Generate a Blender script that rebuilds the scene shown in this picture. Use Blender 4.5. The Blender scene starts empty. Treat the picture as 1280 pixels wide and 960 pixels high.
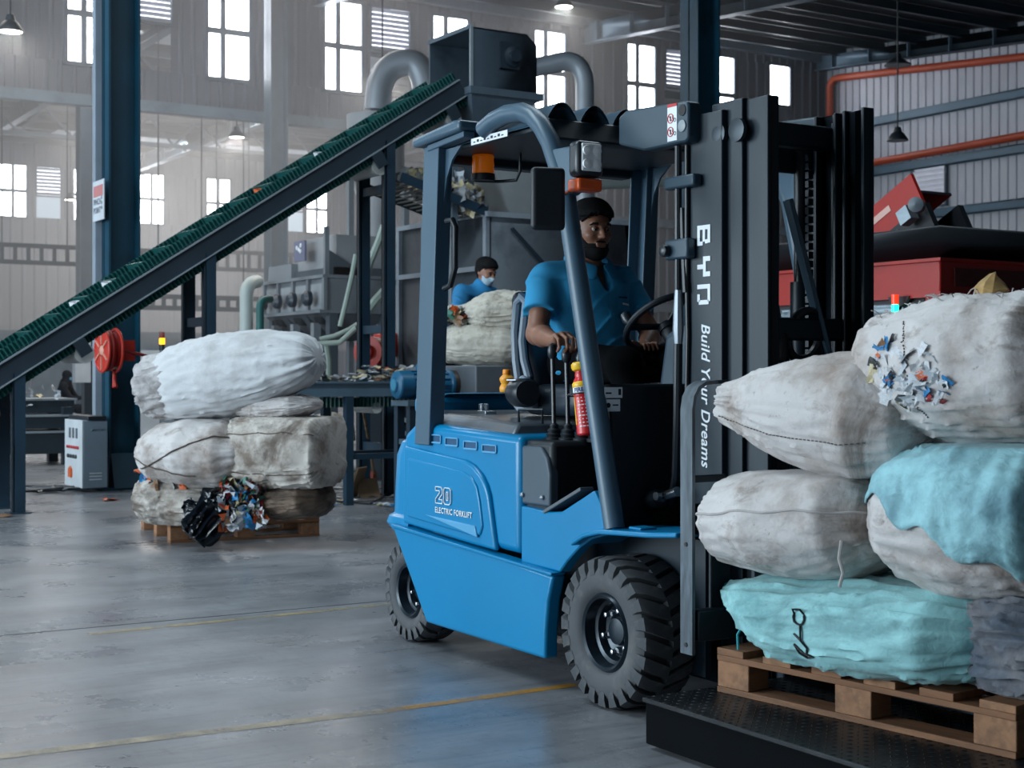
import bpy, bmesh, math, random
import numpy as np
from mathutils import Vector, Matrix, Euler, noise
from mathutils.bvhtree import BVHTree
random.seed(7)
SC = bpy.context.scene
COL = SC.collection
PI = math.pi

# ---------------------------------------------------------------- camera
TH = math.radians(31.7)                     # angle between the truck's heading and the line of sight
sT, cT = math.sin(TH), math.cos(TH)
cam_data = bpy.data.cameras.new('camera')
cam_data.sensor_width = 36.0
cam_data.lens = 36.0 * 1850.0 / 1280.0
cam_data.shift_y = -15.0 / 1280.0
cam_data.clip_end = 300
cam = bpy.data.objects.new('camera', cam_data)
COL.objects.link(cam)
cam.location = (4.20, -3.56, 1.17)
cam.rotation_euler = (PI / 2, 0, math.atan2(cT, sT))
cam_data.dof.use_dof = True
cam_data.dof.focus_distance = 5.6
cam_data.dof.aperture_fstop = 6.3
SC.camera = cam

# ---------------------------------------------------------------- world and view
w = bpy.data.worlds.new('overcast_sky'); SC.world = w
w.use_nodes = True
bg = w.node_tree.nodes['Background']
bg.inputs[0].default_value = (0.72, 0.86, 1.0, 1)
bg.inputs[1].default_value = 1.0
vs = SC.view_settings
vs.view_transform = 'Standard'; vs.look = 'None'; vs.gamma = 1.0; vs.use_curve_mapping = False
vs.exposure = 0.0
SC.cycles.use_denoising = True
SC.cycles.volume_bounces = 0
SC.cycles.max_bounces = 7
SC.cycles.diffuse_bounces = 3
SC.cycles.sample_clamp_indirect = 4.0

# ---------------------------------------------------------------- daylight through the open loading doors of the side wall
def area_light(name, loc, aim, sx, sy, power, col):
    d = bpy.data.lights.new(name, 'AREA'); d.shape = 'RECTANGLE'; d.size = sx; d.size_y = sy
    d.energy = power; d.color = col
    o = bpy.data.objects.new(name, d); COL.objects.link(o); o.location = loc
    o.rotation_euler = (Vector(aim) - Vector(loc)).to_track_quat('-Z', 'Y').to_euler()
    return o
DAY = (0.74, 0.90, 1.0)
for dx_, p_ in ((-13.0, 700), (-4.5, 1350), (4.0, 90)):
    area_light('loading_door_daylight', (dx_, -12.9, 3.0), (dx_, 0, 2.4), 6.0, 4.8, p_, DAY)
# added fill lights under the loading bay roof (their sheets are built with the ceiling)
for sx_, sy_, p_ in ((-3.2, -4.5, 380), (-3.2, 2.5, 200), (-12.5, -3.0, 260)):
    area_light('roof_fill_light', (sx_, sy_, 7.55), (sx_, sy_, 0), 1.1, 5.0, p_, DAY)
for sx_, sy_, p_ in ((-28.0, 9.0, 160), (-36.0, 11.0, 560), (-42.5, 13.0, 800), (-18.0, 4.0, 330)):
    area_light('roof_fill_light', (sx_, sy_, 8.6 if sx_ < -22 else 7.9), (sx_, sy_, 0), 1.2, 9.0, p_, (1.0, 0.95, 0.90))  # added warm fill that brightens the far bay and its haze

# ---------------------------------------------------------------- materials
MATS = {}
def rgb(r, g, b):
    f = lambda v: (v / 255 / 12.92) if v / 255 <= 0.04045 else ((v / 255 + 0.055) / 1.055) ** 2.4
    return (f(r), f(g), f(b), 1)
def mat(name, col, rough=0.5, metal=0.0, var=0.12, vscale=3.0, bump=0.0, bscale=60.0,
        dirt=None, damt=0.5, dscale=2.0, coat=0.0, emit=None, estr=0.0, rvar=0.0, stretch=(1, 1, 1), alpha=None, spec=0.5):
    if name in MATS: return MATS[name]
    m = bpy.data.materials.new(name); m.use_nodes = True
    nt = m.node_tree; N, L = nt.nodes, nt.links
    b = N['Principled BSDF']
    tc = N.new('ShaderNodeTexCoord'); mp = N.new('ShaderNodeMapping')
    mp.inputs['Scale'].default_value = stretch
    L.new(tc.outputs['Object'], mp.inputs['Vector'])
    n1 = N.new('ShaderNodeTexNoise'); n1.inputs['Scale'].default_value = vscale; n1.inputs['Detail'].default_value = 6
    L.new(mp.outputs[0], n1.inputs['Vector'])
    rp = N.new('ShaderNodeValToRGB')
    lo = tuple(c * (1 - var) for c in col[:3]) + (1,); hi = tuple(min(1, c * (1 + var)) for c in col[:3]) + (1,)
    rp.color_ramp.elements[0].position = 0.3; rp.color_ramp.elements[1].position = 0.7
    rp.color_ramp.elements[0].color = lo; rp.color_ramp.elements[1].color = hi
    L.new(n1.outputs['Fac'], rp.inputs['Fac'])
    out = rp.outputs[0]
    if dirt:
        n2 = N.new('ShaderNodeTexNoise'); n2.inputs['Scale'].default_value = dscale; n2.inputs['Detail'].default_value = 8
        n2.inputs['Roughness'].default_value = 0.65
        L.new(mp.outputs[0], n2.inputs['Vector'])
        r2 = N.new('ShaderNodeValToRGB')
        r2.color_ramp.elements[0].position = 0.58 - 0.24 * damt; r2.color_ramp.elements[1].position = 0.76 - 0.22 * damt
        r2.color_ramp.elements[0].color = (0, 0, 0, 1); r2.color_ramp.elements[1].color = (min(1, 0.55 + damt * 0.5),) * 3 + (1,)
        L.new(n2.outputs['Fac'], r2.inputs['Fac'])
        mx = N.new('ShaderNodeMixRGB'); L.new(r2.outputs[0], mx.inputs['Fac']); L.new(out, mx.inputs[1])
        mx.inputs[2].default_value = dirt
        out = mx.outputs[0]
    L.new(out, b.inputs['Base Color'])
    b.inputs['Roughness'].default_value = rough
    b.inputs['Metallic'].default_value = metal
    b.inputs['Specular IOR Level'].default_value = spec
    if coat: b.inputs['Coat Weight'].default_value = coat; b.inputs['Coat Roughness'].default_value = 0.12
    if rvar:
        mr = N.new('ShaderNodeMapRange'); mr.inputs['From Min'].default_value = 0.3; mr.inputs['From Max'].default_value = 0.7
        mr.inputs['To Min'].default_value = max(0.03, rough - rvar); mr.inputs['To Max'].default_value = min(1, rough + rvar)
        L.new(n1.outputs['Fac'], mr.inputs['Value']); L.new(mr.outputs[0], b.inputs['Roughness'])
    if bump:
        n3 = N.new('ShaderNodeTexNoise'); n3.inputs['Scale'].default_value = bscale; n3.inputs['Detail'].default_value = 4
        L.new(mp.outputs[0], n3.inputs['Vector'])
        bp = N.new('ShaderNodeBump'); bp.inputs['Strength'].default_value = bump; bp.inputs['Distance'].default_value = 0.01
        L.new(n3.outputs['Fac'], bp.inputs['Height']); L.new(bp.outputs[0], b.inputs['Normal'])
    if emit:
        b.inputs['Emission Color'].default_value = emit; b.inputs['Emission Strength'].default_value = estr
    MATS[name] = m
    return m

# ---------------------------------------------------------------- mesh builder
class MB:
    def __init__(s): s.v = []; s.f = []
    def add(s, vs, fs):
        o = len(s.v); s.v.extend([tuple(p) for p in vs]); s.f.extend([tuple(i + o for i in f) for f in fs]); return s
    def box(s, c, d, rot=None):
        x, y, z = d[0] / 2, d[1] / 2, d[2] / 2
        P = [Vector(p) for p in ((-x, -y, -z), (x, -y, -z), (x, y, -z), (-x, y, -z), (-x, -y, z), (x, -y, z), (x, y, z), (-x, y, z))]
        if rot is not None:
            R = rot if isinstance(rot, Matrix) else Euler(rot).to_matrix()
            P = [R @ p for p in P]
        c = Vector(c)
        return s.add([p + c for p in P], [(0, 3, 2, 1), (4, 5, 6, 7), (0, 1, 5, 4), (1, 2, 6, 5), (2, 3, 7, 6), (3, 0, 4, 7)])
    def b2(s, a, b):
        return s.box([(a[i] + b[i]) / 2 for i in range(3)], [abs(b[i] - a[i]) for i in range(3)])
    def bar(s, a, b, w, h, up=(0, 0, 1)):
        a, b = Vector(a), Vector(b); d = (b - a); L = d.length; d.normalize(); u = Vector(up)
        if abs(d.dot(u)) > 0.98: u = Vector((1, 0, 0))
        side = d.cross(u).normalized(); u2 = side.cross(d).normalized()
        R = Matrix((d, side, u2)).transposed()
        return s.box((a + b) / 2, (L, w, h), R)
    def prism(s, poly, axis, a, b):
        """poly: 2D points; axis 'x','y','z' = extrusion axis; the two other coordinates in cyclic-by-name order (x<y<z)."""
        n = len(poly)
        def P(p, t):
            return {'x': (t, p[0], p[1]), 'y': (p[0], t, p[1]), 'z': (p[0], p[1], t)}[axis]
        vs = [P(p, a) for p in poly] + [P(p, b) for p in poly]
        fs = [tuple(range(n))[::-1], tuple(range(n, 2 * n))] + [(i, (i + 1) % n, n + (i + 1) % n, n + i) for i in range(n)]
        return s.add(vs, fs)
    def tube(s, pts, r, n=10, closed=False, caps=True, flat=1.0):
        pts = [Vector(p) for p in pts]; m = len(pts)
        rs = r if isinstance(r, (list, tuple)) else [r] * m
        tang = []
        for i in range(m):
            if closed: t = pts[(i + 1) % m] - pts[i - 1]
            else: t = pts[min(i + 1, m - 1)] - pts[max(i - 1, 0)]
            tang.append(t.normalized())
        u = tang[0].orthogonal().normalized(); vs = []
        for i in range(m):
            u = (u - tang[i] * u.dot(tang[i])).normalized(); v = tang[i].cross(u)
            for k in range(n):
                a = 2 * PI * k / n
                vs.append(pts[i] + (u * math.cos(a) + v * math.sin(a) * flat) * rs[i])
        fs = []
        for i in range(m if closed else m - 1):
            j = (i + 1) % m
            for k in range(n):
                k2 = (k + 1) % n
                fs.append((i * n + k, i * n + k2, j * n + k2, j * n + k))
        if caps and not closed:
            fs.append(tuple(range(n))[::-1]); fs.append(tuple((m - 1) * n + k for k in range(n)))
        return s.add(vs, fs)
    def lathe(s, prof, origin=(0, 0, 0), axis=(0, 0, 1), n=24, close=False, cap0=True):
        ax = Vector(axis).normalized(); u = ax.orthogonal().normalized(); v = ax.cross(u); o = Vector(origin); vs = []
        for (r, h) in prof:
            for k in range(n):
                a = 2 * PI * k / n
                vs.append(o + ax * h + (u * math.cos(a) + v * math.sin(a)) * r)
        fs = []; m = len(prof)
        for i in range(m - 1 if not close else m):
            j = (i + 1) % m
            for k in range(n):
                k2 = (k + 1) % n
                fs.append((i * n + k, i * n + k2, j * n + k2, j * n + k))
        if not close:
            if prof[0][0] > 1e-5 and cap0: fs.append(tuple(range(n))[::-1])
            if prof[-1][0] > 1e-5: fs.append(tuple((m - 1) * n + k for k in range(n)))
        return s.add(vs, fs)
    def grid(s, fn, nu, nv, cu=False, cv=False):
        vs = [fn(i / (nu if cu else nu - 1), j / (nv if cv else nv - 1)) for i in range(nu) for j in range(nv)]
        fs = []
        for i in range(nu if cu else nu - 1):
            for j in range(nv if cv else nv - 1):
                i2, j2 = (i + 1) % nu, (j + 1) % nv
                fs.append((i * nv + j, i2 * nv + j, i2 * nv + j2, i * nv + j2))
        return s.add(vs, fs)
    def mesh(s, name, m, angle=35, merge=0.0):
        me = bpy.data.meshes.new(name); me.from_pydata(s.v, [], s.f); me.validate()
        bm = bmesh.new(); bm.from_mesh(me)
        bmesh.ops.remove_doubles(bm, verts=bm.verts, dist=1e-5)
        bmesh.ops.recalc_face_normals(bm, faces=bm.faces)
        ca = math.radians(angle)
        for f in bm.faces: f.smooth = True
        for e in bm.edges:
            if len(e.link_faces) == 2: e.smooth = e.calc_face_angle(0) < ca
        bm.to_mesh(me); bm.free()
        if m: me.materials.append(m)
        return me
    def build(s, name, m, parent=None, bevel=0.0, seg=2, angle=35):
        return link(name, s.mesh(name, m, angle), parent, bevel, seg)
WORLD_ROOTS = set()
def link(name, me, parent=None, bevel=0.0, seg=2):
    o = bpy.data.objects.new(name, me); COL.objects.link(o)
    if parent is not None:
        o.parent = parent
        r = parent
        if r.name in WORLD_ROOTS: o.location = -Vector(r.location)
    if bevel:
        b = o.modifiers.new('bevel', 'BEVEL'); b.width = bevel; b.segments = seg; b.limit_method = 'ANGLE'; b.angle_limit = math.radians(40)
        b.harden_normals = False
    return o
def tag(o, label, cat, group=None, kind=None):
    if label: o['label'] = label
    if cat: o['category'] = cat
    if group: o['group'] = group
    if kind: o['kind'] = kind
    return o
def thing(name, label, cat, loc=(0, 0, 0), rotz=0.0, group=None, world=False):
    o = bpy.data.objects.new(name, None); COL.objects.link(o); o.empty_display_size = 0.1
    o.location = loc; o.rotation_euler = (0, 0, rotz)
    if world: WORLD_ROOTS.add(o.name)          # parts are given in hall coordinates
    return tag(o, label, cat, group)
def struct(o): o['kind'] = 'structure'; return o
def copy_tree(o, parent=None):
    c = o.copy(); COL.objects.link(c); c.parent = parent
    for ch in o.children: copy_tree(ch, c)
    return c
def at(px, py, d):
    """hall point seen at photograph pixel (px, py), d metres in front of the camera"""
    r, v = (px - 640) / 1850.0, (465 - py) / 1850.0
    return Vector((4.20 + d * (r * sT - cT), -3.56 + d * (r * cT + sT), 1.17 + d * v))
def on(px, py, **k):
    """hall point seen at pixel (px, py) on the plane x=, y= or z="""
    a, c = next(iter(k.items())); i = 'xyz'.index(a)
    o = at(px, py, 0.0); q = at(px, py, 1.0) - o
    return o + q * ((c - o[i]) / q[i])
def text_mesh(name, body, size, m, parent, M, extrude=0.001, align='LEFT', shear=0.0, spacing=1.0, xscale=1.0, offset=0.0):
    cu = bpy.data.curves.new(name, 'FONT'); cu.body = body; cu.size = size; cu.extrude = extrude; cu.align_x = align
    cu.shear = shear; cu.space_character = spacing; cu.offset = offset; cu.resolution_u = 3
    t = bpy.data.objects.new(name, cu); COL.objects.link(t)
    dg = bpy.context.evaluated_depsgraph_get()
    me = bpy.data.meshes.new_from_object(t.evaluated_get(dg)); bpy.data.objects.remove(t)
    me.materials.clear(); me.materials.append(m)
    me.transform(M @ Matrix.Diagonal((xscale, 1, 1, 1)))
    return link(name, me, parent)
# ================================================================= the hall
XP, XF, YR = -22.4, -47.2, 21.9            # clerestory partition, far wall, right gable wall
XB, YL = 12.0, -13.0                       # rear wall and side wall behind / beside the camera
def floor_mat():
    m = bpy.data.materials.new('polished_concrete'); m.use_nodes = True
    nt = m.node_tree; N, L = nt.nodes, nt.links; b = N['Principled BSDF']
    tc = N.new('ShaderNodeTexCoord')
    def nz(scale, det=8, rough=0.6, st=None):
        n = N.new('ShaderNodeTexNoise'); n.inputs['Scale'].default_value = scale; n.inputs['Detail'].default_value = det
        n.inputs['Roughness'].default_value = rough
        if st:
            mp = N.new('ShaderNodeMapping'); mp.inputs['Scale'].default_value = st; L.new(tc.outputs['Object'], mp.inputs[0]); L.new(mp.outputs[0], n.inputs['Vector'])
        else: L.new(tc.outputs['Object'], n.inputs['Vector'])
        return n
    def ramp(src, p0, p1, c0, c1):
        r = N.new('ShaderNodeValToRGB'); r.color_ramp.elements[0].position = p0; r.color_ramp.elements[1].position = p1
        r.color_ramp.elements[0].color = c0; r.color_ramp.elements[1].color = c1; L.new(src, r.inputs[0]); return r
    big = ramp(nz(0.55).outputs[0], 0.3, 0.7, (0.17, 0.18, 0.20, 1), (0.31, 0.315, 0.33, 1))
    scuff = ramp(nz(3.4, 7, 0.55, (1.0, 0.5, 1)).outputs[0], 0.30, 0.62, (0.50, 0.51, 0.53, 1), (1, 1, 1, 1))
    streak = ramp(nz(16, 8, 0.7, (1.0, 0.10, 1)).outputs[0], 0.36, 0.50, (0.62, 0.62, 0.64, 1), (1, 1, 1, 1))
    streak2 = ramp(nz(22, 8, 0.75, (0.16, 1.0, 1)).outputs[0], 0.32, 0.44, (0.6, 0.6, 0.62, 1), (1, 1, 1, 1))
    fine = ramp(nz(26, 6, 0.7).outputs[0], 0.30, 0.5, (0.78, 0.78, 0.78, 1), (1, 1, 1, 1))
    m1 = N.new('ShaderNodeMixRGB'); m1.blend_type = 'MULTIPLY'; m1.inputs[0].default_value = 0.75
    L.new(big.outputs[0], m1.inputs[1]); L.new(scuff.outputs[0], m1.inputs[2])
    m2 = N.new('ShaderNodeMixRGB'); m2.blend_type = 'MULTIPLY'; m2.inputs[0].default_value = 0.8
    L.new(m1.outputs[0], m2.inputs[1]); L.new(fine.outputs[0], m2.inputs[2])
    for sk in (streak, streak2):
        m3 = N.new('ShaderNodeMixRGB'); m3.blend_type = 'MULTIPLY'; m3.inputs[0].default_value = 0.7; L.new(m2.outputs[0], m3.inputs[1]); L.new(sk.outputs[0], m3.inputs[2]); m2 = m3
    L.new(m2.outputs[0], b.inputs['Base Color'])
    rr = N.new('ShaderNodeMapRange'); rr.inputs['From Min'].default_value = 0.3; rr.inputs['From Max'].default_value = 0.7
    rr.inputs['To Min'].default_value = 0.20; rr.inputs['To Max'].default_value = 0.42
    L.new(nz(1.7, 8).outputs[0], rr.inputs['Value']); L.new(rr.outputs[0], b.inputs['Roughness'])
    bp = N.new('ShaderNodeBump'); bp.inputs['Strength'].default_value = 0.05; bp.inputs['Distance'].default_value = 0.01
    L.new(nz(5, 3).outputs[0], bp.inputs['Height']); L.new(bp.outputs[0], b.inputs['Normal'])
    return m
FLOOR = floor_mat()
JOINT = on(240, 773, z=0).x
fl = thing('floor', None, None); struct(fl)
mb = MB()
# slabs between saw-cut joints that run across the hall
cuts = [XF] + [JOINT + k * 6.0 for k in range(-7, 3) if XF < JOINT + k * 6.0 < XB] + [XB]
for a, b in zip(cuts[:-1], cuts[1:]):
    MB().b2((a + 0.007, YL, -0.2), (b - 0.007, YR, 0.0)).build('slab', FLOOR, fl)
MB().b2((XF, YL, -0.25), (XB, YR, -0.012)).build('slab_bed', mat('joint_dark', (0.02, 0.022, 0.025, 1), 0.9), fl)
def worn_paint(name, col, keep):
    m = bpy.data.materials.new(name); m.use_nodes = True; nt = m.node_tree; N, L = nt.nodes, nt.links
    b = N['Principled BSDF']; b.inputs['Base Color'].default_value = col; b.inputs['Roughness'].default_value = 0.42
    n = N.new('ShaderNodeTexNoise'); n.inputs['Scale'].default_value = 3.2; n.inputs['Detail'].default_value = 9; n.inputs['Roughness'].default_value = 0.72
    tc = N.new('ShaderNodeTexCoord'); L.new(tc.outputs['Object'], n.inputs['Vector'])
    r = N.new('ShaderNodeValToRGB'); r.color_ramp.elements[0].position = 0.5 - keep; r.color_ramp.elements[1].position = 0.68 - keep * 0.4
    r.color_ramp.elements[0].color = (0.12, 0.12, 0.12, 1)
    L.new(n.outputs[0], r.inputs[0]); L.new(r.outputs[0], b.inputs['Alpha'])
    return m
YEL = worn_paint('worn_yellow_paint', rgb(196, 142, 52), 0.12)
YEL2 = worn_paint('faded_yellow_paint', rgb(176, 162, 138), 0.22)
YEL3 = worn_paint('almost_gone_yellow_paint', rgb(170, 152, 112), 0.10)
def stripe(a, b, wd, m):
    a, b = Vector(a), Vector(b); d = (b - a).normalized(); n = Vector((-d.y, d.x, 0)) * wd / 2
    q = MB(); up = Vector((0, 0, 0.0015))
    q.add([a - n + up, b - n + up, b + n + up, a + n + up], [(0, 1, 2, 3)]); return q.build('floor_marking', m, fl)
stripe(on(-60, 953, z=0), on(480, 889, z=0), 0.065, YEL2)
stripe(on(480, 889, z=0), on(720, 856, z=0), 0.055, YEL)
stripe(on(110, 793, z=0), on(500, 754, z=0), 0.06, YEL3)

# ---- corrugated cladding made of single sheets, a sheet's mesh shared by its alikes
def sheet_mesh(wd, h, pitch, depth, m, key, _c={}):
    k = (round(wd, 3), round(h, 3), key)
    if k in _c: return _c[k]
    q = MB(); prof = []; n = max(1, round(wd / pitch)); p = wd / n
    for i in range(n):
        x = i * p
        if key == 'r': prof += [(x, depth), (x + p * 0.80, depth), (x + p * 0.84, 0), (x + p * 0.96, 0)]
        else: prof += [(x, 0), (x + p * 0.62, 0), (x + p * 0.72, depth), (x + p * 0.90, depth)]
    prof += [(wd, depth if key == 'r' else 0)]
    vs = [(x, -y, 0) for x, y in prof] + [(x, -y, h) for x, y in prof]; t = len(prof)
    q.add(vs, [(i, i + 1, t + i + 1, t + i) for i in range(t - 1)])
    _c[k] = q.mesh('cladding_sheet', m, angle=10); return _c[k]
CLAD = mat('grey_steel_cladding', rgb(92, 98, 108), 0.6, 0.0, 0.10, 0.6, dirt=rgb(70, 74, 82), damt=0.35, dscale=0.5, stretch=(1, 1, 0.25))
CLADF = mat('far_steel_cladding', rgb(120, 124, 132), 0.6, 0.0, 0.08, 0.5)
CLADR = mat('gable_steel_cladding', rgb(214, 216, 224), 0.5, 0.0, 0.06, 0.7, dirt=rgb(168, 168, 176), damt=0.3, dscale=0.4, stretch=(1, 1, 0.2))
def clad(parent, axis, const, u0, u1, z0, z1, wd, pitch, depth, m, key, flip=False):
    """sheets along 'y' (wall at x=const) or along 'x' (wall at y=const), seen from +x or from -y"""
    n = max(1, round((u1 - u0) / wd)); s = (u1 - u0) / n
    for i in range(n):
        o = bpy.data.objects.new('cladding_sheet', sheet_mesh(s, z1 - z0, pitch, depth, m, key)); COL.objects.link(o); o.parent = parent
        if axis == 'x': o.location = (u0 + i * s, const, z0)
        else: o.location = (const, u0 + i * s, z0); o.rotation_euler = (0, 0, PI / 2)
ST_BLUE = mat('blue_structural_steel', rgb(8, 62, 82), 0.5, 0.0, 0.15, 2.0, dirt=rgb(8, 34, 46), damt=0.25, dscale=1.5)
ST_DARK = mat('dark_teal_steel', rgb(20, 42, 56), 0.5, 0.0, 0.2, 2.0)
ST_GREY = mat('grey_girt_steel', rgb(104, 122, 136), 0.45, 0.2, 0.12, 1.5, dirt=rgb(70, 86, 98), damt=0.3)
FRAME_D = mat('window_frame_grey', rgb(84, 94, 106), 0.5)
PANE = mat('daylit_pane', (0.8, 0.8, 0.85, 1), 0.3, emit=(0.88, 0.92, 1.0, 1), estr=12.0, var=0.02)
LOUV = mat('louvre_slat_grey', rgb(170, 172, 182), 0.5)
LOUVR = mat('louvre_faint_glow', rgb(205, 208, 216), 0.5, emit=(0.85, 0.88, 1.0, 1), estr=0.12)  # faint emission stands in for daylight coming through the slats
WN = [0]
def window(x, yc, wd, z0, z1, mull=0.5, sash=0.5, single=False):
    """window in a wall at x: frame, mullion, transom and four panes; faces +x"""
    WN[0] += 1
    t = thing('window_%d' % WN[0], None, None, (x, yc, z0)); struct(t)
    h = z1 - z0; fr = 0.07; q = MB()
    q.b2((-.06, -wd / 2 - fr, -fr), (.06, wd / 2 + fr, 0)); q.b2((-.06, -wd / 2 - fr, h), (.06, wd / 2 + fr, h + fr))
    q.b2((-.06, -wd / 2 - fr, 0), (.06, -wd / 2, h)); q.b2((-.06, wd / 2, 0), (.06, wd / 2 + fr, h))
    q.build('window_frame', FRAME_D, t)
    ys = [-wd / 2, wd / 2] if single else [-wd / 2, -wd / 2 + wd * mull, wd / 2]
    zs = [0, h] if single else [0, h * sash, h]
    if not single:
        MB().b2((-.045, ys[1] - .05, 0), (.045, ys[1] + .05, h)).build('mullion', FRAME_D, t)
        MB().b2((-.05, -wd / 2, zs[1] - .055), (.05, wd / 2, zs[1] + .055)).build('transom', FRAME_D, t)
    for i in range(len(ys) - 1):
        for j in range(len(zs) - 1):
            MB().b2((-.012, ys[i], zs[j]), (.0, ys[i + 1], zs[j + 1])).build('pane', PANE, t)
def louvre(x, yc, wd, z0, z1, n=9, axis='y', m=None, cover=.85):
    WN[0] += 1
    t = thing('window_%d' % WN[0], None, None, (x, yc, z0)); struct(t); h = z1 - z0
    if axis == 'x': t.rotation_euler = (0, 0, -PI / 2)
    q = MB(); q.b2((-.05, -wd / 2 - .05, -.05), (.05, wd / 2 + .05, 0)); q.b2((-.05, -wd / 2 - .05, h), (.05, wd / 2 + .05, h + .05))
    q.b2((-.05, -wd / 2 - .05, 0), (.05, -wd / 2, h)); q.b2((-.05, wd / 2, 0), (.05, wd / 2 + .05, h)); q.build('window_frame', FRAME_D, t)
    for k in range(n):
        MB().box((0, 0, h * (k + .5) / n), (.012, wd, h / n * cover), (0, math.radians(38), 0)).build('slat', m or LOUV, t)
    MB().b2((-.06, -wd / 2, 0), (-.05, wd / 2, h)).build('pane', mat('louvre_back_light', (.5, .5, .55, 1), .5, emit=(.85, .9, 1, 1), estr=4.0), t)

# clerestory partition: windows along y, open underneath on the left, clad to the floor on the right
wp = thing('wall_partition', None, None); struct(wp)
zb, zt, ztop = 6.71, 8.45, 9.3
wins = [(3.95, .80, 0), (6.56, .80, 0), (8.93, .78, 0), (11.35, .80, 0), (13.79, .76, 0), (16.22, .74, 0), (18.5, .78, 0)]
louv = [(9.98, .86), (17.32, .8), (5.1, .7)]
ylo, yhi = -3.0, YR
gaps = sorted([(y - wd / 2, y + wd / 2) for y, wd, _ in wins] + [(y - wd / 2, y + wd / 2) for y, wd in louv] + [(19.98, 20.62)])
u = ylo
for a, b in gaps + [(yhi, yhi)]:
    if a - u > 0.05: clad(wp, 'y', XP, u, a, zb, zt, 1.0, 0.25, 0.035, CLAD, 'p')
    u = b
clad(wp, 'y', XP, ylo, yhi, zt, ztop, 1.0, 0.25, 0.035, CLAD, 'p')
clad(wp, 'y', XP, ylo, yhi, 6.0, zb, 1.0, 0.25, 0.035, CLAD, 'p')
clad(wp, 'y', XP, 20.0, 20.6, zb, 7.5, 1.0, 0.25, 0.035, CLAD, 'p')
YLOW = 12.2
clad(wp, 'y', XP, YLOW, yhi, 0, 6.0, 1.0, 0.25, 0.035, CLAD, 'p')
for z in (6.02, 8.75):
    MB().b2((XP, ylo, z - .1), (XP + .18, yhi, z + .1)).build('girt', ST_GREY, wp)
for z in (2.6, 4.5):
    MB().b2((XP + .03, YLOW, z - .09), (XP + .2, yhi, z + .09)).build('girt', ST_GREY, wp)
for y in (YLOW, 19.0):
    MB().b2((XP - .15, y - .15, 0), (XP + .25, y + .15, 6.0)).build('post', ST_GREY, wp)
for y, wd, _ in wins: window(XP + .02, y, wd, zb, zt, 0.36)
window(XP + .02, 20.3, .62, 7.52, 8.43, single=True)
for y, wd in louv: louvre(XP + .02, y, wd, 7.60, zt, 9)

# far wall of the second bay
wf = thing('wall_far', None, None); struct(wf)
fz0, fz1 = 6.43, 8.16
fw = [(8.36, .85), (10.83, .85), (13.14, .85), (15.62, .85), (17.6, .8), (19.5, .8)]
fl_ = [(9.55, .8), (18.55, .8)]
gaps = sorted([(y - wd / 2, y + wd / 2) for y, wd in fw] + [(y - wd / 2, y + wd / 2) for y, wd in fl_])
u = 2.0
for a, b in gaps + [(34.0, 34.0)]:
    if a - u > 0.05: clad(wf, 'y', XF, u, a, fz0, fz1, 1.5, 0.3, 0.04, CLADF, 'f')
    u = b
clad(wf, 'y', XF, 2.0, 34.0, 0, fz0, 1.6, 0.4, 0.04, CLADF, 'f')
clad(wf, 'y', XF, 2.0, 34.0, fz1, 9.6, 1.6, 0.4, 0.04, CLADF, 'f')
for y, wd in fw: window(XF + .02, y, wd, fz0, fz1, 0.5)
for y, wd in fl_: louvre(XF + .02, y, wd, 7.2, fz1, 8)
# gable wall on the right
wr = thing('wall_right', None, None); struct(wr)
clad(wr, 'x', YR, XP, -11.0, 0, 9.3, 1.14, 0.228, 0.05, CLADR, 'r')
GIRT = mat('blue_grey_girt', rgb(98, 124, 142), 0.45, 0.1, 0.12, 1.0)
for z in (7.0, 5.84, 4.7, 2.9):
    q = MB(); q.b2((XP, YR - .2, z + .07), (-11, YR - .06, z + .10)); q.b2((XP, YR - .2, z - .10), (-11, YR - .18, z + .10)); q.b2((XP, YR - .2, z - .10), (-11, YR - .06, z - .08))
    q.build('girt', GIRT, wr)
for x in (-19.35, -18.5):
    pass
louvre(-19.08, YR - .09, .92, 4.90, 5.80, 8, 'x', LOUVR, 1.3)
wl = thing('wall_left', None, None); struct(wl)                     # side wall with three open loading doors, beside the camera
PLAIN = mat('plain_grey_wall', rgb(120, 126, 132), 0.7)
MB().b2((XF, YL - .2, 5.4), (XB, YL, 9.6)).build('lintel_wall', PLAIN, wl)
xs = [XF, -16.0, -10.0, -7.5, -1.5, 1.0, 7.0, XB]
for a, b in zip(xs[::2], xs[1::2]): MB().b2((a, YL - .2, 0), (b, YL, 5.4)).build('wall_pier', PLAIN, wl)
wbk = MB().b2((XB, YL, 0), (XB + .2, YR, 9.6)).build('wall_back', PLAIN); struct(wbk)
wr2 = MB().b2((-11.0, YR, 0), (XB, YR + .2, 9.3)).build('wall_right_plain', PLAIN); struct(wr2)
wr3 = MB().b2((XF, 34.0, 0), (XP, 34.2, 9.6)).build('wall_bay_end', PLAIN); struct(wr3)
wr4 = MB().b2((XP - .1, YR, 0), (XP + .1, 34.0, 9.6)).build('wall_bay_side', PLAIN); struct(wr4)

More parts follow.
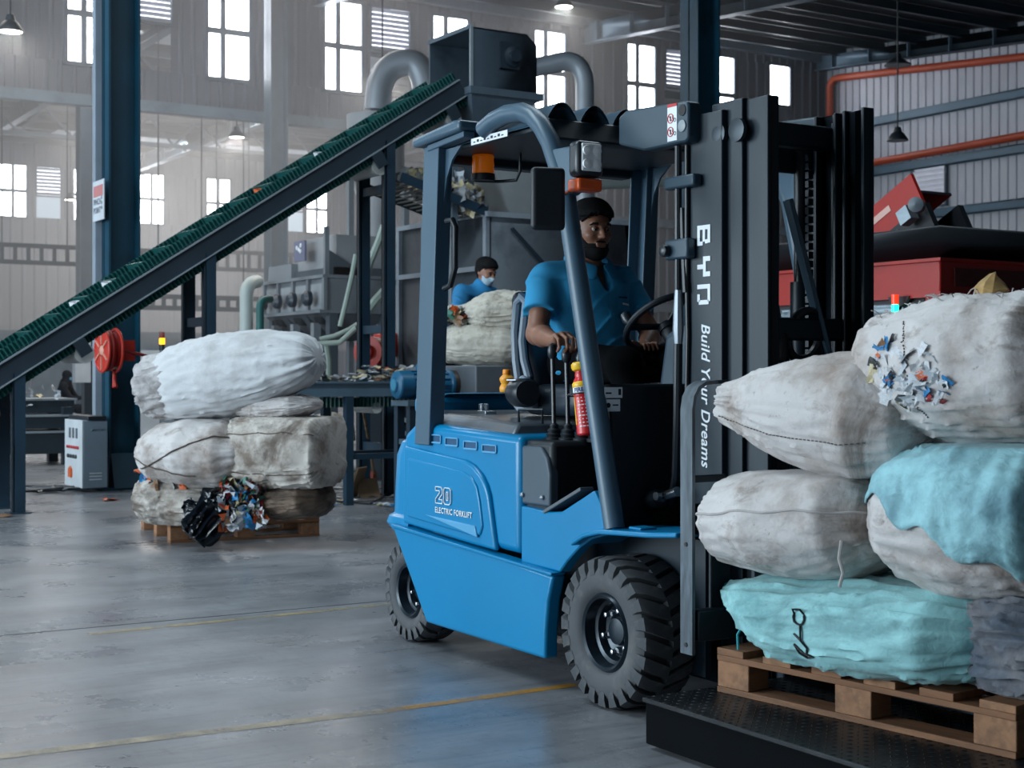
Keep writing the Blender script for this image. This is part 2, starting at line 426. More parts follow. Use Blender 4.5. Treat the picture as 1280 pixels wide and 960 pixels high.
# roof: bay one falls away from the partition towards the camera, bay two is level
ce = thing('ceiling', None, None); struct(ce)
ROOF = mat('dark_roof_sheet', rgb(22, 32, 40), 0.6, 0.0, 0.15, 0.8)
PURL = mat('purlin_grey', rgb(46, 60, 70), 0.5, 0.1)
def zc(x): return 8.95 - 0.075 * max(0.0, x - XP) if x < -8 else 8.95 - 0.075 * 14.4
pts = [(XP, zc(XP)), (-8.0, zc(-8.0)), (XB, zc(-8.0))]
q = MB(); q.prism(pts + [(x, z + .12) for x, z in pts[::-1]], 'y', YL, YR); q.build('roof_sheet', ROOF, ce)
MB().b2((XF, YL, 9.0), (XP, 34, 9.1)).build('roof_sheet', ROOF, ce)
x = XP + 0.7
while x < 4:
    q = MB(); z = zc(x) - .01; q.b2((x - .035, YL, z - .2), (x - .02, YR, z)); q.b2((x - .035, YL, z - .2), (x + .04, YR, z - .185)); q.build('purlin', PURL, ce); x += 1.25
x = XF + 1
while x < XP - .5:
    q = MB(); q.b2((x - .04, 2, 8.78), (x + .04, 34, 8.98)); q.build('purlin', PURL, ce); x += 1.6
for sx_, sy_ in ((-28.0, 9.0), (-36.0, 11.0), (-42.5, 13.0), (-18.0, 4.0)):
    zl_ = 8.62 if sx_ < -22 else 7.92; MB().b2((sx_ - .6, sy_ - 4.5, zl_), (sx_ + .6, sy_ + 4.5, zl_ + .02)).build('roof_fill_sheet', mat('roof_fill_sheet', rgb(200, 208, 214), .5), ce)  # added sheets above the far fill lights
for sx_, sy_ in ((-3.2, -4.5), (-3.2, 2.5), (-12.5, -3.0)):
    MB().b2((sx_ - .55, sy_ - 2.5, 7.58), (sx_ + .55, sy_ + 2.5, 7.60)).build('roof_fill_sheet', mat('roof_fill_sheet', rgb(200, 208, 214), .5), ce)  # added sheets above the loading bay fill lights
RAFT = mat('rafter_steel', rgb(94, 116, 132), 0.45, 0.1, 0.1)
def rafter(y, x0, x1, zf, dep=.45, wd=.22, m=None):
    q = MB()
    n = 6
    for i in range(n):
        a, b = x0 + (x1 - x0) * i / n, x0 + (x1 - x0) * (i + 1) / n
        za, zb_ = zf(a), zf(b)
        q.prism([(a, za - dep), (b, zb_ - dep), (b, zb_ - dep + .025), (a, za - dep + .025)], 'y', y - wd / 2, y + wd / 2)
        q.prism([(a, za - dep), (b, zb_ - dep), (b, zb_), (a, za)], 'y', y - .012, y + .012)
    for i in range(n * 2): 
        a = x0 + (x1 - x0) * (i + .5) / (n * 2); q.b2((a - .01, y - wd / 2, zf(a) - dep), (a + .01, y + wd / 2, zf(a)))
    return q.build('rafter', m or RAFT, ce)
rafter(14.73, XP, -8.0, lambda x: zc(x) - .2)
rafter(8.4, XP, -8.0, lambda x: zc(x) - .2)
rafter(0.92, XP, -8.0, lambda x: zc(x) - .2)
rafter(YR - .35, XP, -8.0, lambda x: zc(x) - .15, .35)
for y in (6.5, 12.6, 18.7, 24.8): rafter(y, XF, XP, lambda x: 8.78, .55)
# braces under the roof of the second bay, seen below the partition
for k, x in enumerate((-30.0, -38.5)):
    t = thing('roof_truss', None, None); struct(t)
    TR = mat('truss_steel', rgb(70, 84, 96), 0.5)
    MB().b2((x - .05, 2, 7.82), (x + .05, 33, 7.94)).build('lower_chord', TR, t)
    MB().b2((x - .05, 2, 8.62), (x + .05, 33, 8.74)).build('upper_chord', TR, t)
    y = 2.0
    while y < 32:
        MB().bar((x, y, 7.9), (x, y + .75, 8.68), .06, .06).build('brace', TR, t)
        MB().bar((x, y + .75, 8.68), (x, y + 1.5, 7.9), .06, .06).build('brace', TR, t); y += 1.5

# steel columns
def column(name, label, x, y, h, wd, m, strip=None, rz=0):
    t = thing(name, label, 'column', (x, y, 0), rz, 'blue steel roof columns')
    q = MB(); q.b2((-wd / 2, -wd / 2, 0), (wd / 2, -wd / 2 + .02, h)); q.b2((-wd / 2, wd / 2 - .02, 0), (wd / 2, wd / 2, h)); q.b2((-.012, -wd / 2, 0), (.012, wd / 2, h)); q.build('shaft', m, t)
    MB().b2((-wd / 2 - .1, -wd / 2 - .1, 0), (wd / 2 + .1, wd / 2 + .1, .025)).build('base_plate', m, t)
    q = MB()
    for sx in (-1, 1):
        q.prism([(sx * wd / 2, .02), (sx * (wd / 2 + .12), .02), (sx * wd / 2, .36)], 'y', -wd / 2 + .02, wd / 2 - .02)
    q.build('gusset', m, t)
    if strip:
        MB().b2((-wd / 2 - .01, -wd / 2 - .07, .35), (-wd / 2 + .1, -wd / 2 - .005, h)).build('conduit_cover', mat('pale_conduit', rgb(132, 142, 154), .6), t)
    return t
COLX, COLY = -10.58, 0.92
column('steel_column', 'blue steel column carrying the red hose reel and a notice', COLX, COLY, 8.0, .32, ST_BLUE, True)
column('steel_column', 'dark blue steel column rising behind the forklift mast', -10.6, 8.4, 8.0, .36, ST_BLUE)
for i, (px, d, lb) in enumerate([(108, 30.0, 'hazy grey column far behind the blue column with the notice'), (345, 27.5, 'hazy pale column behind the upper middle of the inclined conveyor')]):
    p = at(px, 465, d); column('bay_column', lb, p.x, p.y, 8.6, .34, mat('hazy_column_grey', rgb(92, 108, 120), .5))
# ================================================================= forklift truck (front axle at the origin, heading +x)
FBLUE = mat('forklift_blue_paint', rgb(0, 124, 174), 0.32, 0.0, 0.05, 1.5, coat=0.12, bump=0.015, bscale=8, spec=.35)
FBLUE_HI = mat('forklift_highlight_blue', rgb(86, 158, 200), 0.3, 0.0, 0.04)  # lighter blue that paints highlights on the wedge and slot lips
CHAR = mat('charcoal_paint', rgb(42, 64, 78), 0.42, 0.0, 0.10, 3.0, bump=0.03, bscale=120)
GUARD = mat('guard_grey_paint', rgb(64, 90, 108), 0.38, 0.0, 0.08, 2.0, bump=0.02, bscale=90)
MASTM = mat('mast_black_paint', rgb(16, 33, 44), 0.45, 0.0, 0.18, 4.0, bump=0.03, bscale=60)
GREASE = mat('greased_rail_steel', rgb(14, 29, 39), 0.4, 0.2, 0.25, 5.0, stretch=(6, 6, .5))
BLACK = mat('black_plastic', rgb(15, 24, 32), 0.5, 0.0, 0.12, 6.0, bump=0.03, bscale=200)
BLACKS = mat('black_satin', rgb(26, 33, 40), 0.35, 0.0, 0.1)
HOODM = mat('worn_hood_plate', rgb(104, 112, 120), 0.33, 0.45, 0.3, 6.0, dirt=rgb(120, 118, 116), damt=0.35, dscale=7)
RUBBER = mat('tyre_rubber', rgb(74, 76, 80), 0.75, 0.0, 0.14, 6.0, dirt=rgb(104, 102, 100), damt=0.25, dscale=9, bump=0.05, bscale=50)
LUGM = mat('tyre_lug_rubber', rgb(66, 69, 73), 0.8, 0.0, 0.15, 8.0, dirt=rgb(110, 108, 106), damt=0.3, dscale=14)
RIM = mat('rim_black', rgb(30, 42, 52), 0.3, 0.35, 0.2, 8.0)
CHROME = mat('bolt_steel', rgb(190, 196, 202), 0.25, 0.9, 0.1)
STEEL = mat('scuffed_steel', rgb(84, 94, 102), 0.55, 0.2, 0.35, 7.0, dirt=rgb(52, 60, 68), damt=0.45, dscale=6, stretch=(6, 6, 1))
AMBER = mat('amber_lens', rgb(232, 128, 14), 0.25, 0.0, 0.1, emit=rgb(255, 120, 10), estr=0.10)
LENS = mat('lamp_lens', rgb(240, 242, 244), 0.5, 0.0, 0.1)
DECALW = mat('white_decal', rgb(226, 230, 234), 0.5, 0.0, 0.02)
DECALR = mat('red_decal', rgb(196, 40, 44), 0.5)
INK = mat('black_ink', rgb(18, 20, 24), 0.6)

FK = thing('forklift', 'blue and charcoal electric forklift carrying a load of sacks', 'forklift')
def fp(q, name, m, bevel=0.0, parent=None, seg=2, angle=35): return q.build(name, m, parent or FK, bevel, seg, angle)

# ---- lower skirt, arch, fenders
for s_, nm in ((-1, 'right'), (1, 'left')):
    y0, y1 = s_ * 0.595, s_ * 0.535
    fp(MB().prism([(-1.605, .492), (-1.56, .44), (-1.29, .115), (-.372, .112), (-.368, .22), (-.352, .33), (-.318, .425), (-.58, .445)], 'y', y0, y1), 'lower_skirt', FBLUE, .012, seg=3)
    fp(MB().prism([(-1.605, .492), (-.318, .425), (-.315, .437), (-1.600, .506)], 'y', s_ * .604, s_ * .54), 'skirt_lip', FBLUE, .004)
    fp(MB().prism([(-.575, .446), (-.31, .438), (-.262, .483), (-.185, .540), (-.109, .578), (-.02, .60), (.03, .606), (.03, .625), (-.093, .752), (-.30, .660), (-.40, .652), (-.575, .66)], 'y', s_ * .57, s_ * .52), 'step_panel', FBLUE, .006)
    q = MB(); n = 10
    top = [(-.19, .548), (-.11, .585), (-.02, .605), (.10, .612), (.26, .62), (.42, .634)]
    q.prism(top + [(x, z + .018) for x, z in top[::-1]], 'y', s_ * .605, s_ * .33); fp(q, 'fender', FBLUE, .006)
fp(MB().b2((.10, -.56, .632), (.17, -.49, .642)), 'fender_step', FBLUE, .004)
fp(MB().bar((-.415, -.545, .650), (-.17, -.545, .752), .06, .014), 'tread_trim', mat('tread_trim_grey', rgb(84, 92, 98), .5), .003)
fp(MB().b2((-1.30, -.36, .13), (.12, .36, .62)), 'chassis_core', MASTM, .02)
fp(MB().b2((-1.62, -.30, .22), (-1.30, .30, .50)), 'rear_axle_beam', MASTM, .02)
# ---- battery box with its side panel
box = MB()
prof = [(-.60, .47), (-1.56, .50), (-1.56, .90), (-1.45, .955), (-.60, .925)]
box.prism(prof, 'y', -.56, .56); fp(box, 'battery_box', FBLUE, .03, seg=4)
pp = [(-1.535, .512), (-1.528, .850), (-.997, .814), (-.93, .797), (-.869, .763), (-.83, .725), (-.807, .684), (-.752, .470), (-.95, .478)]
panel = fp(MB().prism(pp, 'y', -.578, -.55), 'side_panel', FBLUE, .014, seg=4)
pi_ = [(-1.48, .545), (-1.475, .80), (-1.0, .768), (-.93, .752), (-.885, .715), (-.862, .655), (-.84, .56), (-.86, .522), (-.95, .515)]
fp(MB().prism(pi_, 'y', -.586, -.57), 'raised_field', FBLUE, .012, panel, 3)
fp(MB().prism([(-1.31, .568), (-.89, .558), (-.872, .512)], 'y', -.592, -.58), 'highlight_wedge', FBLUE_HI, .004, panel)  # highlight on the facet, painted as a paler wedge
for x0, x1, z0, z1 in ((-1.33, -1.218, .873, .905), (-1.177, -1.076, .866, .897), (-1.023, -.92, .859, .889), (-.875, -.77, .853, .881)):
    q = MB(); y = -.567
    q.b2((x0, y, z0 - .004), (x1, -.55, z0 + .004)); q.b2((x0, y, z1 - .003), (x1, -.55, z1 + .003)); q.b2((x0 - .004, y, z0), (x0 + .003, -.55, z1)); q.b2((x1 - .003, y, z0), (x1 + .004, -.55, z1))
    v = fp(q, 'vent_slot', FBLUE_HI, .002); fp(MB().b2((x0, -.5615, z0), (x1, -.55, z1)), 'slot_shade', mat('slot_shade_blue', rgb(4, 72, 112), .4), 0, v)  # pale lips paint the highlight, the dark fill paints the slot's shade
Mdec = Matrix(((1, 0, 0, 0), (0, 0, -1, 0), (0, 1, 0, 0), (0, 0, 0, 1)))     # text plane facing -y
def textside(body, x, y, z, size, m, parent, name, **k):
    return text_mesh(name, body, size, m, parent, Matrix.Translation((x, y, z)) @ Mdec, **k)
# outlined "20"
def outline_char(ch, x, z, hgt, wd):
    q = MB(); t = .011
    def ring(pts, closed=True):
        n = len(pts)
        for i in range(n if closed else n - 1):
            a, b = pts[i], pts[(i + 1) % n]
            q.bar((a[0], -.5895, a[1]), (b[0], -.5895, b[1]), .003, t * .55, (0, -1, 0))
    W = lambda pts: [(x + u * wd, z + v * hgt) for u, v in pts]
    if ch == '0':
        ring(W([(.15, 0), (.8, 0), (1, .15), (1, .85), (.8, 1), (.15, 1), (0, .85), (0, .15)])); ring(W([(.38, .25), (.62, .25), (.62, .75), (.38, .75)]))
    else:
        ring(W([(0, 0), (1, 0), (1, .24), (.48, .24), (1, .6), (1, .85), (.8, 1), (0, 1), (0, .76), (.62, .76), (.62, .66), (0, .24)]))
    return q
n2 = MB()
for ch, x in (('2', -1.213), ('0', -1.143)):
    o_ = outline_char(ch, x, .625, .068, .058); n2.add(o_.v, o_.f)
n2.build('model_number', DECALW, FK)
textside('ELECTRIC FORKLIFT', -1.222, -.5885, .585, .0335, DECALW, FK, 'model_lettering', offset=.0004, xscale=.92, spacing=1.12)
# ---- hood and console
hd = MB(); hd.add([(-1.46, -.52, .955), (-.70, -.53, .918), (-.70, .53, .918), (-1.46, .52, .955), (-1.44, -.47, 1.005), (-.74, -.48, .968), (-.70, .50, .968), (-1.44, .47, 1.005), ],
   [(0, 3, 2, 1), (4, 5, 6, 7), (0, 1, 5, 4), (1, 2, 6, 5), (2, 3, 7, 6), (3, 0, 4, 7)])
fp(hd, 'hood', HOODM, .014, seg=3)
q = MB()
for y in (-.37, -.345): q.b2((-1.235, y, .99), (-1.215, y + .012, 1.035))
q.b2((-1.24, -.375, .99), (-1.17, -.32, 1.006)); fp(q, 'hood_latch', CHROME, .002)
fp(MB().tube([(-.80, -.44, .965), (-.80, -.44, 1.02), (-.72, -.38, 1.02), (-.72, -.38, .965)], .006, 6), 'hood_handle', BLACKS)
con = MB(); con.b2((-.72, -.53, .60), (-.42, -.08, .91)); fp(con, 'lever_console', BLACK, .02)
fp(MB().prism([(-.64, .665), (-.415, .665), (-.415, .79), (-.435, .85), (-.48, .889), (-.63, .889)], 'y', -.545, -.50), 'console_side_cover', mat('cover_grey_plastic', rgb(62, 76, 88), .5, bump=.04, bscale=200), .01, seg=3)
for x in (-.60, -.46): fp(MB().lathe([(.009, 0), (.009, .006), (.004, .01)], (x, -.548, .70), (0, -1, 0), 10), 'cover_screw', CHROME)
# ---- levers
for k, (x, y, h) in enumerate(((-.575, -.42, 1.265), (-.515, -.395, 1.25), (-.455, -.37, 1.235), (-.40, -.345, 1.20))):
    lv = fp(MB().tube([(x, y, .91), (x - .004, y, 1.05), (x - .012, y, h - .03)], .009, 8), 'control_lever', BLACKS)
    fp(MB().lathe([(.009, 0), (.018, .012), (.02, .035), (.014, .055), (.004, .062)], (x - .012, y, h - .045), (0, 0, 1), 12), 'lever_knob', BLACKS, 0, lv)
    fp(MB().lathe([(.036, 0), (.038, .012), (.028, .016), (.032, .026), (.024, .031), (.027, .042), (.016, .05), (.018, .06), (.01, .068)], (x, y, .905), (0, 0, 1), 14), 'lever_boot', BLACK, 0, lv)
# ---- counterweight
cw = MB(); nz_ = [(.47, -1.80, .56), (.50, -1.83, .572), (.53, -1.82, .565), (.545, -1.80, .548), (.62, -1.80, .545), (.80, -1.79, .54), (.86, -1.78, .52), (.885, -1.755, .478), (.95, -1.74, .465), (1.03, -1.70, .44), (1.075, -1.62, .40)]
def cwring(z, xr, yh):
    r = .17; out = []
    for k in range(7):
        a = PI / 2 * k / 6; out.append((xr + r - r * math.cos(a) * 1.0, -(yh - r) - r * math.sin(a), z))
    out = out[::-1]; left = [(p[0], -p[1], p[2]) for p in out[::-1]]
    front = [(-1.50, yh, z), (-1.50, -yh, z)]
    return [(-1.50, -yh, z)] + out + left + [(-1.50, yh, z)]
rings = [cwring(*t) for t in nz_]; n = len(rings[0]); vv = [p for r in rings for p in r]; ff = []
for i in range(len(rings) - 1):
    for k in range(n): ff.append((i * n + k, i * n + (k + 1) % n, (i + 1) * n + (k + 1) % n, (i + 1) * n + k))
ff += [tuple(range(n)), tuple((len(rings) - 1) * n + k for k in range(n))]
cw.add(vv, ff); fp(cw, 'counterweight', FBLUE, .012, seg=3, angle=30)
fp(MB().b2((-1.66, -.46, .98), (-1.46, .46, 1.062)), 'counterweight_ridge', FBLUE, .025, seg=3)

# ---- wheels
def wheel(x, y_out, R, wd, rimR, nl, lugs, side):
    """side -1: outer face towards -y"""
    c = Vector((x, y_out - side * wd / 2, R)); ax = (0, side, 0); h = wd / 2
    t = R - .028
    w_ = fp(MB().lathe([(rimR, h - .02), (rimR + .012, h - .006), (rimR + .03, h), (t - .03, h + .002), (t - .006, h - .012), (t, h - .03), (t, -h + .03), (t - .02, -h + .004), (rimR + .02, -h), (rimR, -h + .02)], c, ax, 56, close=True), 'tyre', RUBBER, angle=40)
    d = fp(MB().lathe([(rimR + .004, h - .018), (rimR - .006, h - .004), (rimR - .016, h - .010), (rimR - .022, h - .05), (rimR - .034, h - .055), (rimR - .04, h - .085), (.05, h - .105), (.05, h - .075), (.045, h - .06), (.02, h - .055), (0.0001, h - .055)], c, ax, 40, cap0=False), 'rim', RIM, angle=30)
    for k in range(6):
        a = 2 * PI * k / 6 + .3; rr = rimR * .56
        p = c + Vector((rr * math.cos(a), 0, rr * math.sin(a)))
        fp(MB().lathe([(.015, h - .11), (.015, h - .075), (.009, h - .07), (.009, h - .052), (.003, h - .05)], p, ax, 6), 'wheel_nut', CHROME, 0, d)
    if not lugs:
        q = MB()
        for k in range(nl):
            a = 2 * PI * k / nl
            q.box(c + Vector((math.cos(a) * (R - .018), 0, math.sin(a) * (R - .018))), (.036, wd * .96, 2 * PI * R / nl * .62), (0, -a, 0))
        fp(q, 'tread', LUGM, 0, w_); return w_
    me = {}
    half = 2 * PI * R / nl * .34
    for sd in (1, -1):
        q = MB(); vs = []
        prof = [(.0, R - .032), (.0, R), (h * .72, R), (h * 1.0, R - .010), (h * 1.035, R - .035), (h * 1.03, R - .062), (h * .9, R - .05)]
        for tt in (-half, half):
            for (yy, rr) in prof:
                skew = -half * 1.9 * (1 - yy / h) + (0 if rr > R - .02 else half * .15 * (1 if tt < 0 else -1))
                a = (tt + skew) / R
                vs.append((rr * math.cos(a), sd * side * yy, rr * math.sin(a)))
        n = len(prof); q.add(vs, [tuple(range(n)), tuple(range(n, 2 * n))[::-1]] + [(i, (i + 1) % n, n + (i + 1) % n, n + i) for i in range(n)])
        me[sd] = q.mesh('tread_lug', LUGM, 25)
    for k in range(nl):
        for sd in (1, -1):
            o = link('tread_lug', me[sd], w_); o.location = c; o.rotation_euler = (0, 2 * PI * (k + (0 if sd == 1 else .5)) / nl, 0)
    return w_
wheel(0.0, -.60, .265, .215, .135, 24, True, -1)
wheel(-1.50, -.575, .222, .165, .118, 22, True, -1)
wheel(0.0, .60, .265, .215, .135, 22, False, 1)
wheel(-1.50, .575, .222, .165, .118, 20, False, 1)
for s_ in (-1, 1):
    fp(MB().b2((-.34, s_ * .36, .14), (.30, s_ * .385, .60)), 'wheel_well', MASTM)

# ---- overhead guard
def post_sec(s_):
    q = MB(); a, b = (-1.36, .86), (-1.275, 2.12)
    def P(t, x, y): return (a[0] + (b[0] - a[0]) * t + x, s_ * y, a[1] + (b[1] - a[1]) * t)
    y0 = .578
    prof = [(-.065, y0), (.065, y0), (.065, y0 - .07), (.055, y0 - .07), (.055, y0 - .012), (-.055, y0 - .012), (-.055, y0 - .07), (-.065, y0 - .07)]
    n = 8; vs = [P(0, *p) for p in prof] + [P(1, *p) for p in prof]
    q.add(vs, [tuple(range(n)), tuple(range(n, 2 * n))] + [(i, (i + 1) % n, n + (i + 1) % n, n + i) for i in range(n)])
    o = fp(q, 'rear_post', GUARD, .004)
    fp(MB().prism([(-1.22, 2.10), (-1.08, 2.10), (-1.155, 2.05), (-1.20, 1.98), (-1.225, 1.88)], 'y', s_ * .535, s_ * .545), 'gusset', GUARD, 0, o)
    return o
for s_ in (-1, 1):
    post_sec(s_)
    q = MB(); q.prism([(-1.40, 2.125), (-.99, 2.145), (-.99, 2.19), (-1.05, 2.195), (-1.40, 2.165)], 'y', s_ * .605, s_ * .48); fp(q, 'roof_side_rail', GUARD, .016, seg=3)
    fp(MB().prism([(-1.30, 2.10), (-.99, 2.12), (-.99, 2.145), (-1.30, 2.125)], 'y', s_ * .585, s_ * .53), 'rail_web', GUARD, .004)
    path = [(-.88, 2.135), (-.80, 2.160), (-.70, 2.172), (-.60, 2.165), (-.52, 2.135), (-.455, 2.085), (-.40, 2.02), (-.355, 1.94), (-.31, 1.86)]
    low = (.005, .625); a = path[-1]
    path += [(a[0] + (low[0] - a[0]) * t, a[1] + (low[1] - a[1]) * t) for t in (.25, .5, .75, 1)]
    pl = fp(MB().tube([(x, s_ * (.555 if i < 3 else .55), z) for i, (x, z) in enumerate(path)], .037, 16), 'front_pillar', GUARD)
    for t in (.80,):
        pass
# roof plate and arched slats
fp(MB().b2((-1.36, -.50, 2.095), (-.46, .50, 2.115)), 'roof_plate', MASTM, .004)
fp(MB().b2((-1.40, -.50, 2.06), (-1.32, .50, 2.14)), 'roof_rear_beam', MASTM, .01)
fp(MB().prism([(-.52, 2.06), (-.44, 2.03), (-.40, 2.04), (-.46, 2.125), (-.52, 2.13)], 'y', -.53, .53), 'roof_front_beam', MASTM, .008)
for k in range(7):
    yc = -.45 + k * .15
    q = MB()
    q.grid(lambda u, v, yc=yc: (-1.33 + u * .86, yc - .072 + .144 * v, 2.118 + .075 * math.sin(PI * v) ** .8 + .0), 2, 12)
    q.grid(lambda u, v, yc=yc: (-1.33 + u * .86, yc - .072 + .144 * v, 2.110 + .065 * math.sin(PI * v) ** .8 * (1 if 0 < v < 1 else 0)), 2, 12)
    ends = []
    fp(q, 'roof_slat', GUARD)
fp(MB().b2((-.98, -.555, 2.086), (-.70, -.552, 2.112)), 'roof_label', DECALW)
q = MB()
for k in range(9): q.b2((-.96 + k * .027, -.5565, 2.094), (-.945 + k * .027, -.5555, 2.098 + .006 * (k % 2)))
fp(q, 'label_print', INK)
# beacon under the roof
bc = on(588, 208, y=-.30); bx_, bz_ = -1.24, 2.035
bk = fp(MB().tube([(bx_ - .02, -.37, 2.10), (bx_ - .02, -.37, 1.985), (bx_ + .02, -.28, 1.985), (bx_ + .10, -.24, 1.985), (bx_ + .13, -.24, 2.02), (bx_ + .13, -.24, 2.10)], .007, 8), 'beacon_bracket', BLACKS)
bb = fp(MB().lathe([(.05, 0), (.052, .012), (.05, .03), (.0001, .03)], (bx_, -.345, 1.985), (0, 0, 1), 24), 'beacon_base', BLACK)
fp(MB().lathe([(.044, .03), (.047, .035), (.046, .06), (.048, .065), (.045, .095), (.047, .1), (.042, .118), (.0001, .12)], (bx_, -.345, 1.985), (0, 0, 1), 24), 'beacon_lens', AMBER, 0, bb)
# headlight, turn signal, mirror on the right pillar
def head_lamp(s_):
    arm = fp(MB().prism([(-.36, 1.99), (-.20, 1.985), (-.17, 1.95), (-.19, 1.84), (-.27, 1.81), (-.33, 1.86)], 'y', s_ * .575, s_ * .515), 'lamp_bracket', GUARD, .008)
    hz = Vector((-.17, s_ * .55, 1.93)); R = Euler((0, 0, -s_ * -.12)).to_matrix()
    h_ = fp(MB().box(hz, (.07, .115, .13)), 'head_lamp', BLACKS, .02, seg=3)
    fp(MB().box(hz + Vector((.033, 0, .004)), (.012, .085, .10)), 'lamp_lens', LENS, .01, h_)
    q = MB()
    for yy in (-.021, .021):
        for zz in (-.024, .024): q.lathe([(.02, 0), (.018, .006), (.004, .012)], hz + Vector((.037, yy, zz + .004)), (1, 0, 0), 14)
    fp(q, 'lamp_cells', mat('lamp_cell_white', rgb(244, 245, 247), .45, 0), 0, h_)  # near-white cells of a lamp that is off
    fp(MB().box(hz + Vector((-.005, 0, -.092)), (.075, .105, .045)), 'turn_signal', mat('orange_lens', rgb(214, 84, 26), .3), .01, seg=3)
    return arm
head_lamp(-1); head_lamp(1)
mr = fp(MB().box((-.205, -.69, 1.785), (.035, .125, .225), (0, 0, -.35)), 'mirror', BLACK, .03, seg=4)
fp(MB().tube([(-.215, -.64, 1.80), (-.22, -.58, 1.82), (-.27, -.555, 1.82)], .008, 8), 'mirror_arm', CHROME, 0, mr)
# grab bar on the rear post
fp(MB().tube([(-1.20, -.545, 1.80), (-1.15, -.545, 1.80), (-1.13, -.545, 1.77), (-1.13, -.545, 1.60), (-1.17, -.545, 1.53), (-1.22, -.545, 1.52)], .013, 10), 'grab_handle', BLACK)
# ---- dashboard, steering
fp(MB().b2((-.14, -.50, .60), (-.085, .50, 1.127)), 'front_cowl', mat('cowl_black', rgb(14, 26, 34), .55, 0, .15, 4), .012)
fp(MB().prism([(-.36, 1.04), (-.12, .98), (-.10, 1.30), (-.16, 1.36), (-.30, 1.32)], 'y', -.10, .30), 'dashboard', mat('dash_grey_plastic', rgb(54, 70, 84), .5), .03, seg=3)
for (x_, z_) in ((-.52, 1.10), (-.44, 1.06)):
    pass
st = fp(MB().b2((-.0845, -.53, 1.078), (-.083, -.452, 1.116)), 'cowl_label', DECALW)
fp(MB().b2((-.0845, -.525, 1.030), (-.083, -.462, 1.073)), 'cowl_label', DECALW)
q = MB(); q.b2((-.0828, -.50, 1.092), (-.0825, -.525, 1.098)); q.b2((-.0828, -.47, 1.088), (-.0825, -.458, 1.110)); q.b2((-.0828, -.495, 1.05), (-.0825, -.47, 1.055)); q.lathe([(.009, 0), (.009, .0008)], (-.083, -.513, 1.052), (1, 0, 0), 12)
fp(q, 'label_print', INK)
swc = Vector((-.46, .03, 1.365)); swn = Vector((-.62, 0, .78)).normalized()
u_ = swn.orthogonal().normalized(); u_ = Vector((0, 1, 0)); v_ = swn.cross(u_)
sw = fp(MB().tube([swc + (u_ * math.cos(a) + v_ * math.sin(a)) * .165 for a in [2 * PI * k / 36 for k in range(36)]], .0135, 10, closed=True), 'steering_wheel', BLACK)
q = MB()
for a in (.2, PI - .2, -PI / 2): q.bar(swc - swn * .02, swc + (u_ * math.cos(a) + v_ * math.sin(a)) * .16, .03, .012, swn)
fp(q, 'spokes', BLACK, .003, sw)
fp(MB().lathe([(.04, -.02), (.042, .0), (.03, .012), (.0001, .014)], swc - swn * .02, swn, 18), 'horn_pad', BLACKS, 0, sw)
fp(MB().tube([swc - swn * .03, swc - swn * .28], .035, 12), 'steering_column', BLACK)
kn = swc + (u_ * math.cos(PI * .97) + v_ * math.sin(PI * .97)) * .165
fp(MB().lathe([(.012, 0), (.022, .02), (.02, .05), (.008, .06)], kn, swn, 14), 'steering_knob', BLACKS, 0, sw)
# ---- seat
SEATM = mat('seat_vinyl', rgb(34, 46, 58), 0.45, 0, .12, 5, bump=.03, bscale=90)
SEATS = mat('seat_shell_grey', rgb(132, 146, 160), 0.45)
fp(MB().b2((-1.10, -.25, .99), (-.66, .25, 1.12)), 'seat_cushion', SEATM, .05, seg=4)
fp(MB().prism([(-1.05, 1.08), (-.98, 1.10), (-1.06, 1.30), (-1.12, 1.50), (-1.17, 1.52), (-1.20, 1.48), (-1.13, 1.20)], 'y', -.24, .24), 'seat_back', SEATM, .04, seg=4)
for s_ in (-1, 1):
    ring = [(-1.055, 1.49), (-1.02, 1.46), (-1.035, 1.38), (-1.05, 1.30), (-1.035, 1.22), (-1.0, 1.15), (-1.02, 1.10), (-1.075, 1.12), (-1.10, 1.22), (-1.11, 1.34), (-1.09, 1.46)]
    fp(MB().tube([(x - .02, s_ * .255, z) for x, z in ring], .018, 8, closed=True), 'seat_wing', SEATS)
    fp(MB().prism([(-1.10, 1.03), (-1.06, 1.0), (-.94, 1.02), (-.96, 1.12), (-1.03, 1.16), (-1.09, 1.12)], 'y', s_ * .25, s_ * .29), 'seat_hinge_cover', SEATS, .012)
fp(MB().lathe([(.055, 0), (.06, .02), (.06, .12), (.05, .14)], (-1.02, -.31, 1.085), (1, -.25, 0), 20), 'belt_retractor', BLACKS)
fp(MB().b2((-1.0, -.375, 1.135), (-.93, -.33, 1.14)), 'retractor_label', DECALW)
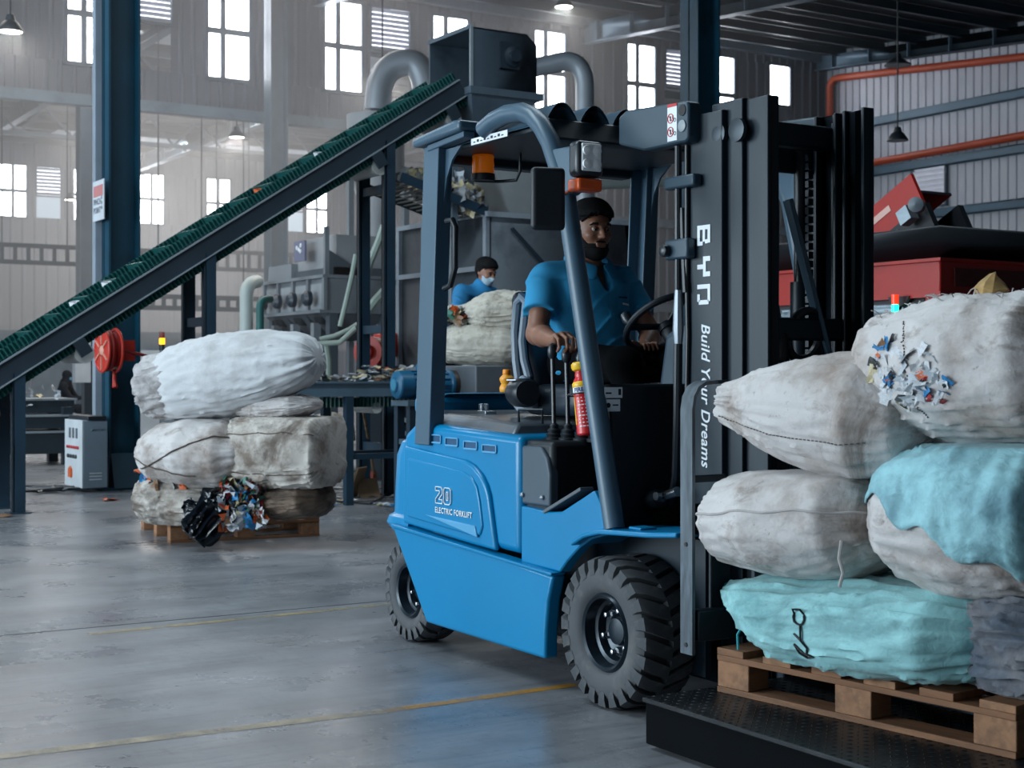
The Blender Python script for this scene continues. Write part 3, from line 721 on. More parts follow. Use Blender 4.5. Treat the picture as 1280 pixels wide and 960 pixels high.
# ---- mast
def rail(s_, y0, x0, x1, z0, z1, t=.016, fl_=.05, m=MASTM, name='mast_rail'):
    q = MB(); y = s_ * y0; yi = s_ * (y0 - t); yf = s_ * (y0 - fl_)
    q.b2((x0, y, z0), (x1, yi, z1)); q.b2((x0, yi, z0), (x0 + t, yf, z1)); q.b2((x1 - t, yi, z0), (x1, yf, z1))
    return fp(q, name, m, .004)
for s_ in (-1, 1):
    rail(s_, .285, .07, .265, .10, 2.07)
    rail(s_, .262, .185, .345, .10, 2.10, m=GREASE)
    rail(s_, .245, .30, .455, .12, 2.095, m=GREASE)
    r_ = None
    for k in range(2):
        fp(MB().lathe([(.035, 0), (.04, .006), (.04, .02), (.02, .024)], (.235 + k * .10, s_ * .262, 1.99), (0, s_, 0), 18), 'mast_roller', mat('roller_steel', rgb(46, 56, 64), .4, .3))
    fp(MB().tube([(.13, s_ * .20, .2), (.13, s_ * .20, 1.5)], .038, 16), 'lift_cylinder', MASTM)
    fp(MB().tube([(.13, s_ * .20, 1.5), (.13, s_ * .20, 1.98)], .024, 14), 'cylinder_rod', BLACKS)
    q = MB()
    for k in range(44): q.b2((.205, s_ * .165 - .012, .62 + k * .032), (.222, s_ * .165 + .012, .62 + k * .032 + .024))
    fp(q, 'lift_chain', GREASE)
fp(MB().b2((.20, -.24, 1.97), (.26, .24, 2.055)), 'mast_crosshead', MASTM, .01)
fp(MB().b2((.09, -.27, 1.90), (.12, .27, 2.02)), 'mast_crosshead', MASTM, .01)
fp(MB().b2((.08, -.27, 1.10), (.11, .27, 1.20)), 'mast_crosshead', MASTM, .01)
fp(MB().b2((.07, -.27, .14), (.12, .27, .34)), 'mast_crosshead', MASTM, .01)
fp(MB().b2((.30, -.22, 1.28), (.33, .22, 1.36)), 'mast_crosshead', MASTM, .01)
fp(MB().tube([(.20, -.02, 1.99), (.13, .06, 1.75), (.06, .12, 1.42), (.10, .14, 1.2)], .028, 10), 'hose_sheath', GUARD)
fp(MB().bar((.26, .02, 1.78), (.32, .155, 1.22), .07, .018), 'mast_stay', GUARD, .004)
q = MB(); cc = Vector((.30, .06, 1.30))
q.tube([cc + Vector((.02 * math.sin(a), .075 * math.cos(a), .085 * math.sin(a))) for a in [2 * PI * k / 28 for k in range(28)]], .016, 8, closed=True)
q.tube([cc + Vector((0, .075, 0)), cc + Vector((0, .085, -.12)), cc + Vector((-.02, .08, -.4))], .016, 8); fp(q, 'hydraulic_hose', BLACKS)
fp(MB().lathe([(.03, 0), (.034, .02), (.034, .10), (.02, .12), (.012, .15)], (.30, -.06, 1.20), (0, 0, 1), 16), 'hydraulic_valve', BLACKS)
fp(MB().b2((.26, -.12, 1.17), (.34, .0, 1.2)), 'valve_bracket', MASTM)
# guard boxes on top of the outer rails
for s_ in (-1, 1):
    b_ = fp(MB().prism([(-.225, 2.135), (.135, 2.115), (.145, 2.10), (.145, 1.985), (.13, 1.972), (-.115, 1.972), (-.27, 2.015), (-.27, 2.115)], 'y', s_ * .275, s_ * .335), 'mast_end_box', CHAR, .008)
    if s_ < 0:
        y = -.3365
        fp(MB().b2((.028, y, 1.985), (.082, y + .002, 2.105)), 'warning_decal', DECALW, 0, b_)
        fp(MB().b2((.028, y - .0006, 2.105), (.082, y + .002, 2.116)), 'decal_header', DECALR, 0, b_)
        q = MB()
        for zc_ in (2.065, 2.018):
            c_ = Vector((.047, y - .0006, zc_)); q.tube([c_ + Vector((.016 * math.cos(a), 0, .016 * math.sin(a))) for a in [2 * PI * k / 20 for k in range(20)]], .002, 4, closed=True)
            q.bar(c_ + Vector((-.011, 0, .011)), c_ + Vector((.011, 0, -.011)), .002, .003, (0, -1, 0))
        fp(q, 'prohibition_ring', DECALR, 0, b_)
        q = MB()
        for zc_ in (2.065, 2.018):
            q.b2((.043, y - .0004, zc_ - .010), (.050, y, zc_ + .008)); q.tube([Vector((.071, y, zc_ - .008)) + Vector((.006 * math.cos(a), 0, .006 * math.sin(a))) for a in [2 * PI * k / 12 for k in range(12)]], .0015, 4, closed=True); q.b2((.056, y - .0004, zc_ - .003), (.063, y, zc_ + .010))
        fp(q, 'decal_print', INK, 0, b_)
        fp(MB().lathe([(.02, 0), (.02, .002), (.0001, .002)], (.112, -.336, 2.085), (0, -1, 0), 20), 'box_opening', INK, 0, b_)
        fp(MB().lathe([(.021, 0), (.021, .003), (.017, .005), (.0001, .005)], (.112, -.336, 2.03), (0, -1, 0), 20), 'box_cap', mat('cap_grey', rgb(150, 158, 164), .4), 0, b_)
# brackets, pipes and fittings on the right rail
for z, x0, x1 in ((1.84, -.01, .16), (1.59, -.005, .125)):
    fp(MB().b2((x0, -.325, z - .022), (x1, -.285, z + .022) if z > 1.7 else (x1, -.285, z + .05)), 'pipe_bracket', CHAR, .008)
fp(MB().lathe([(.022, 0), (.022, .02), (.012, .026)], (.015, -.33, 1.60), (0, -1, 0), 8), 'bracket_nut', BLACKS)
fp(MB().tube([(.05, -.305, 1.97), (.05, -.305, 1.46)], .013, 10), 'mast_pipe', BLACKS)
fp(MB().tube([(.05, -.305, 1.46), (.05, -.305, 1.40), (.05, -.305, 1.32), (.05, -.305, 1.27)], [.013, .017, .02, .015], 8), 'pipe_fitting', mat('fitting_steel', rgb(150, 158, 166), .4, .5))
fp(MB().tube([(.05, -.305, 1.27), (.045, -.305, 1.0), (.03, -.30, .8), (-.02, -.28, .7)], .016, 10), 'mast_hose', BLACKS)
fp(MB().tube([(.085, -.295, 1.97), (.085, -.295, 1.5), (.09, -.295, 1.3), (.08, -.295, .9)], .008, 8), 'mast_hose', BLACKS)
fp(MB().tube([(.06, -.295, 1.75), (.07, -.297, 1.6), (.085, -.30, 1.45)], .012, 8), 'mast_hose', BLACKS)
# lettering on the rail: squared capitals, then an italic line, both reading downwards
def block_letter(ch, s):
    """strokes in a unit cell; u across, v up"""
    B = {'B': [(0, 0, .22, 1), (.22, .8, .9, 1), (.22, .42, .82, .6), (.22, 0, 1, .2), (.72, .6, .92, .8), (.8, .2, 1, .42)],
         'Y': [(0, .45, .24, 1), (.76, .45, 1, 1), (.24, .45, .76, .66), (.39, 0, .62, .45)],
         'D': [(0, 0, .22, 1), (.22, .8, .85, 1), (.48, 0, .85, .2), (.78, .12, 1, .88)]}
    return B[ch]
q = MB()
zt_ = 1.672
for ch, z0 in (('B', 1.681), ('Y', 1.572), ('D', 1.475)):
    L_ = .070; Hh = .070
    for (u0, v0, u1, v1) in block_letter(ch, 1):
        # reading downwards: letter's right = -z, letter's up = +x
        q.b2((.135 + v0 * Hh, -.2875, z0 - u0 * L_), (.135 + v1 * Hh, -.285, z0 - u1 * L_))
fp(q, 'maker_lettering', DECALW)
Mdn = Matrix(((0, 1, 0, 0), (0, 0, -1, 0), (-1, 0, 0, 0), (0, 0, 0, 1)))
text_mesh('slogan_lettering', 'Build Your Dreams', .066, DECALW, FK, Matrix.Translation((.158, -.286, 1.34)) @ Mdn, shear=.25, offset=.0008, xscale=.92, spacing=1.05)
# ---- tilt cylinder, carriage, load backrest, forks
for s_ in (-1, 1):
    fp(MB().tube([(-.24, s_ * .33, .66), (-.02, s_ * .33, .72)], .035, 14), 'tilt_cylinder', BLACKS)
    fp(MB().tube([(-.02, s_ * .33, .72), (.08, s_ * .33, .75)], .018, 12), 'tilt_rod', CHROME)
    fp(MB().lathe([(.016, 0), (.016, .02)], (.01, s_ * .355, .73), (0, s_, 0), 8), 'tilt_pin', CHROME)
for z, h in ((.36, .10), (.70, .10)):
    fp(MB().b2((.462, -.58, z - h / 2), (.505, .58, z + h / 2)), 'carriage_bar', MASTM, .006)
for s_ in (-1, 1):
    fp(MB().b2((.455, s_ * .24, .30), (.475, s_ * .32, .76)), 'carriage_plate', MASTM, .004)
    fp(MB().b2((.455, s_ * .50, .30), (.47, s_ * .42, .74)), 'carriage_plate', MASTM, .004)
    ang = [(.45, .265), (.45, 1.03), (.45, 1.07), (.45, 1.10)]
    pth = [Vector((.475, s_ * .60, .27)), Vector((.475, s_ * .60, 1.05)), Vector((.475, s_ * .593, 1.09)), Vector((.475, s_ * .575, 1.12)), Vector((.475, s_ * .545, 1.135)), Vector((.475, s_ * .50, 1.138))]
    q = MB()
    wid = .06
    for i in range(len(pth)):
        d_ = (pth[min(i + 1, len(pth) - 1)] - pth[max(i - 1, 0)]).normalized(); nn = Vector((0, d_.z, -d_.y)).normalized() * .006
        q.v += [tuple(pth[i] + nn + Vector((-wid / 2, 0, 0))), tuple(pth[i] + nn + Vector((wid / 2, 0, 0))), tuple(pth[i] - nn + Vector((wid / 2, 0, 0))), tuple(pth[i] - nn + Vector((-wid / 2, 0, 0)))]
    for i in range(len(pth) - 1):
        for k in range(4): q.f.append((i * 4 + k, i * 4 + (k + 1) % 4, i * 4 + 4 + (k + 1) % 4, i * 4 + 4 + k))
    q.f += [(0, 1, 2, 3), tuple((len(pth) - 1) * 4 + k for k in range(4))]
    br = fp(q, 'backrest_side_bar', STEEL)
    for z in (.30, .62): fp(MB().lathe([(.007, 0), (.007, .003), (.0001, .003)], (.475, s_ * .606, z), (0, s_, 0), 10), 'bolt_hole', INK, 0, br)
    fp(MB().b2((.45, s_ * .59, .815), (.47, s_ * .44, .838)), 'backrest_tie', MASTM, .003)
    fl2 = [(s_ * .595, .80), (s_ * .505, .80), (s_ * .505, 1.132), (s_ * .55, 1.128), (s_ * .58, 1.108), (s_ * .595, 1.07)]
    fp(MB().prism([(s_ * .595, .27), (s_ * .56, .27), (s_ * .56, .80), (s_ * .595, .80)], 'x', .440, .447), 'backrest_flange', MASTM)
    fp(MB().b2((.445, s_ * .215, .13), (.50, s_ * .115, .76)), 'fork_shank', MASTM, .008)
    fp(MB().prism([(.445, .175), (1.5, .19), (1.5, .20), (.445, .225)], 'y', s_ * .215, s_ * .115), 'fork_blade', MASTM, .004)
fp(MB().b2((.445, -.50, 1.132), (.505, .50, 1.144)), 'backrest_top_bar', MASTM, .002)
for y in (-.12, .12): fp(MB().b2((.46, y - .012, .74), (.475, y + .012, 1.135)), 'backrest_bar', MASTM, .002)

# ---- fire extinguisher strapped to the pillar
fe = thing('fire_extinguisher', 'small red and yellow fire extinguisher strapped to the forklift front pillar', 'extinguisher', (-.235, -.50, .94), world=False)
fe.rotation_euler = (0, math.radians(-9), 0)
FER = mat('extinguisher_red', rgb(206, 34, 40), .3, 0, .04); FEY = mat('extinguisher_yellow', rgb(242, 190, 34), .35, 0, .04)
MB().lathe([(.030, 0), (.036, .006), (.036, .19), (.030, .205), (.024, .215), (.022, .235)], (0, 0, 0), (0, 0, 1), 28).build('cylinder', FER, fe)
MB().lathe([(.0365, .175), (.038, .178), (.038, .19), (.034, .196)], (0, 0, 0), (0, 0, 1), 28).build('collar_band', FEY, fe)
MB().lathe([(.022, .235), (.032, .24), (.036, .25), (.036, .262), (.03, .268), (.0001, .268)], (0, 0, 0), (0, 0, 1), 28).build('cap', FEY, fe)
MB().lathe([(.0245, .197), (.0255, .2), (.0245, .226), (.0235, .23)], (0, 0, 0), (0, 0, 1), 28).build('neck_sleeve', FER, fe)
def wrap_text(body, size, z, R, name, m, a0, parent, **k):
    o = text_mesh(name, body, size, m, parent, Matrix.Identity(4), extrude=0.0004, **k)
    for v in o.data.vertices:
        a = a0 + v.co.x / R; r = R + v.co.z
        v.co = (r * math.cos(a), r * math.sin(a), z + v.co.y)
    return o
MB().lathe([(.0366, .200 - .045), (.0368, .155), (.0368, .176), (.0366, .176)], (0, 0, 0), (0, 0, 1), 28).build('label_band', DECALW, fe)
wrap_text('FIRE', .022, .158, .0370, 'label_lettering', mat('navy_print', rgb(30, 50, 110), .5), math.radians(-92), fe, offset=.0008)
q = MB()
for r in range(9):
    for c_ in range(3):
        a = math.radians(-75 + c_ * 22); a2 = a + math.radians(17 - 5 * ((r * 7 + c_ * 3) % 3)); z = .03 + r * .013
        q.grid(lambda u, v, a=a, a2=a2, z=z: (.0364 * math.cos(a + (a2 - a) * u), .0364 * math.sin(a + (a2 - a) * u), z + .004 * v), 4, 2)
q.build('instruction_print', DECALW, fe)
q = MB(); q.grid(lambda u, v: (.0364 * math.cos(math.radians(-150 + 50 * u)), .0364 * math.sin(math.radians(-150 + 50 * u)), .04 + .11 * v * (0.3 + .7 * u)), 8, 2); q.build('flame_print', FEY, fe)
MB().tube([Vector((-.0 + .048 * math.cos(a), .048 * math.sin(a) - .012, .15)) for a in [2 * PI * k / 24 for k in range(24)]], .003, 6, closed=True).build('strap', BLACKS, fe)
# ---- bottle on the counterweight
bt = thing('bottle', 'small orange plastic bottle standing on the forklift counterweight', 'bottle', (-1.56, -.03, 1.078))
ORG = mat('orange_plastic', rgb(240, 158, 30), .35, 0, .06)
MB().lathe([(.030, 0), (.033, .004), (.034, .02), (.026, .038), (.034, .056), (.033, .065), (.02, .078), (.017, .082), (.0001, .082)], (0, 0, 0), (0, 0, 1), 20).build('body', ORG, bt)
MB().lathe([(.019, .08), (.02, .082), (.0195, .10), (.017, .104), (.0001, .104)], (0, 0, 0), (0, 0, 1), 16).build('cap', mat('orange_cap', rgb(236, 140, 20), .4), bt)
# ================================================================= people: a distance field per figure, skinned by surface nets
class Field:
    def __init__(s, lo, hi, h):
        s.lo = np.array(lo, np.float32); s.h = h
        s.n = np.ceil((np.array(hi) - s.lo) / h).astype(int) + 1
        s.d = np.full(s.n, 1.0, np.float32)
    def region(s, lo, hi, pad):
        a = np.clip(np.floor((np.array(lo) - pad - s.lo) / s.h).astype(int), 0, s.n); b = np.clip(np.ceil((np.array(hi) + pad - s.lo) / s.h).astype(int) + 1, 0, s.n)
        if np.any(b <= a): return None
        ax = [s.lo[i] + s.h * np.arange(a[i], b[i], dtype=np.float32) for i in range(3)]
        P = np.stack(np.meshgrid(*ax, indexing='ij'), -1)
        return tuple(slice(a[i], b[i]) for i in range(3)), P
    def put(s, lo, hi, fn, k, op='u'):
        R = s.region(lo, hi, k * 1.5 + s.h * 3)
        if R is None: return s
        sl, P = R; d2 = fn(P); d1 = s.d[sl]
        if op == 'u':
            if k > 0: hh = np.maximum(k - np.abs(d1 - d2), 0) / k; s.d[sl] = np.minimum(d1, d2) - hh * hh * k * .25
            else: s.d[sl] = np.minimum(d1, d2)
        else:
            d2 = -d2
            if k > 0: hh = np.maximum(k - np.abs(d1 - d2), 0) / k; s.d[sl] = np.maximum(d1, d2) + hh * hh * k * .25
            else: s.d[sl] = np.maximum(d1, d2)
        return s
    def cap(s, a, b, ra, rb=None, k=.02, op='u', flat=None):
        a, b = np.array(a, np.float32), np.array(b, np.float32); rb = ra if rb is None else rb; m = max(ra, rb)
        def fn(P):
            ab = b - a; t = np.clip(((P - a) @ ab) / max(1e-9, float(ab @ ab)), 0, 1); q = P - a - t[..., None] * ab
            if flat is not None:
                ax, f = np.array(flat[0], np.float32), flat[1]; c = q @ ax; q = q + (c * (f - 1))[..., None] * ax
            return np.sqrt((q * q).sum(-1)) - (ra + (rb - ra) * t)
        return s.put(np.minimum(a, b) - m, np.maximum(a, b) + m, fn, k, op)
    def ell(s, c, r, k=.02, op='u', R=None):
        c, r = np.array(c, np.float32), np.array(r, np.float32); m = float(r.max())
        def fn(P):
            q = P - c
            if R is not None: q = q @ np.array(R, np.float32)
            k0 = np.sqrt(((q / r) ** 2).sum(-1)); k1 = np.sqrt(((q / (r * r)) ** 2).sum(-1))
            return k0 * (k0 - 1) / np.maximum(k1, 1e-6)
        return s.put(c - m, c + m, fn, k, op)
    def mesh(s, name, m):
        d = s.d; ins = d < 0; h = s.h; nx, ny, nz = d.shape
        c = np.zeros((nx - 1, ny - 1, nz - 1), np.int8)
        for i in (0, 1):
            for j in (0, 1):
                for k in (0, 1): c += ins[i:nx - 1 + i, j:ny - 1 + j, k:nz - 1 + k]
        cell = np.argwhere((c > 0) & (c < 8)); idx = -np.ones(c.shape, np.int64); idx[tuple(cell.T)] = np.arange(len(cell))
        acc = np.zeros((len(cell), 3)); cnt = np.zeros(len(cell))
        V = {}
        for i in (0, 1):
            for j in (0, 1):
                for k in (0, 1): V[i, j, k] = d[cell[:, 0] + i, cell[:, 1] + j, cell[:, 2] + k]
        for a in V:
            for ax in range(3):
                if a[ax] == 0:
                    b = list(a); b[ax] = 1; va, vb = V[a], V[tuple(b)]; x = (va < 0) != (vb < 0)
                    t = np.where(x, va / np.where(x, va - vb, 1), 0)
                    p = np.tile(np.array(a, float), (len(cell), 1)); p[:, ax] += t
                    acc[x] += p[x]; cnt[x] += 1
        verts = s.lo + h * (cell + acc / cnt[:, None])
        faces = []
        for ax in range(3):
            o1, o2 = [(1, 2), (2, 0), (0, 1)][ax]
            sl0 = [slice(1, n - 1) for n in d.shape]; sl1 = list(sl0); sl0[ax] = slice(0, d.shape[ax] - 1); sl1[ax] = slice(1, d.shape[ax])
            A, B = ins[tuple(sl0)], ins[tuple(sl1)]
            e = np.argwhere(A != B); st = A[tuple(e.T)]
            off = np.array([x.start for x in sl0]); g = e + off
            def nb(q1, q2):
                w_ = g.copy(); w_[:, o1] -= q1; w_[:, o2] -= q2; return idx[tuple(w_.T)]
            q = np.stack([nb(0, 0), nb(1, 0), nb(1, 1), nb(0, 1)], 1)
            q[~st] = q[~st][:, ::-1]; faces.append(q)
        F = np.concatenate(faces); F = F[(F >= 0).all(1)]
        # light smoothing
        E_ = np.concatenate([F[:, [0, 1]], F[:, [1, 2]], F[:, [2, 3]], F[:, [3, 0]]])
        for _ in range(2):
            sm = np.zeros_like(verts); ct = np.zeros(len(verts)); np.add.at(sm, E_[:, 0], verts[E_[:, 1]]); np.add.at(ct, E_[:, 0], 1); np.add.at(sm, E_[:, 1], verts[E_[:, 0]]); np.add.at(ct, E_[:, 1], 1)
            verts = verts * .6 + .4 * sm / np.maximum(ct, 1)[:, None]
        me = bpy.data.meshes.new(name); me.from_pydata(verts.tolist(), [], F.tolist()); me.polygons.foreach_set('use_smooth', [True] * len(me.polygons)); me.materials.append(m); me.update()
        return me
def npv(*a): return np.array(a, np.float32)
def head_local(c, yaw, pitch, roll=0, s=1.0):
    R = Euler((roll, pitch, yaw), 'XYZ').to_matrix(); c = Vector(c)
    f = lambda x, y, z: tuple(c + R @ Vector((x, y, z)) * s)
    Rn = np.array(R)          # columns: head axes; q @ R gives head coordinates
    return f, Rn
def head_sdf(F, c, yaw, pitch, s=1.0, face=True):
    f, R = head_local(c, yaw, pitch, 0, s)
    F.ell(f(-.012, 0, .025), npv(.098, .076, .092) * s, .02, R=R)                    # cranium
    F.ell(f(.018, 0, -.02), npv(.074, .064, .085) * s, .03, R=R)                     # face
    F.ell(f(.030, 0, -.078), npv(.052, .050, .042) * s, .03, R=R)                    # jaw
    F.ell(f(.068, 0, -.096), npv(.022, .026, .018) * s, .02, R=R)                    # chin
    if face:
        F.cap(f(.082, -.03, .022), f(.082, .03, .022), .012 * s, .012 * s, .015)     # brow
        for y in (-.032, .032):
            F.ell(f(.094, y, .004), npv(.014, .017, .011) * s, .012, 's', R)         # sockets
            F.ell(f(.064, y * 1.25, -.026), npv(.022, .02, .016) * s, .02, R=R)      # cheekbones
            F.ell(f(-.004, y * 2.42, -.008), npv(.017, .009, .031) * s, .006, R=R)   # ears
            F.ell(f(.004, y * 2.55, -.008), npv(.008, .006, .016) * s, .005, 's', R)
        F.cap(f(.088, 0, .012), f(.108, 0, -.028), .007 * s, .0115 * s, .012)        # nose
        for y in (-.011, .011): F.ell(f(.099, y, -.031), npv(.010, .008, .008) * s, .006, R=R)
        F.cap(f(.088, -.018, -.060), f(.088, .018, -.060), .0075 * s, None, .006)    # lips
        F.cap(f(.086, -.015, -.072), f(.086, .015, -.072), .008 * s, None, .006)
        F.cap(f(.097, -.02, -.066), f(.097, .02, -.066), .0025 * s, None, .004, 's')
def hand_sdf(F, W, K, tips, thumb, rp=.021, rf=.0088, n=(0, 0, 1)):
    """W wrist, K four knuckles, tips: per finger [mid joint, end joint], thumb: chain from the palm's side"""
    W = Vector(W); mid = sum((Vector(k) for k in K), Vector()) / 4
    for k in K: F.cap(W.lerp(mid, .15), k, rp * .95, rf * 1.25, .014)
    for k, ch, sc in zip(K, tips, (.98, 1.02, 1.0, .86)):
        a = Vector(k); r = rf * sc
        for j, b in enumerate(ch):
            F.cap(a, b, r, r * .92, .004); a = Vector(b); r *= .92
    a = Vector(thumb[0])
    for b in thumb[1:]: F.cap(a, b, rf * 1.25, rf * 1.1, .006); a = Vector(b)
def folds(P, f=14.0, a=.004, seed=0.0):
    x, y, z = P[..., 0], P[..., 1], P[..., 2]
    w1 = z * f * .9 + np.abs(y) * f * .7 + x * f * .5 + 1.4 * np.sin(y * 11 + seed) + 1.1 * np.sin(z * 13 + 2 * seed)
    w2 = z * f * 1.3 - y * f * .5 - x * f * .9 + 1.5 * np.sin(x * 12 + y * 9 + seed)
    r = (1 - np.abs(np.sin(w1))) ** 3 * (.5 + .5 * np.sin(y * 15 + z * 9)) + (1 - np.abs(np.sin(w2))) ** 3 * (.5 + .5 * np.cos(y * 12 - z * 10 + seed))
    return (-1.3 * a * r).astype(np.float32) + .5 * a * (np.sin(P[..., 0] * f * 1.1 + 2.1 * np.sin(P[..., 2] * f * .6 + seed) + seed) * np.cos(P[..., 2] * f * 1.7 + P[..., 1] * f * 1.3 + seed * 2))

SKIN = mat('brown_skin', rgb(132, 90, 70), 0.5, 0, .10, 14, bump=.02, bscale=300)
SKIN2 = mat('tan_skin', rgb(150, 104, 84), 0.5, 0, .08, 14)
HAIRM = mat('black_hair', rgb(9, 9, 11), 0.75, 0, .3, 60, bump=.35, bscale=350, spec=.2)
POLO = mat('blue_polo_cotton', rgb(38, 140, 186), 0.85, 0, .06, 9, bump=.06, bscale=500)
POLO2 = mat('blue_work_shirt', rgb(30, 118, 168), 0.85, 0, .06, 9, bump=.05, bscale=300)
TROUS = mat('black_trousers', rgb(7, 9, 12), 0.95, 0, .12, 9, bump=.05, bscale=300, spec=.1)
EYEW = mat('eye_white', rgb(140, 132, 128), .3); EYED = mat('eye_dark', rgb(22, 14, 12), .2)

# ---------------- the driver
DR = thing('person', 'bearded driver in a blue polo shirt seated on the forklift', 'person', (-.90, 0, 1.12), world=True)
hc, hy, hp = (-.935, 0.0, 1.768), -.05, .06
SHR, SHL = Vector((-.985, -.195, 1.555)), Vector((-.985, .195, 1.555))
ELR, WRR = Vector((-.885, -.300, 1.325)), Vector((-.615, -.385, 1.292))
rimp = lambda deg: swc + (u_ * math.cos(math.radians(deg)) + v_ * math.sin(math.radians(deg))) * .165
ELL, WRL = Vector((-.86, .265, 1.33)), Vector((-.668, .085, 1.278))
F = Field((-1.16, -.46, 1.14), (-.42, .36, 1.93), .0046)
head_sdf(F, hc, hy, hp)
F.cap((-.965, 0, 1.55), (-.945, 0, 1.70), .062, .054, .03)                                     # neck
F.cap((-.975, -.13, 1.555), (-.975, .13, 1.555), .07, .07, .03)                                # shoulder girdle
F.cap((-.965, 0, 1.48), (-.93, 0, 1.22), .125, .12, .05, flat=((1, 0, 0), 1.25))               # trunk
for SH, EL, WR in ((SHR, ELR, WRR), (SHL, ELL, WRL)):
    F.cap(SH, EL, .052, .043, .03); m_ = EL.lerp(WR, .35); F.cap(EL, m_, .042, .041, .02); F.cap(m_, WR, .041, .027, .02)
KN = [(-.545, -.432, 1.309), (-.538, -.410, 1.316), (-.535, -.388, 1.316), (-.540, -.367, 1.309)]
TP = [[(-.512, -.440, 1.292), (-.510, -.438, 1.262), (-.530, -.434, 1.248)], [(-.500, -.412, 1.297), (-.494, -.412, 1.264), (-.514, -.411, 1.247)],
      [(-.498, -.386, 1.297), (-.492, -.388, 1.264), (-.512, -.389, 1.248)], [(-.506, -.362, 1.292), (-.500, -.364, 1.264), (-.518, -.366, 1.252)]]
hand_sdf(F, WRR, KN, TP, [(-.590, -.368, 1.285), (-.565, -.350, 1.268), (-.543, -.355, 1.252), (-.530, -.372, 1.246)])
g0 = rimp(82)
KL = []; TL = []
for k, dg in enumerate((74, 82, 90, 98)):
    r_ = rimp(dg); o_ = (r_ - swc).normalized()
    KL.append(tuple(r_ + o_ * .030 + swn * .018)); TL.append([tuple(r_ + swn * .026), tuple(r_ - o_ * .024 + swn * .004), tuple(r_ - o_ * .016 - swn * .018)])
hand_sdf(F, WRL, KL, TL, [tuple(Vector(KL[3]) - Vector((.03, .02, .01))), tuple(rimp(104) + swn * .022), tuple(rimp(112) + swn * .024)])
link('body', F.mesh('body', SKIN), DR)
# polo shirt
G = Field((-1.20, -.38, 1.13), (-.72, .38, 1.64), .0055)
G.cap((-.978, -.135, 1.548), (-.978, .135, 1.548), .083, None, .03)
G.cap((-.96, -.05, 1.47), (-.96, .05, 1.47), .142, None, .05, flat=((1, 0, 0), 1.1))
G.cap((-.96, 0, 1.45), (-.915, 0, 1.24), .158, .158, .06, flat=((1, 0, 0), 1.12))
G.cap((-.91, -.05, 1.21), (-.91, .05, 1.21), .125, None, .05)
for SH, EL in ((SHR, ELR), (SHL, ELL)):
    e = SH.lerp(EL, .62); G.cap(SH, e, .073, .070, .03)
    # flat cuff
    dr = (EL - SH).normalized(); cN = np.array(e, np.float32); dN = np.array(dr, np.float32)
    G.put(np.array(e) - .1, np.array(e) + .1, lambda P, cN=cN, dN=dN: np.maximum(-((P - cN) @ dN) - .0, np.sqrt(((P - cN) ** 2).sum(-1)) - .105), .004, 's')
G.d += folds(np.stack(np.meshgrid(*[G.lo[i] + G.h * np.arange(G.n[i], dtype=np.float32) for i in range(3)], indexing='ij'), -1), 19, .0075, .7)
# neckline opening: a V in front of the throat
G.ell((-.86, .012, 1.60), (.075, .030, .105), .008, 's'); G.cap((-.955, 0, 1.60), (-.945, 0, 1.70), .066, .07, .01, 's')
link('polo_shirt', G.mesh('polo_shirt', POLO), DR)
# collar: two folded leaves
q = MB()
for s_ in (-1, 1):
    top = []; bot = []
    for k in range(9):
        a = PI - s_ * PI * .97 * k / 8 if s_ > 0 else PI + PI * .97 * k / 8
        fx = -.945 + .080 * math.cos(a); fy = .082 * math.sin(a); fz = 1.668 - .030 * math.cos(a)
        if math.cos(a) > 0: fz -= .02 * math.cos(a)
        top.append(Vector((fx, fy, fz))); ln = .040 + .030 * max(0, math.cos(a))
        bot.append(Vector((fx + .030 * math.cos(a), fy + .030 * math.sin(a) + .030 * s_ * max(0, math.cos(a)), fz - ln)))
    vs = [p for t_, b_ in zip(top, bot) for p in (t_, t_.lerp(b_, .5) + (b_ - Vector((-.955, 0, b_.z))).normalized() * .012, b_)]
    q.add(vs, [(i * 3 + j, i * 3 + 3 + j, i * 3 + 4 + j, i * 3 + 1 + j) for i in range(8) for j in (0, 1)])
co = q.build('collar', POLO, DR); sm_ = co.modifiers.new('thick', 'SOLIDIFY'); sm_.thickness = .006; sb_ = co.modifiers.new('sub', 'SUBSURF'); sb_.levels = sb_.render_levels = 2
# pocket, button placket, chest logo follow the shirt surface
shirt_me = [c for c in DR.children if c.name.startswith('polo_shirt')][0].data
BV = BVHTree.FromPolygons([v.co[:] for v in shirt_me.vertices], [p.vertices[:] for p in shirt_me.polygons])
def onshirt(y, z, off=.002):
    h_ = BV.ray_cast(Vector((-.5, y, z)), Vector((-1, 0, 0)))
    return (h_[0] if h_[0] else Vector((-.82, y, z))) + Vector((off, 0, 0))
def patch(y0, y1, z0, z1, n, off, name, m, parent=DR, sk=0.0):
    q = MB(); q.grid(lambda u, v: onshirt(y0 + (y1 - y0) * u, z0 + (z1 - z0) * v + sk * u, off), n, n); return q.build(name, m, parent)
patch(.055, .135, 1.375, 1.475, 7, .0035, 'chest_pocket', POLO)
patch(.082, .128, 1.452, 1.460, 5, .0055, 'pocket_logo', DECALW, sk=-.004)
patch(.06, .12, 1.478, 1.486, 5, .004, 'chest_lettering', mat('navy_stitch', rgb(14, 60, 110), .8))
patch(.004, .030, 1.33, 1.49, 8, .003, 'placket', POLO)
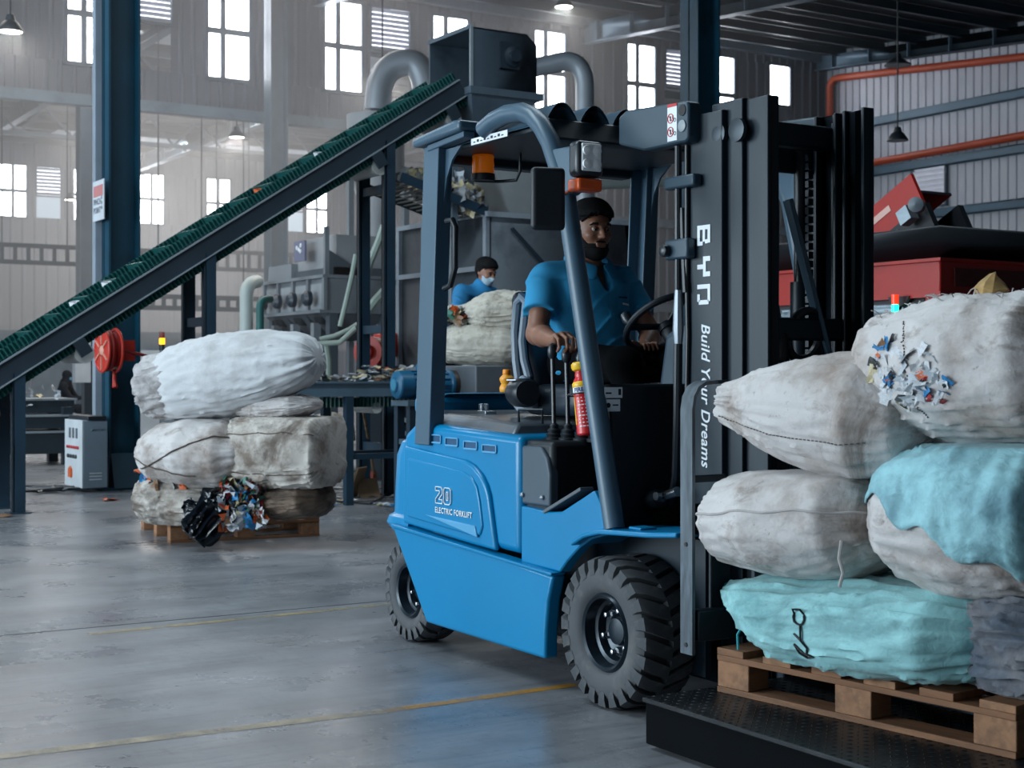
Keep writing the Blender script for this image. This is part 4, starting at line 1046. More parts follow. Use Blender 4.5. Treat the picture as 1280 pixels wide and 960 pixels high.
# trousers
T_ = Field((-1.14, -.30, .62), (-.30, .30, 1.30), .010)
for s_ in (-1, 1):
    T_.cap((-.93, s_ * .09, 1.205), (-.50, s_ * .14, 1.20), .092, .068, .03); T_.cap((-.50, s_ * .14, 1.20), (-.38, s_ * .13, .76), .066, .05, .03)
T_.cap((-.97, -.06, 1.20), (-.97, .06, 1.20), .115, None, .04)
link('trousers', T_.mesh('trousers', TROUS), DR)
for s_ in (-1, 1):
    q = MB(); q.tube([(-.42, s_ * .13, .70), (-.34, s_ * .13, .695), (-.26, s_ * .135, .68), (-.20, s_ * .135, .665)], [.045, .05, .045, .03], 12); q.build('shoe', BLACK, DR)
# hair, beard, brows, eyes
def hair_mesh(c, yaw, pitch, s, h, name, top=True, beard=True, m=HAIRM):
    f, R = head_local(c, yaw, pitch, 0, s); out = []
    C0 = np.array(c, np.float32)
    def base(off):
        H = Field(np.array(c) - .17 * s, np.array(c) + .17 * s, h)
        H.ell(f(-.012, 0, .025), npv(.098, .076, .092) * s + off, .02, R=R); H.ell(f(.018, 0, -.02), npv(.074, .064, .085) * s + off, .03, R=R)
        H.ell(f(.030, 0, -.078), npv(.052, .050, .042) * s + off, .03, R=R); H.ell(f(.068, 0, -.096), npv(.022, .026, .018) * s + off, .02, R=R)
        P = np.stack(np.meshgrid(*[H.lo[i] + H.h * np.arange(H.n[i], dtype=np.float32) for i in range(3)], indexing='ij'), -1)
        q = ((P - C0) / s) @ np.array(R, np.float32); return H, q
    H, q = base(.007 * s); x, y, z = q[..., 0], np.abs(q[..., 1]), q[..., 2]
    crown = np.where(z > .03, .014 * np.clip((z - .03) / .05, 0, 1), 0); H.d -= crown
    jag = .004 * np.sin(q[..., 1] * 330 + 60 * x) + .003 * np.sin(q[..., 1] * 150 + 2)
    H.d -= np.where((x > .0) & (z > .055), .010 * np.clip((x - .0) / .05, 0, 1), 0).astype(np.float32)
    line = jag + np.where(x > .04, .058 + .5 * (x - .075) - .3 * np.clip(y - .045, 0, 1), np.where(x > .0, .058 - (0.04 - x) * 1.6, np.where(x > -.02, -.02, -.075 - 0 * x)))
    reg = np.maximum(line - z, -(z + .10)); H.d = np.maximum(H.d, reg.astype(np.float32) * .8); H.d += .0012 * np.sin(q[..., 0] * 330 + 160 * q[..., 1] + 3 * np.sin(z * 90)) * np.sin(q[..., 1] * 280 + 210 * z)
    out.append((name, H))
    if beard:
        H, q = base(.0045 * s); x, y, z = q[..., 0], np.abs(q[..., 1]), q[..., 2]
        H.d -= np.where((z < -.075) & (x > .02), .006, 0).astype(np.float32)
        upper = np.where(y < .026, -.044 - .15 * y, np.clip(-.058 + 1.3 * np.clip(.062 - x, 0, .06), -.06, .0))
        mouth = ((x - .09) / .05) ** 2 + (y / .021) ** 2 + ((z + .066) / .010) ** 2 - 1
        side = np.where(x < .002, .002 - x, -1.0)
        reg = np.maximum(np.maximum(z - upper, side), -mouth * .01); H.d = np.maximum(H.d, reg.astype(np.float32)); out.append(('beard', H))
    return [(n_, H_.mesh(n_, m)) for n_, H_ in out], f, R
ms, f, R = hair_mesh(hc, hy, hp, 1.0, .0042, 'hair')
for n_, me_ in ms: link(n_, me_, DR)
for s_ in (-1, 1):
    MB().tube([f(.089, s_ * .014, .019), f(.0935, s_ * .027, .024), f(.087, s_ * .041, .024), f(.076, s_ * .052, .017)], [.003, .0055, .005, .002], 8).build('eyebrow', HAIRM, DR)
    e = MB(); c_ = Vector(f(.0805, s_ * .031, .002)); e.lathe([(.0118 * math.sin(PI * k / 8) + .00001, .0118 * -math.cos(PI * k / 8)) for k in range(9)], c_, (0, 0, 1), 14); eo = e.build('eye', EYEW, DR)
    MB().lathe([(.0058, 0), (.004, .0014), (.00001, .0018)], f(.0918, s_ * .030, -.0005), Vector(f(1, 0, -.1)) - Vector(f(0, 0, 0)), 12).build('iris', EYED, eo)
    MB().grid(lambda u, v, s_=s_: tuple(Vector(f(.0805, s_ * .031, .002)) + (Vector(f(math.cos(-.9 + 1.8 * u) * math.cos(.06 + 1.0 * v), math.sin(-.9 + 1.8 * u) * math.cos(.06 + 1.0 * v), math.sin(.06 + 1.0 * v))) - Vector(f(0, 0, 0))) * .0128), 8, 4).build('eyelid', SKIN, DR)
# ================================================================= pallets, scale, sacks
WOOD = mat('pallet_pine', rgb(128, 88, 60), 0.75, 0, .22, 5, dirt=rgb(78, 58, 46), damt=.35, dscale=3, bump=.15, bscale=40, stretch=(1, 7, 7))
WOOD2 = mat('pallet_pine_light', rgb(146, 104, 74), 0.75, 0, .2, 5, dirt=rgb(96, 72, 56), damt=.3, dscale=3, bump=.15, bscale=40, stretch=(7, 1, 7))
def pallet(label, loc, rotz, L=1.06, W=1.0, H=.14, ndeck=6, m=WOOD, m2=WOOD2):
    t = thing('wooden_pallet', label, 'pallet', loc, rotz, 'wooden pallets')
    for y in (-W / 2 + .05, 0, W / 2 - .05):
        MB().b2((-L / 2, y - .05, 0), (L / 2, y + .05, .018)).build('bottom_board', m, t, .002)
        MB().b2((-L / 2, y - .05, H - .04), (L / 2, y + .05, H - .022)).build('stringer_board', m, t, .002)
        for x in (-L / 2 + .065, 0, L / 2 - .065):
            MB().b2((x - .065, y - .047, .018), (x + .065, y + .047, H - .04)).build('block', m2, t, .003)
    for k in range(ndeck):
        x = -L / 2 + (L - .11) * k / (ndeck - 1)
        MB().b2((x, -W / 2, H - .022), (x + .11, W / 2, H)).build('deck_board', m2 if k % 2 else m, t, .002)
    return t
# platform scale on which the loaded pallet stands
ZS = .16
scl = thing('platform_scale', 'black chequer-plate platform scale under the loaded pallet', 'scale', (1.5, 0, 0), world=True)
PLATE = mat('chequer_plate_black', rgb(17, 22, 27), 0.4, .3, .2, 5, dirt=rgb(54, 56, 58), damt=.3, dscale=6)
MB().b2((.50, -.80, .145), (2.6, 1.0, ZS)).build('deck_plate', PLATE, scl, .003)
MB().b2((.505, -.79, .015), (2.59, .99, .146)).build('frame', mat('scale_frame_black', rgb(8, 11, 14), .9, spec=.1), scl, .004)
q = MB()
for i in range(70):
    for j in range(60):
        x = .515 + i * .03; y = -.79 + j * .03
        if x > 2.58 or (y > .98) : continue
        a = .785 if (i + j) % 2 else -.785; d = Vector((math.cos(a), math.sin(a), 0)) * .011; n = Vector((-d.y, d.x, 0)) * .32
        c = Vector((x, y, ZS)); up = Vector((0, 0, .0022))
        q.add([c - d, c + n, c + d, c - n, c + up - d * .35, c + up + d * .35], [(0, 1, 4), (1, 5, 4), (1, 2, 5), (2, 3, 5), (3, 4, 5), (3, 0, 4)])
o = q.build('chequer_lugs', PLATE, scl); o['kind'] = 'stuff'
e1 = Vector((1.05, .13, 0)).normalized(); e2 = Vector((-e1.y, e1.x, 0)); pc = Vector((.56, -.55, ZS)) + e1 * .53 + e2 * .5
pallet('wooden pallet on the black scale under white and teal sacks', pc, math.atan2(e1.y, e1.x))
PLt, PRt, PFt = Vector((-6.58, -.21, 0)), Vector((-5.55, .85, 0)), Vector((-5.66, -.09, 0))
ew = (PRt - PFt).normalized(); pcl = (PLt + PRt) / 2
pallet('wooden pallet on the open floor under dirty white sacks', pcl + Vector((0, .03, 0)), math.atan2(ew.y, ew.x), 1.06, 1.02, .144, 7)

# ---- woven sacks: a lofted body with noise folds, gathers at the ends and a flat underside
def fabric(name, col, dirtc, damt, dscale=3.5, rough=.7, weave=420, var=.06, stain=1.0):
    m = mat(name, col, rough, 0, var, 2.5, dirt=dirtc, damt=damt, dscale=dscale)
    nt = m.node_tree; N, L = nt.nodes, nt.links; b = N['Principled BSDF']
    tc = N.new('ShaderNodeTexCoord'); wv = N.new('ShaderNodeTexNoise'); wv.inputs['Scale'].default_value = weave; wv.inputs['Detail'].default_value = 2
    w2 = N.new('ShaderNodeTexNoise'); w2.inputs['Scale'].default_value = 34; w2.inputs['Detail'].default_value = 5; w2.inputs['Distortion'].default_value = 1.5
    L.new(tc.outputs['Object'], wv.inputs['Vector']); L.new(tc.outputs['Object'], w2.inputs['Vector'])
    b1 = N.new('ShaderNodeBump'); b1.inputs['Strength'].default_value = .12; b1.inputs['Distance'].default_value = .004; L.new(wv.outputs[0], b1.inputs['Height'])
    b2 = N.new('ShaderNodeBump'); b2.inputs['Strength'].default_value = .22; b2.inputs['Distance'].default_value = .012; L.new(w2.outputs[0], b2.inputs['Height']); L.new(b1.outputs[0], b2.inputs['Normal'])
    L.new(b2.outputs[0], b.inputs['Normal']); b.inputs['Sheen Weight'].default_value = .15
    # sharper stains and streaky smears over the base dirt
    src = b.inputs['Base Color'].links[0].from_socket
    for sc_, p0_, p1_, st_, amt in ((2.2, .56, .66, (1, 1, 1), .8), (9.0, .57, .68, (1, .5, 1.6), .5), (30.0, .62, .70, (1, 1, 1), .6)):
        mp = N.new('ShaderNodeMapping'); mp.inputs['Scale'].default_value = st_; mp.inputs['Location'].default_value = (sc_, 3.1, 1.3); L.new(tc.outputs['Object'], mp.inputs[0])
        n = N.new('ShaderNodeTexNoise'); n.inputs['Scale'].default_value = sc_; n.inputs['Detail'].default_value = 9; n.inputs['Roughness'].default_value = .68; n.inputs['Distortion'].default_value = .6; L.new(mp.outputs[0], n.inputs['Vector'])
        r = N.new('ShaderNodeValToRGB'); r.color_ramp.elements[0].position = p0_; r.color_ramp.elements[1].position = p1_; r.color_ramp.elements[0].color = (0, 0, 0, 1); r.color_ramp.elements[1].color = (amt * stain,) * 3 + (1,); L.new(n.outputs[0], r.inputs[0])
        mx = N.new('ShaderNodeMixRGB'); L.new(r.outputs[0], mx.inputs[0]); L.new(src, mx.inputs[1]); mx.inputs[2].default_value = tuple(c * .55 for c in dirtc[:3]) + (1,); src = mx.outputs[0]
    L.new(src, b.inputs['Base Color'])
    return m
SW1 = fabric('sack_white_stained', rgb(198, 192, 190), rgb(126, 102, 84), .40, 3.2)
SW2 = fabric('sack_white_clean', rgb(194, 194, 196), rgb(150, 147, 146), .35, 2.5, stain=.25)
SW3 = fabric('sack_white_grimy', rgb(186, 178, 170), rgb(100, 82, 68), .60, 5)
SW4 = fabric('sack_cream', rgb(184, 178, 166), rgb(124, 112, 96), .45, 5)
SBR = fabric('sack_brown_grimy', rgb(112, 92, 76), rgb(44, 36, 32), .65, 3.5)
STL = fabric('sack_teal', rgb(146, 198, 200), rgb(74, 134, 142), .42, 4, stain=.6)
STL2 = fabric('sack_pale_teal', rgb(150, 200, 208), rgb(92, 134, 148), .45, 4, stain=.7)
SGB = fabric('sack_grey_torn', rgb(112, 110, 114), rgb(50, 66, 84), .55, 5)
SBK = mat('black_bin_film', rgb(14, 20, 28), .22, 0, .2, 6, bump=.25, bscale=25)
def sack_fn(p0, p1, prof, seed=0, n=2.4, amp=.012, wr=.004, gather=(0, 0), zmin=None, up=(0, 0, 1), sag=0.0, bend=0.0, zmax=None, long=.0025, shear=0.0):
    p0, p1 = Vector(p0), Vector(p1); ax = (p1 - p0); L = ax.length; e = ax.normalized(); u = Vector(up); u = (u - e * u.dot(e)).normalized(); s = e.cross(u)
    T = np.array([p[0] for p in prof]); Wd = [p[1] for p in prof]; Hh = [p[2] for p in prof]
    fine = np.linspace(0, 1, 200); ker = np.hanning(17); ker /= ker.sum()
    def sm(v):
        y = np.interp(fine, T, v); yp = np.concatenate([np.full(8, y[0]), y, np.full(8, y[-1])]); y2 = np.convolve(yp, ker, 'valid'); k = np.minimum(1, np.minimum(np.arange(200), np.arange(200)[::-1]) / 8.0); return y * (1 - k) + y2 * k
    Ws, Hs = sm(Wd), sm(Hh); so = Vector((seed * 7.3, seed * 3.1, seed * 1.7))
    def fn(t, phi, off=0.0):
        c, si = math.cos(phi), math.sin(phi); k = t * 199; i = min(198, int(k)); fr = k - i
        wd = Ws[i] + (Ws[i + 1] - Ws[i]) * fr; hh = Hs[i] + (Hs[i + 1] - Hs[i]) * fr
        x = math.copysign(abs(c) ** (2 / n), c); y = math.copysign(abs(si) ** (2 / n), si)
        P = p0 + ax * t + s * (wd * x) + u * (hh * y) + u * (-sag * math.sin(PI * t)) + s * bend * math.sin(PI * t)
        if shear: P = P - e * shear * y * (1 - t) ** 2
        d = (s * c / max(wd, .02) + u * si / max(hh, .02)).normalized()
        q = P * 3.2 + so
        a = noise.fractal(q, 1.0, 2.0, 3) * amp
        q2 = Vector((t * L * 3.0 + noise.noise(P * 5 + so) * .7, c * 4.5, si * 4.5)) * 1.6 + so
        r = 1 - abs(noise.noise(q2)) * 2.2; a += wr * max(0, r) ** 2 * 2 - wr
        q3 = Vector((t * L * 2.2, c * 7, si * 7)) * 3 + so; a += wr * .6 * noise.noise(q3)
        if long:
            q4 = Vector((t * L * 1.3 + .35 * math.sin(phi), c * 3.4 + t * 1.5, si * 3.4)) * 1.5 + so * 1.3
            r4 = 1 - abs(noise.noise(q4)) * 2.4; a += long * (max(0, r4) ** 3 * 2.2 - .4)
        g = gather[0] * max(0, 1 - t * 3.2) ** 1.3 + gather[1] * max(0, 1 - (1 - t) * 3.2) ** 1.3
        if g: a += g * (math.sin(phi * 11 + 3 * noise.noise(so + Vector((phi * .6, 0, t)))) * .5 + math.sin(phi * 17 + 1.7) * .35) * min(1, wd / .1 + .3)
        P = P + d * (a + off)
        if zmin is not None and P.z < zmin: P.z = zmin + (P.z - zmin) * .12
        if zmax is not None and P.z > zmax: P.z = zmax + (P.z - zmax) * .25
        return P
    return fn
def sack_mesh(fn, t0=0.0, t1=1.0, a0=0.0, a1=2 * PI, nu=120, nv=110, off=0.0, ease=True):
    q = MB(); closed = abs(a1 - a0 - 2 * PI) < 1e-4
    te = (lambda u: .5 - .5 * math.cos(PI * u)) if ease else (lambda u: u)
    q.grid(lambda u, v: fn(t0 + (t1 - t0) * te(u), a0 + (a1 - a0) * v, off), nu, nv, cv=closed)
    if closed:
        for i, t_ in ((0, t0), (nu - 1, t1)):
            c = sum((Vector(q.v[i * nv + j]) for j in range(nv)), Vector()) / nv; k = len(q.v); q.v.append(tuple(c))
            q.f += [(i * nv + j, i * nv + (j + 1) % nv, k) for j in range(nv)]
    return q
def sack(label, p0, p1, prof, m, group, name='sack', **k):
    fn = sack_fn(p0, p1, prof, **k); c = (Vector(p0) + Vector(p1)) / 2; zb = k.get('zmin', None)
    if zb is None: zb = c.z - max(p[2] for p in prof)
    t = thing(name, label, 'sack', (c.x, c.y, zb), 0, group, world=True)
    sack_mesh(fn).build('bag', m, t, angle=80)
    return t, fn
def seam(t, fn, t0, t1, phi, m, r=.003, n=40, wob=.02, off=.001):
    MB().tube([fn(t0 + (t1 - t0) * i / n, phi + wob * math.sin(i * .5), off) for i in range(n + 1)], r, 6).build('seam', m, t)
def stitches(t, fn, t0, t1, phi0, phi1, m, n=28):
    q = MB()
    for i in range(n):
        a = i / n; b = (i + .5) / n
        q.tube([fn(t0 + (t1 - t0) * a, phi0 + (phi1 - phi0) * a, .002), fn(t0 + (t1 - t0) * b, phi0 + (phi1 - phi0) * b, .002)], .0022, 4)
    o = q.build('stitching', m, t); return o
# crumpled scraps
SCC = [('scrap_white', (206, 208, 212)), ('scrap_orange', (206, 92, 40)), ('scrap_blue', (34, 122, 178)), ('scrap_black', (22, 24, 30)), ('scrap_cream', (206, 192, 156)), ('scrap_red', (168, 44, 48)), ('scrap_grey', (140, 142, 146)), ('scrap_green', (52, 112, 96)), ('scrap_brown', (128, 92, 62)), ('scrap_silver', (182, 190, 198))]
SCM = [mat(n_, rgb(*c_), .45, 0, .35, 30, bump=.2, bscale=60) for n_, c_ in SCC]
_rs = random.Random(3)
def crumple(sz, seed):
    r = random.Random(seed); q = MB(); pts = {}
    for i in range(4):
        for j in range(4): pts[i, j] = ((i / 3 - .5) * sz + r.uniform(-.12, .12) * sz, (j / 3 - .5) * sz * r.uniform(.5, 1), r.uniform(-.24, .24) * sz)
    q.add([pts[i, j] for i in range(4) for j in range(4)], [(i * 4 + j, i * 4 + 4 + j, i * 4 + 5 + j, i * 4 + 1 + j) for i in range(3) for j in range(3)]); return q
SCRAP = {}
def scrap_mesh(k, mi):
    if (k, mi) not in SCRAP: SCRAP[k, mi] = crumple(1.0, k).mesh('scrap_sheet', SCM[mi], 20)
    return SCRAP[k, mi]
def scraps(t, centers, size, pal, n, name='scrap_sheet', spread=.05, rnd=None, flat=False):
    r = rnd or _rs
    for i in range(n):
        c = Vector(r.choice(centers)) + Vector((r.gauss(0, spread), r.gauss(0, spread), r.gauss(0, spread * (.25 if flat else 1))))
        o = link(name, scrap_mesh(r.randrange(6), r.choice(pal)), t)
        o.location = c - (Vector(t.location) if t is not None and t.name in WORLD_ROOTS else Vector()); s = size * r.uniform(.6, 1.3); o.scale = (s, s, s * (.4 if flat else 1))
        o.rotation_euler = (r.uniform(-.4, .4), r.uniform(-.4, .4), r.uniform(0, 6.28)) if flat else (r.uniform(0, 6), r.uniform(0, 6), r.uniform(0, 6))
GR = 'sacks of plastic scrap on the scale pallet'
THR = mat('sack_thread', rgb(176, 170, 168), .8); THD = mat('sack_dark_thread', rgb(84, 70, 62), .8)
ZP = ZS + .14
full = [(0, .02, .02), (.03, .14, .07), (.12, .25, .105), (.5, .30, .125), (.88, .27, .12), (.97, .15, .08), (1, .02, .02)]
tA, fA = sack('long teal woven sack lying lowest on the scale pallet', at(948, 768, 4.74) + Vector((0, .05, 0)), at(1262, 800, 3.98) + Vector((0, .05, 0)),
   [(0, .05, .06), (.04, .20, .105), (.15, .27, .125), (.5, .30, .14), (.85, .27, .13), (.96, .16, .10), (1, .04, .05)], STL, GR, seed=1, n=2.8, amp=.012, wr=.002, gather=(.006, .018), zmin=ZP, long=.007, shear=.15)
q = MB()
def mark(fn, pts, q, r=.0035): q.tube([fn(t_, a_, .003) for t_, a_ in pts], r, 5)
SIDE = math.pi  # direction -s
def near_phi(fn, t):   # phi whose surface point is nearest to the camera
    return max((2 * PI * k / 72 for k in range(72)), key=lambda a: -(fn(t, a) - Vector(cam.location)).length)
ph = near_phi(fA, .45)
cm = [(math.cos(a) * .022, math.sin(a) * .13) for a in [2 * PI * k / 16 for k in range(17)]]
sg = -1 if fA(.45, ph + .2).z > fA(.45, ph).z else 1
P_ = lambda t_, v: (t_, ph - sg * v)
mark(fA, [P_(.445 + x, .30 + y) for x, y in cm], q); mark(fA, [P_(.445, .16), P_(.43, .02), P_(.44, -.10), P_(.43, -.2)], q); mark(fA, [P_(.405, .08), P_(.43, .02)], q)
mark(fA, [P_(.385, -.06), P_(.39, -.22), P_(.41, -.34), P_(.44, -.30), P_(.415, -.22), P_(.385, -.06)], q)
q.build('marker_scribble', INK, tA)
MB().tube([fA(.028, a, .004) for a in [2 * PI * k / 40 for k in range(41)]], .006, 6).build('mouth_hem', mat('teal_hem', rgb(40, 150, 160), .7), tA)
q0 = fA(.03, near_phi(fA, .03) + sg * -.3); MB().tube([q0, q0 + Vector((-.02, -.01, -.04)), q0 + Vector((-.01, -.015, -.10)), q0 + Vector((.02, -.02, -.15))], .004, 5).build('loose_cord', mat('teal_hem', rgb(40, 150, 160), .7), tA)
tB, fB = sack('stained white sack lying between the teal and the tapered sacks', at(898, 652, 4.76), at(1128, 650, 4.28),
   [(0, .04, .05), (.03, .12, .09), (.10, .20, .14), (.4, .25, .175), (.8, .25, .17), (.95, .16, .12), (1, .04, .04)], SW1, GR, seed=2, n=2.1, amp=.012, wr=.0025, gather=(.006, .006), zmin=.525, zmax=.86)
seam(tB, fB, .01, .98, near_phi(fB, .5) + .06, THR, .004)
q0 = fB(.88, near_phi(fB, .88) + sg * .55, .004); MB().tube([q0, q0 + Vector((0, -.01, -.05)), q0 + Vector((.012, -.006, -.09)), q0 + Vector((.004, -.012, -.13))], .005, 6).build('loose_cord', THR, tB)
tC, fC = sack('white sack tapering to a narrow tied end towards the mast', at(902, 503, 4.72), at(1178, 532, 4.20),
   [(0, .035, .04), (.02, .07, .065), (.06, .08, .075), (.25, .15, .13), (.5, .21, .175), (.75, .25, .195), (.93, .20, .15), (1, .06, .05)], SW1, GR, seed=5, n=2.2, amp=.010, wr=.005, gather=(.008, .004), zmin=.865)
stitches(tC, fC, .06, .85, near_phi(fC, .4) - sg * -.45, near_phi(fC, .4) - sg * -.30, THD, 40)
tE, fE = sack('torn grey and blue sack at the right end of the scale pallet', at(1212, 800, 4.10) + Vector((.0, .06, 0)), at(1380, 815, 3.75) + Vector((0, .06, 0)),
   [(0, .04, .05), (.05, .14, .12), (.3, .20, .15), (.8, .2, .15), (1, .05, .05)], SGB, GR, seed=9, amp=.025, wr=.014, gather=(.015, .01), zmin=ZP + .005, zmax=.60)
scraps(tE, [at(1232, 790, 3.95), at(1240, 800, 3.93), at(1228, 812, 3.95)], .035, [1, 3, 2, 0, 3], 12, spread=.014)
tD, fD = sack('sack half covered by pale teal cloth, right of the stained white sack', at(1108, 640, 4.32), at(1375, 655, 3.85),
   [(0, .05, .06), (.05, .16, .12), (.18, .25, .19), (.5, .29, .225), (.85, .26, .21), (.97, .14, .12), (1, .04, .04)], SW1, GR, seed=12, n=2.15, amp=.014, wr=.0025, long=.005, gather=(.010, .006), zmin=.56, zmax=.97)
# teal cloth over the upper part: its edge runs obliquely down the near side
pn = near_phi(fD, .4)
q = MB()
def cover(u, v):
    t_ = u; lo_ = .35 - 1.25 * max(0, t_ - .1) - .1 * math.sin(t_ * 23); hi_ = 2.9
    return fD(max(.001, min(.999, t_)), pn - sg * -1 * (-(lo_ + (hi_ - lo_) * v)) if False else pn - sg * (lo_ + (hi_ - lo_) * v), .016 + .006 * noise.noise(Vector((u * 18, v * 9, 3))))
q.grid(cover, 80, 60); cvr = q.build('teal_cloth', STL2, tD, angle=80); cvr['label'] = 'pale teal cloth'; m_ = cvr.modifiers.new('thick', 'SOLIDIFY'); m_.thickness = .004
tF, fF = sack('torn white sack on top with plastic scraps spilling from its open end', at(1083, 468, 4.40), at(1385, 452, 3.85),
   [(0, .05, .06), (.03, .11, .11), (.10, .17, .165), (.22, .20, .185), (.45, .25, .205), (.8, .25, .2), (.96, .15, .12), (1, .04, .04)], SW3, GR, seed=21, amp=.016, wr=.0025, long=.005, gather=(.022, .012), zmin=.965)
tF.children[0].data.materials[0] = SW1
stitches(tF, fF, .34, .44, near_phi(fF, .4) - sg * .7, near_phi(fF, .4) + sg * .7, THD, 34)
def hits(obj, pts):
    bv = BVHTree.FromPolygons([v.co[:] for v in obj.data.vertices], [p.vertices[:] for p in obj.data.polygons]); out = []
    for px, py in pts:
        d = (at(px, py, 1.0) - Vector(cam.location)).normalized(); h_ = bv.ray_cast(Vector(cam.location), d)
        if h_[0]: out.append((h_[0], h_[1] if h_[1].dot(d) < 0 else -h_[1]))
    return out
r7 = random.Random(8)
def lay(t, spots, size, pal, r, proud=.006):
    for p, nv_ in spots:
        o = link('plastic_scrap', scrap_mesh(r.randrange(6), r.choice(pal)), t); o.location = p + nv_ * proud - Vector(t.location)
        s = size * r.uniform(.5, 1.35); o.scale = (s, s * r.uniform(.5, 1), s * .3)
        o.rotation_euler = (nv_.to_track_quat('Z', 'Y') @ Euler((r.uniform(-.5, .5), r.uniform(-.5, .5), r.uniform(0, 6.28))).to_quaternion()).to_euler()
ell = lambda cx, cy, rx, ry, n: [(cx + rx * math.sqrt(r7.random()) * math.cos(a), cy + ry * math.sqrt(r7.random()) * math.sin(a)) for a in [r7.uniform(0, 6.28) for _ in range(n)]]
lay(tF, hits(tF.children[0], ell(1132, 470, 44, 42, 48)), .048, [0, 0, 0, 0, 9, 0, 4, 6], r7, .0)
lay(tF, hits(tF.children[0], ell(1112, 452, 20, 30, 14) + ell(1168, 482, 22, 22, 16)), .030, [3, 3, 2, 1, 5, 0, 8, 2], r7, .006)
lw = fF(.12, near_phi(fF, .12) + sg * .9, .005)
scraps(tF, [lw, lw + Vector((-.03, -.01, -.03)), lw + Vector((-.05, -.01, -.05))], .035, [0, 1, 2, 9, 0], 9, spread=.012)
# frayed threads along the top edge
q = MB(); r = random.Random(5)
for k in range(46):
    t_ = r.uniform(.08, .75); a_ = near_phi(fF, .4) - sg * r.uniform(1.1, 1.9); p = fF(t_, a_, .0)
    d = Vector((r.uniform(-.05, .02), r.uniform(-.03, .03), r.uniform(.005, .03))); q.tube([p, p + d * .6, p + d + Vector((0, 0, -.008))], .0018, 4)
o = q.build('frayed_threads', THR, tF); o['kind'] = 'stuff'
cb = thing('cardboard_scrap', 'crumpled ochre scrap of cardboard on the topmost torn sack', 'scrap', fF(.60, near_phi(fF, .6) - sg * 1.3), 0)
q = MB(); q.lathe([(.0, 0), (.035, .008), (.045, .03), (.03, .05), (.012, .07), (.0001, .075)], (0, 0, -.012), (.1, .1, 1), 9); q.v = [tuple(Vector(p) + Vector((1, .6, .5)) * .012 * noise.noise(Vector(p) * 45)) for p in q.v]
MB.build(q, 'sheet', mat('ochre_card', rgb(178, 144, 92), .8, 0, .35, 25), cb, angle=15)

# ---- the stack on the left pallet
GL_ = 'sacks stacked on the floor pallet'
Zl = .144
tb, fb = sack('dirty white sack at the bottom left of the floor pallet', at(174, 622, 10.15), at(292, 628, 9.95),
   [(0, .05, .05), (.06, .18, .13), (.3, .27, .19), (.7, .26, .18), (.95, .14, .1), (1, .04, .04)], SW3, GL_, seed=31, amp=.02, wr=.008, gather=(.015, .006), zmin=Zl, zmax=.50)
sp = [fb(.2, near_phi(fb, .2) - 1.0 * sg, 0), fb(.26, near_phi(fb, .2) - .8 * sg, 0)]
scraps(tb, [sp[0], sp[1], fb(.45, near_phi(fb, .5) - .35 * sg, .005), fb(.62, near_phi(fb, .5) - .3 * sg, .01)], .07, [1, 2, 8, 0, 8, 6, 8], 16, spread=.03)
tbr, fbr = sack('flat brown grimy sack at the bottom right of the floor pallet', at(318, 628, 10.0), at(412, 622, 9.75),
   [(0, .05, .05), (.08, .16, .09), (.4, .26, .12), (.8, .24, .12), (.96, .12, .07), (1, .03, .03)], SBR, GL_, seed=33, amp=.012, wr=.006, zmin=Zl)
seam(tbr, fbr, .03, .97, near_phi(fbr, .5) - sg * .25, THD, .004)
tml, fml = sack('round white sack with a diagonal seam, middle left of the floor stack', at(178, 567, 10.1), at(318, 567, 9.8),
   [(0, .05, .06), (.05, .16, .13), (.2, .27, .21), (.5, .32, .245), (.8, .28, .22), (.95, .17, .13), (1, .05, .05)], SW1, GL_, seed=35, n=2.1, amp=.018, wr=.004, gather=(.012, .012), zmin=.40, zmax=.855)
pn = near_phi(fml, .5)
MB().tube([fml(.15 + .8 * i / 40, pn + sg * (.55 - 1.3 * i / 40), .004) for i in range(41)], .005, 5).build('seam', THD, tml)
MB().tube([fml(.05 + .6 * i / 40, pn + sg * (.2 + .5 * i / 40), .004) for i in range(41)], .005, 5).build('seam', THD, tml)
tmr, fmr = sack('boxy stained bale-shaped sack, middle right of the floor stack', at(303, 562, 9.95), at(416, 562, 9.7),
   [(0, .20, .18), (.04, .25, .225), (.3, .28, .25), (.7, .28, .25), (.96, .26, .23), (1, .2, .18)], SW3, GL_, seed=38, n=4.0, amp=.022, wr=.009, zmin=.385, zmax=.87)
for da in (.05, -.55): seam(tmr, fmr, .02, .98, near_phi(fmr, .5) + da, THD, .004)
tsm, fsm = sack('small flat white sack wedged under the long top sack', at(296, 512, 9.95), at(402, 505, 9.72),
   [(0, .04, .025), (.08, .14, .05), (.4, .2, .085), (.75, .18, .075), (.95, .08, .03), (1, .02, .012)], SW1, GL_, seed=40, amp=.010, wr=.005, zmin=.865)
ttp, ftp = sack('long clean white sack lying on top of the floor stack', at(196, 486, 10.15), at(398, 446, 9.65),
   [(0, .05, .07), (.03, .16, .17), (.08, .21, .225), (.18, .245, .265), (.45, .265, .28), (.72, .24, .24), (.88, .20, .185), (.97, .16, .13), (1, .08, .06)], SW2, GL_, seed=44, n=2.3, amp=.008, wr=.0025, long=.006, gather=(.012, .018), zmin=.86)
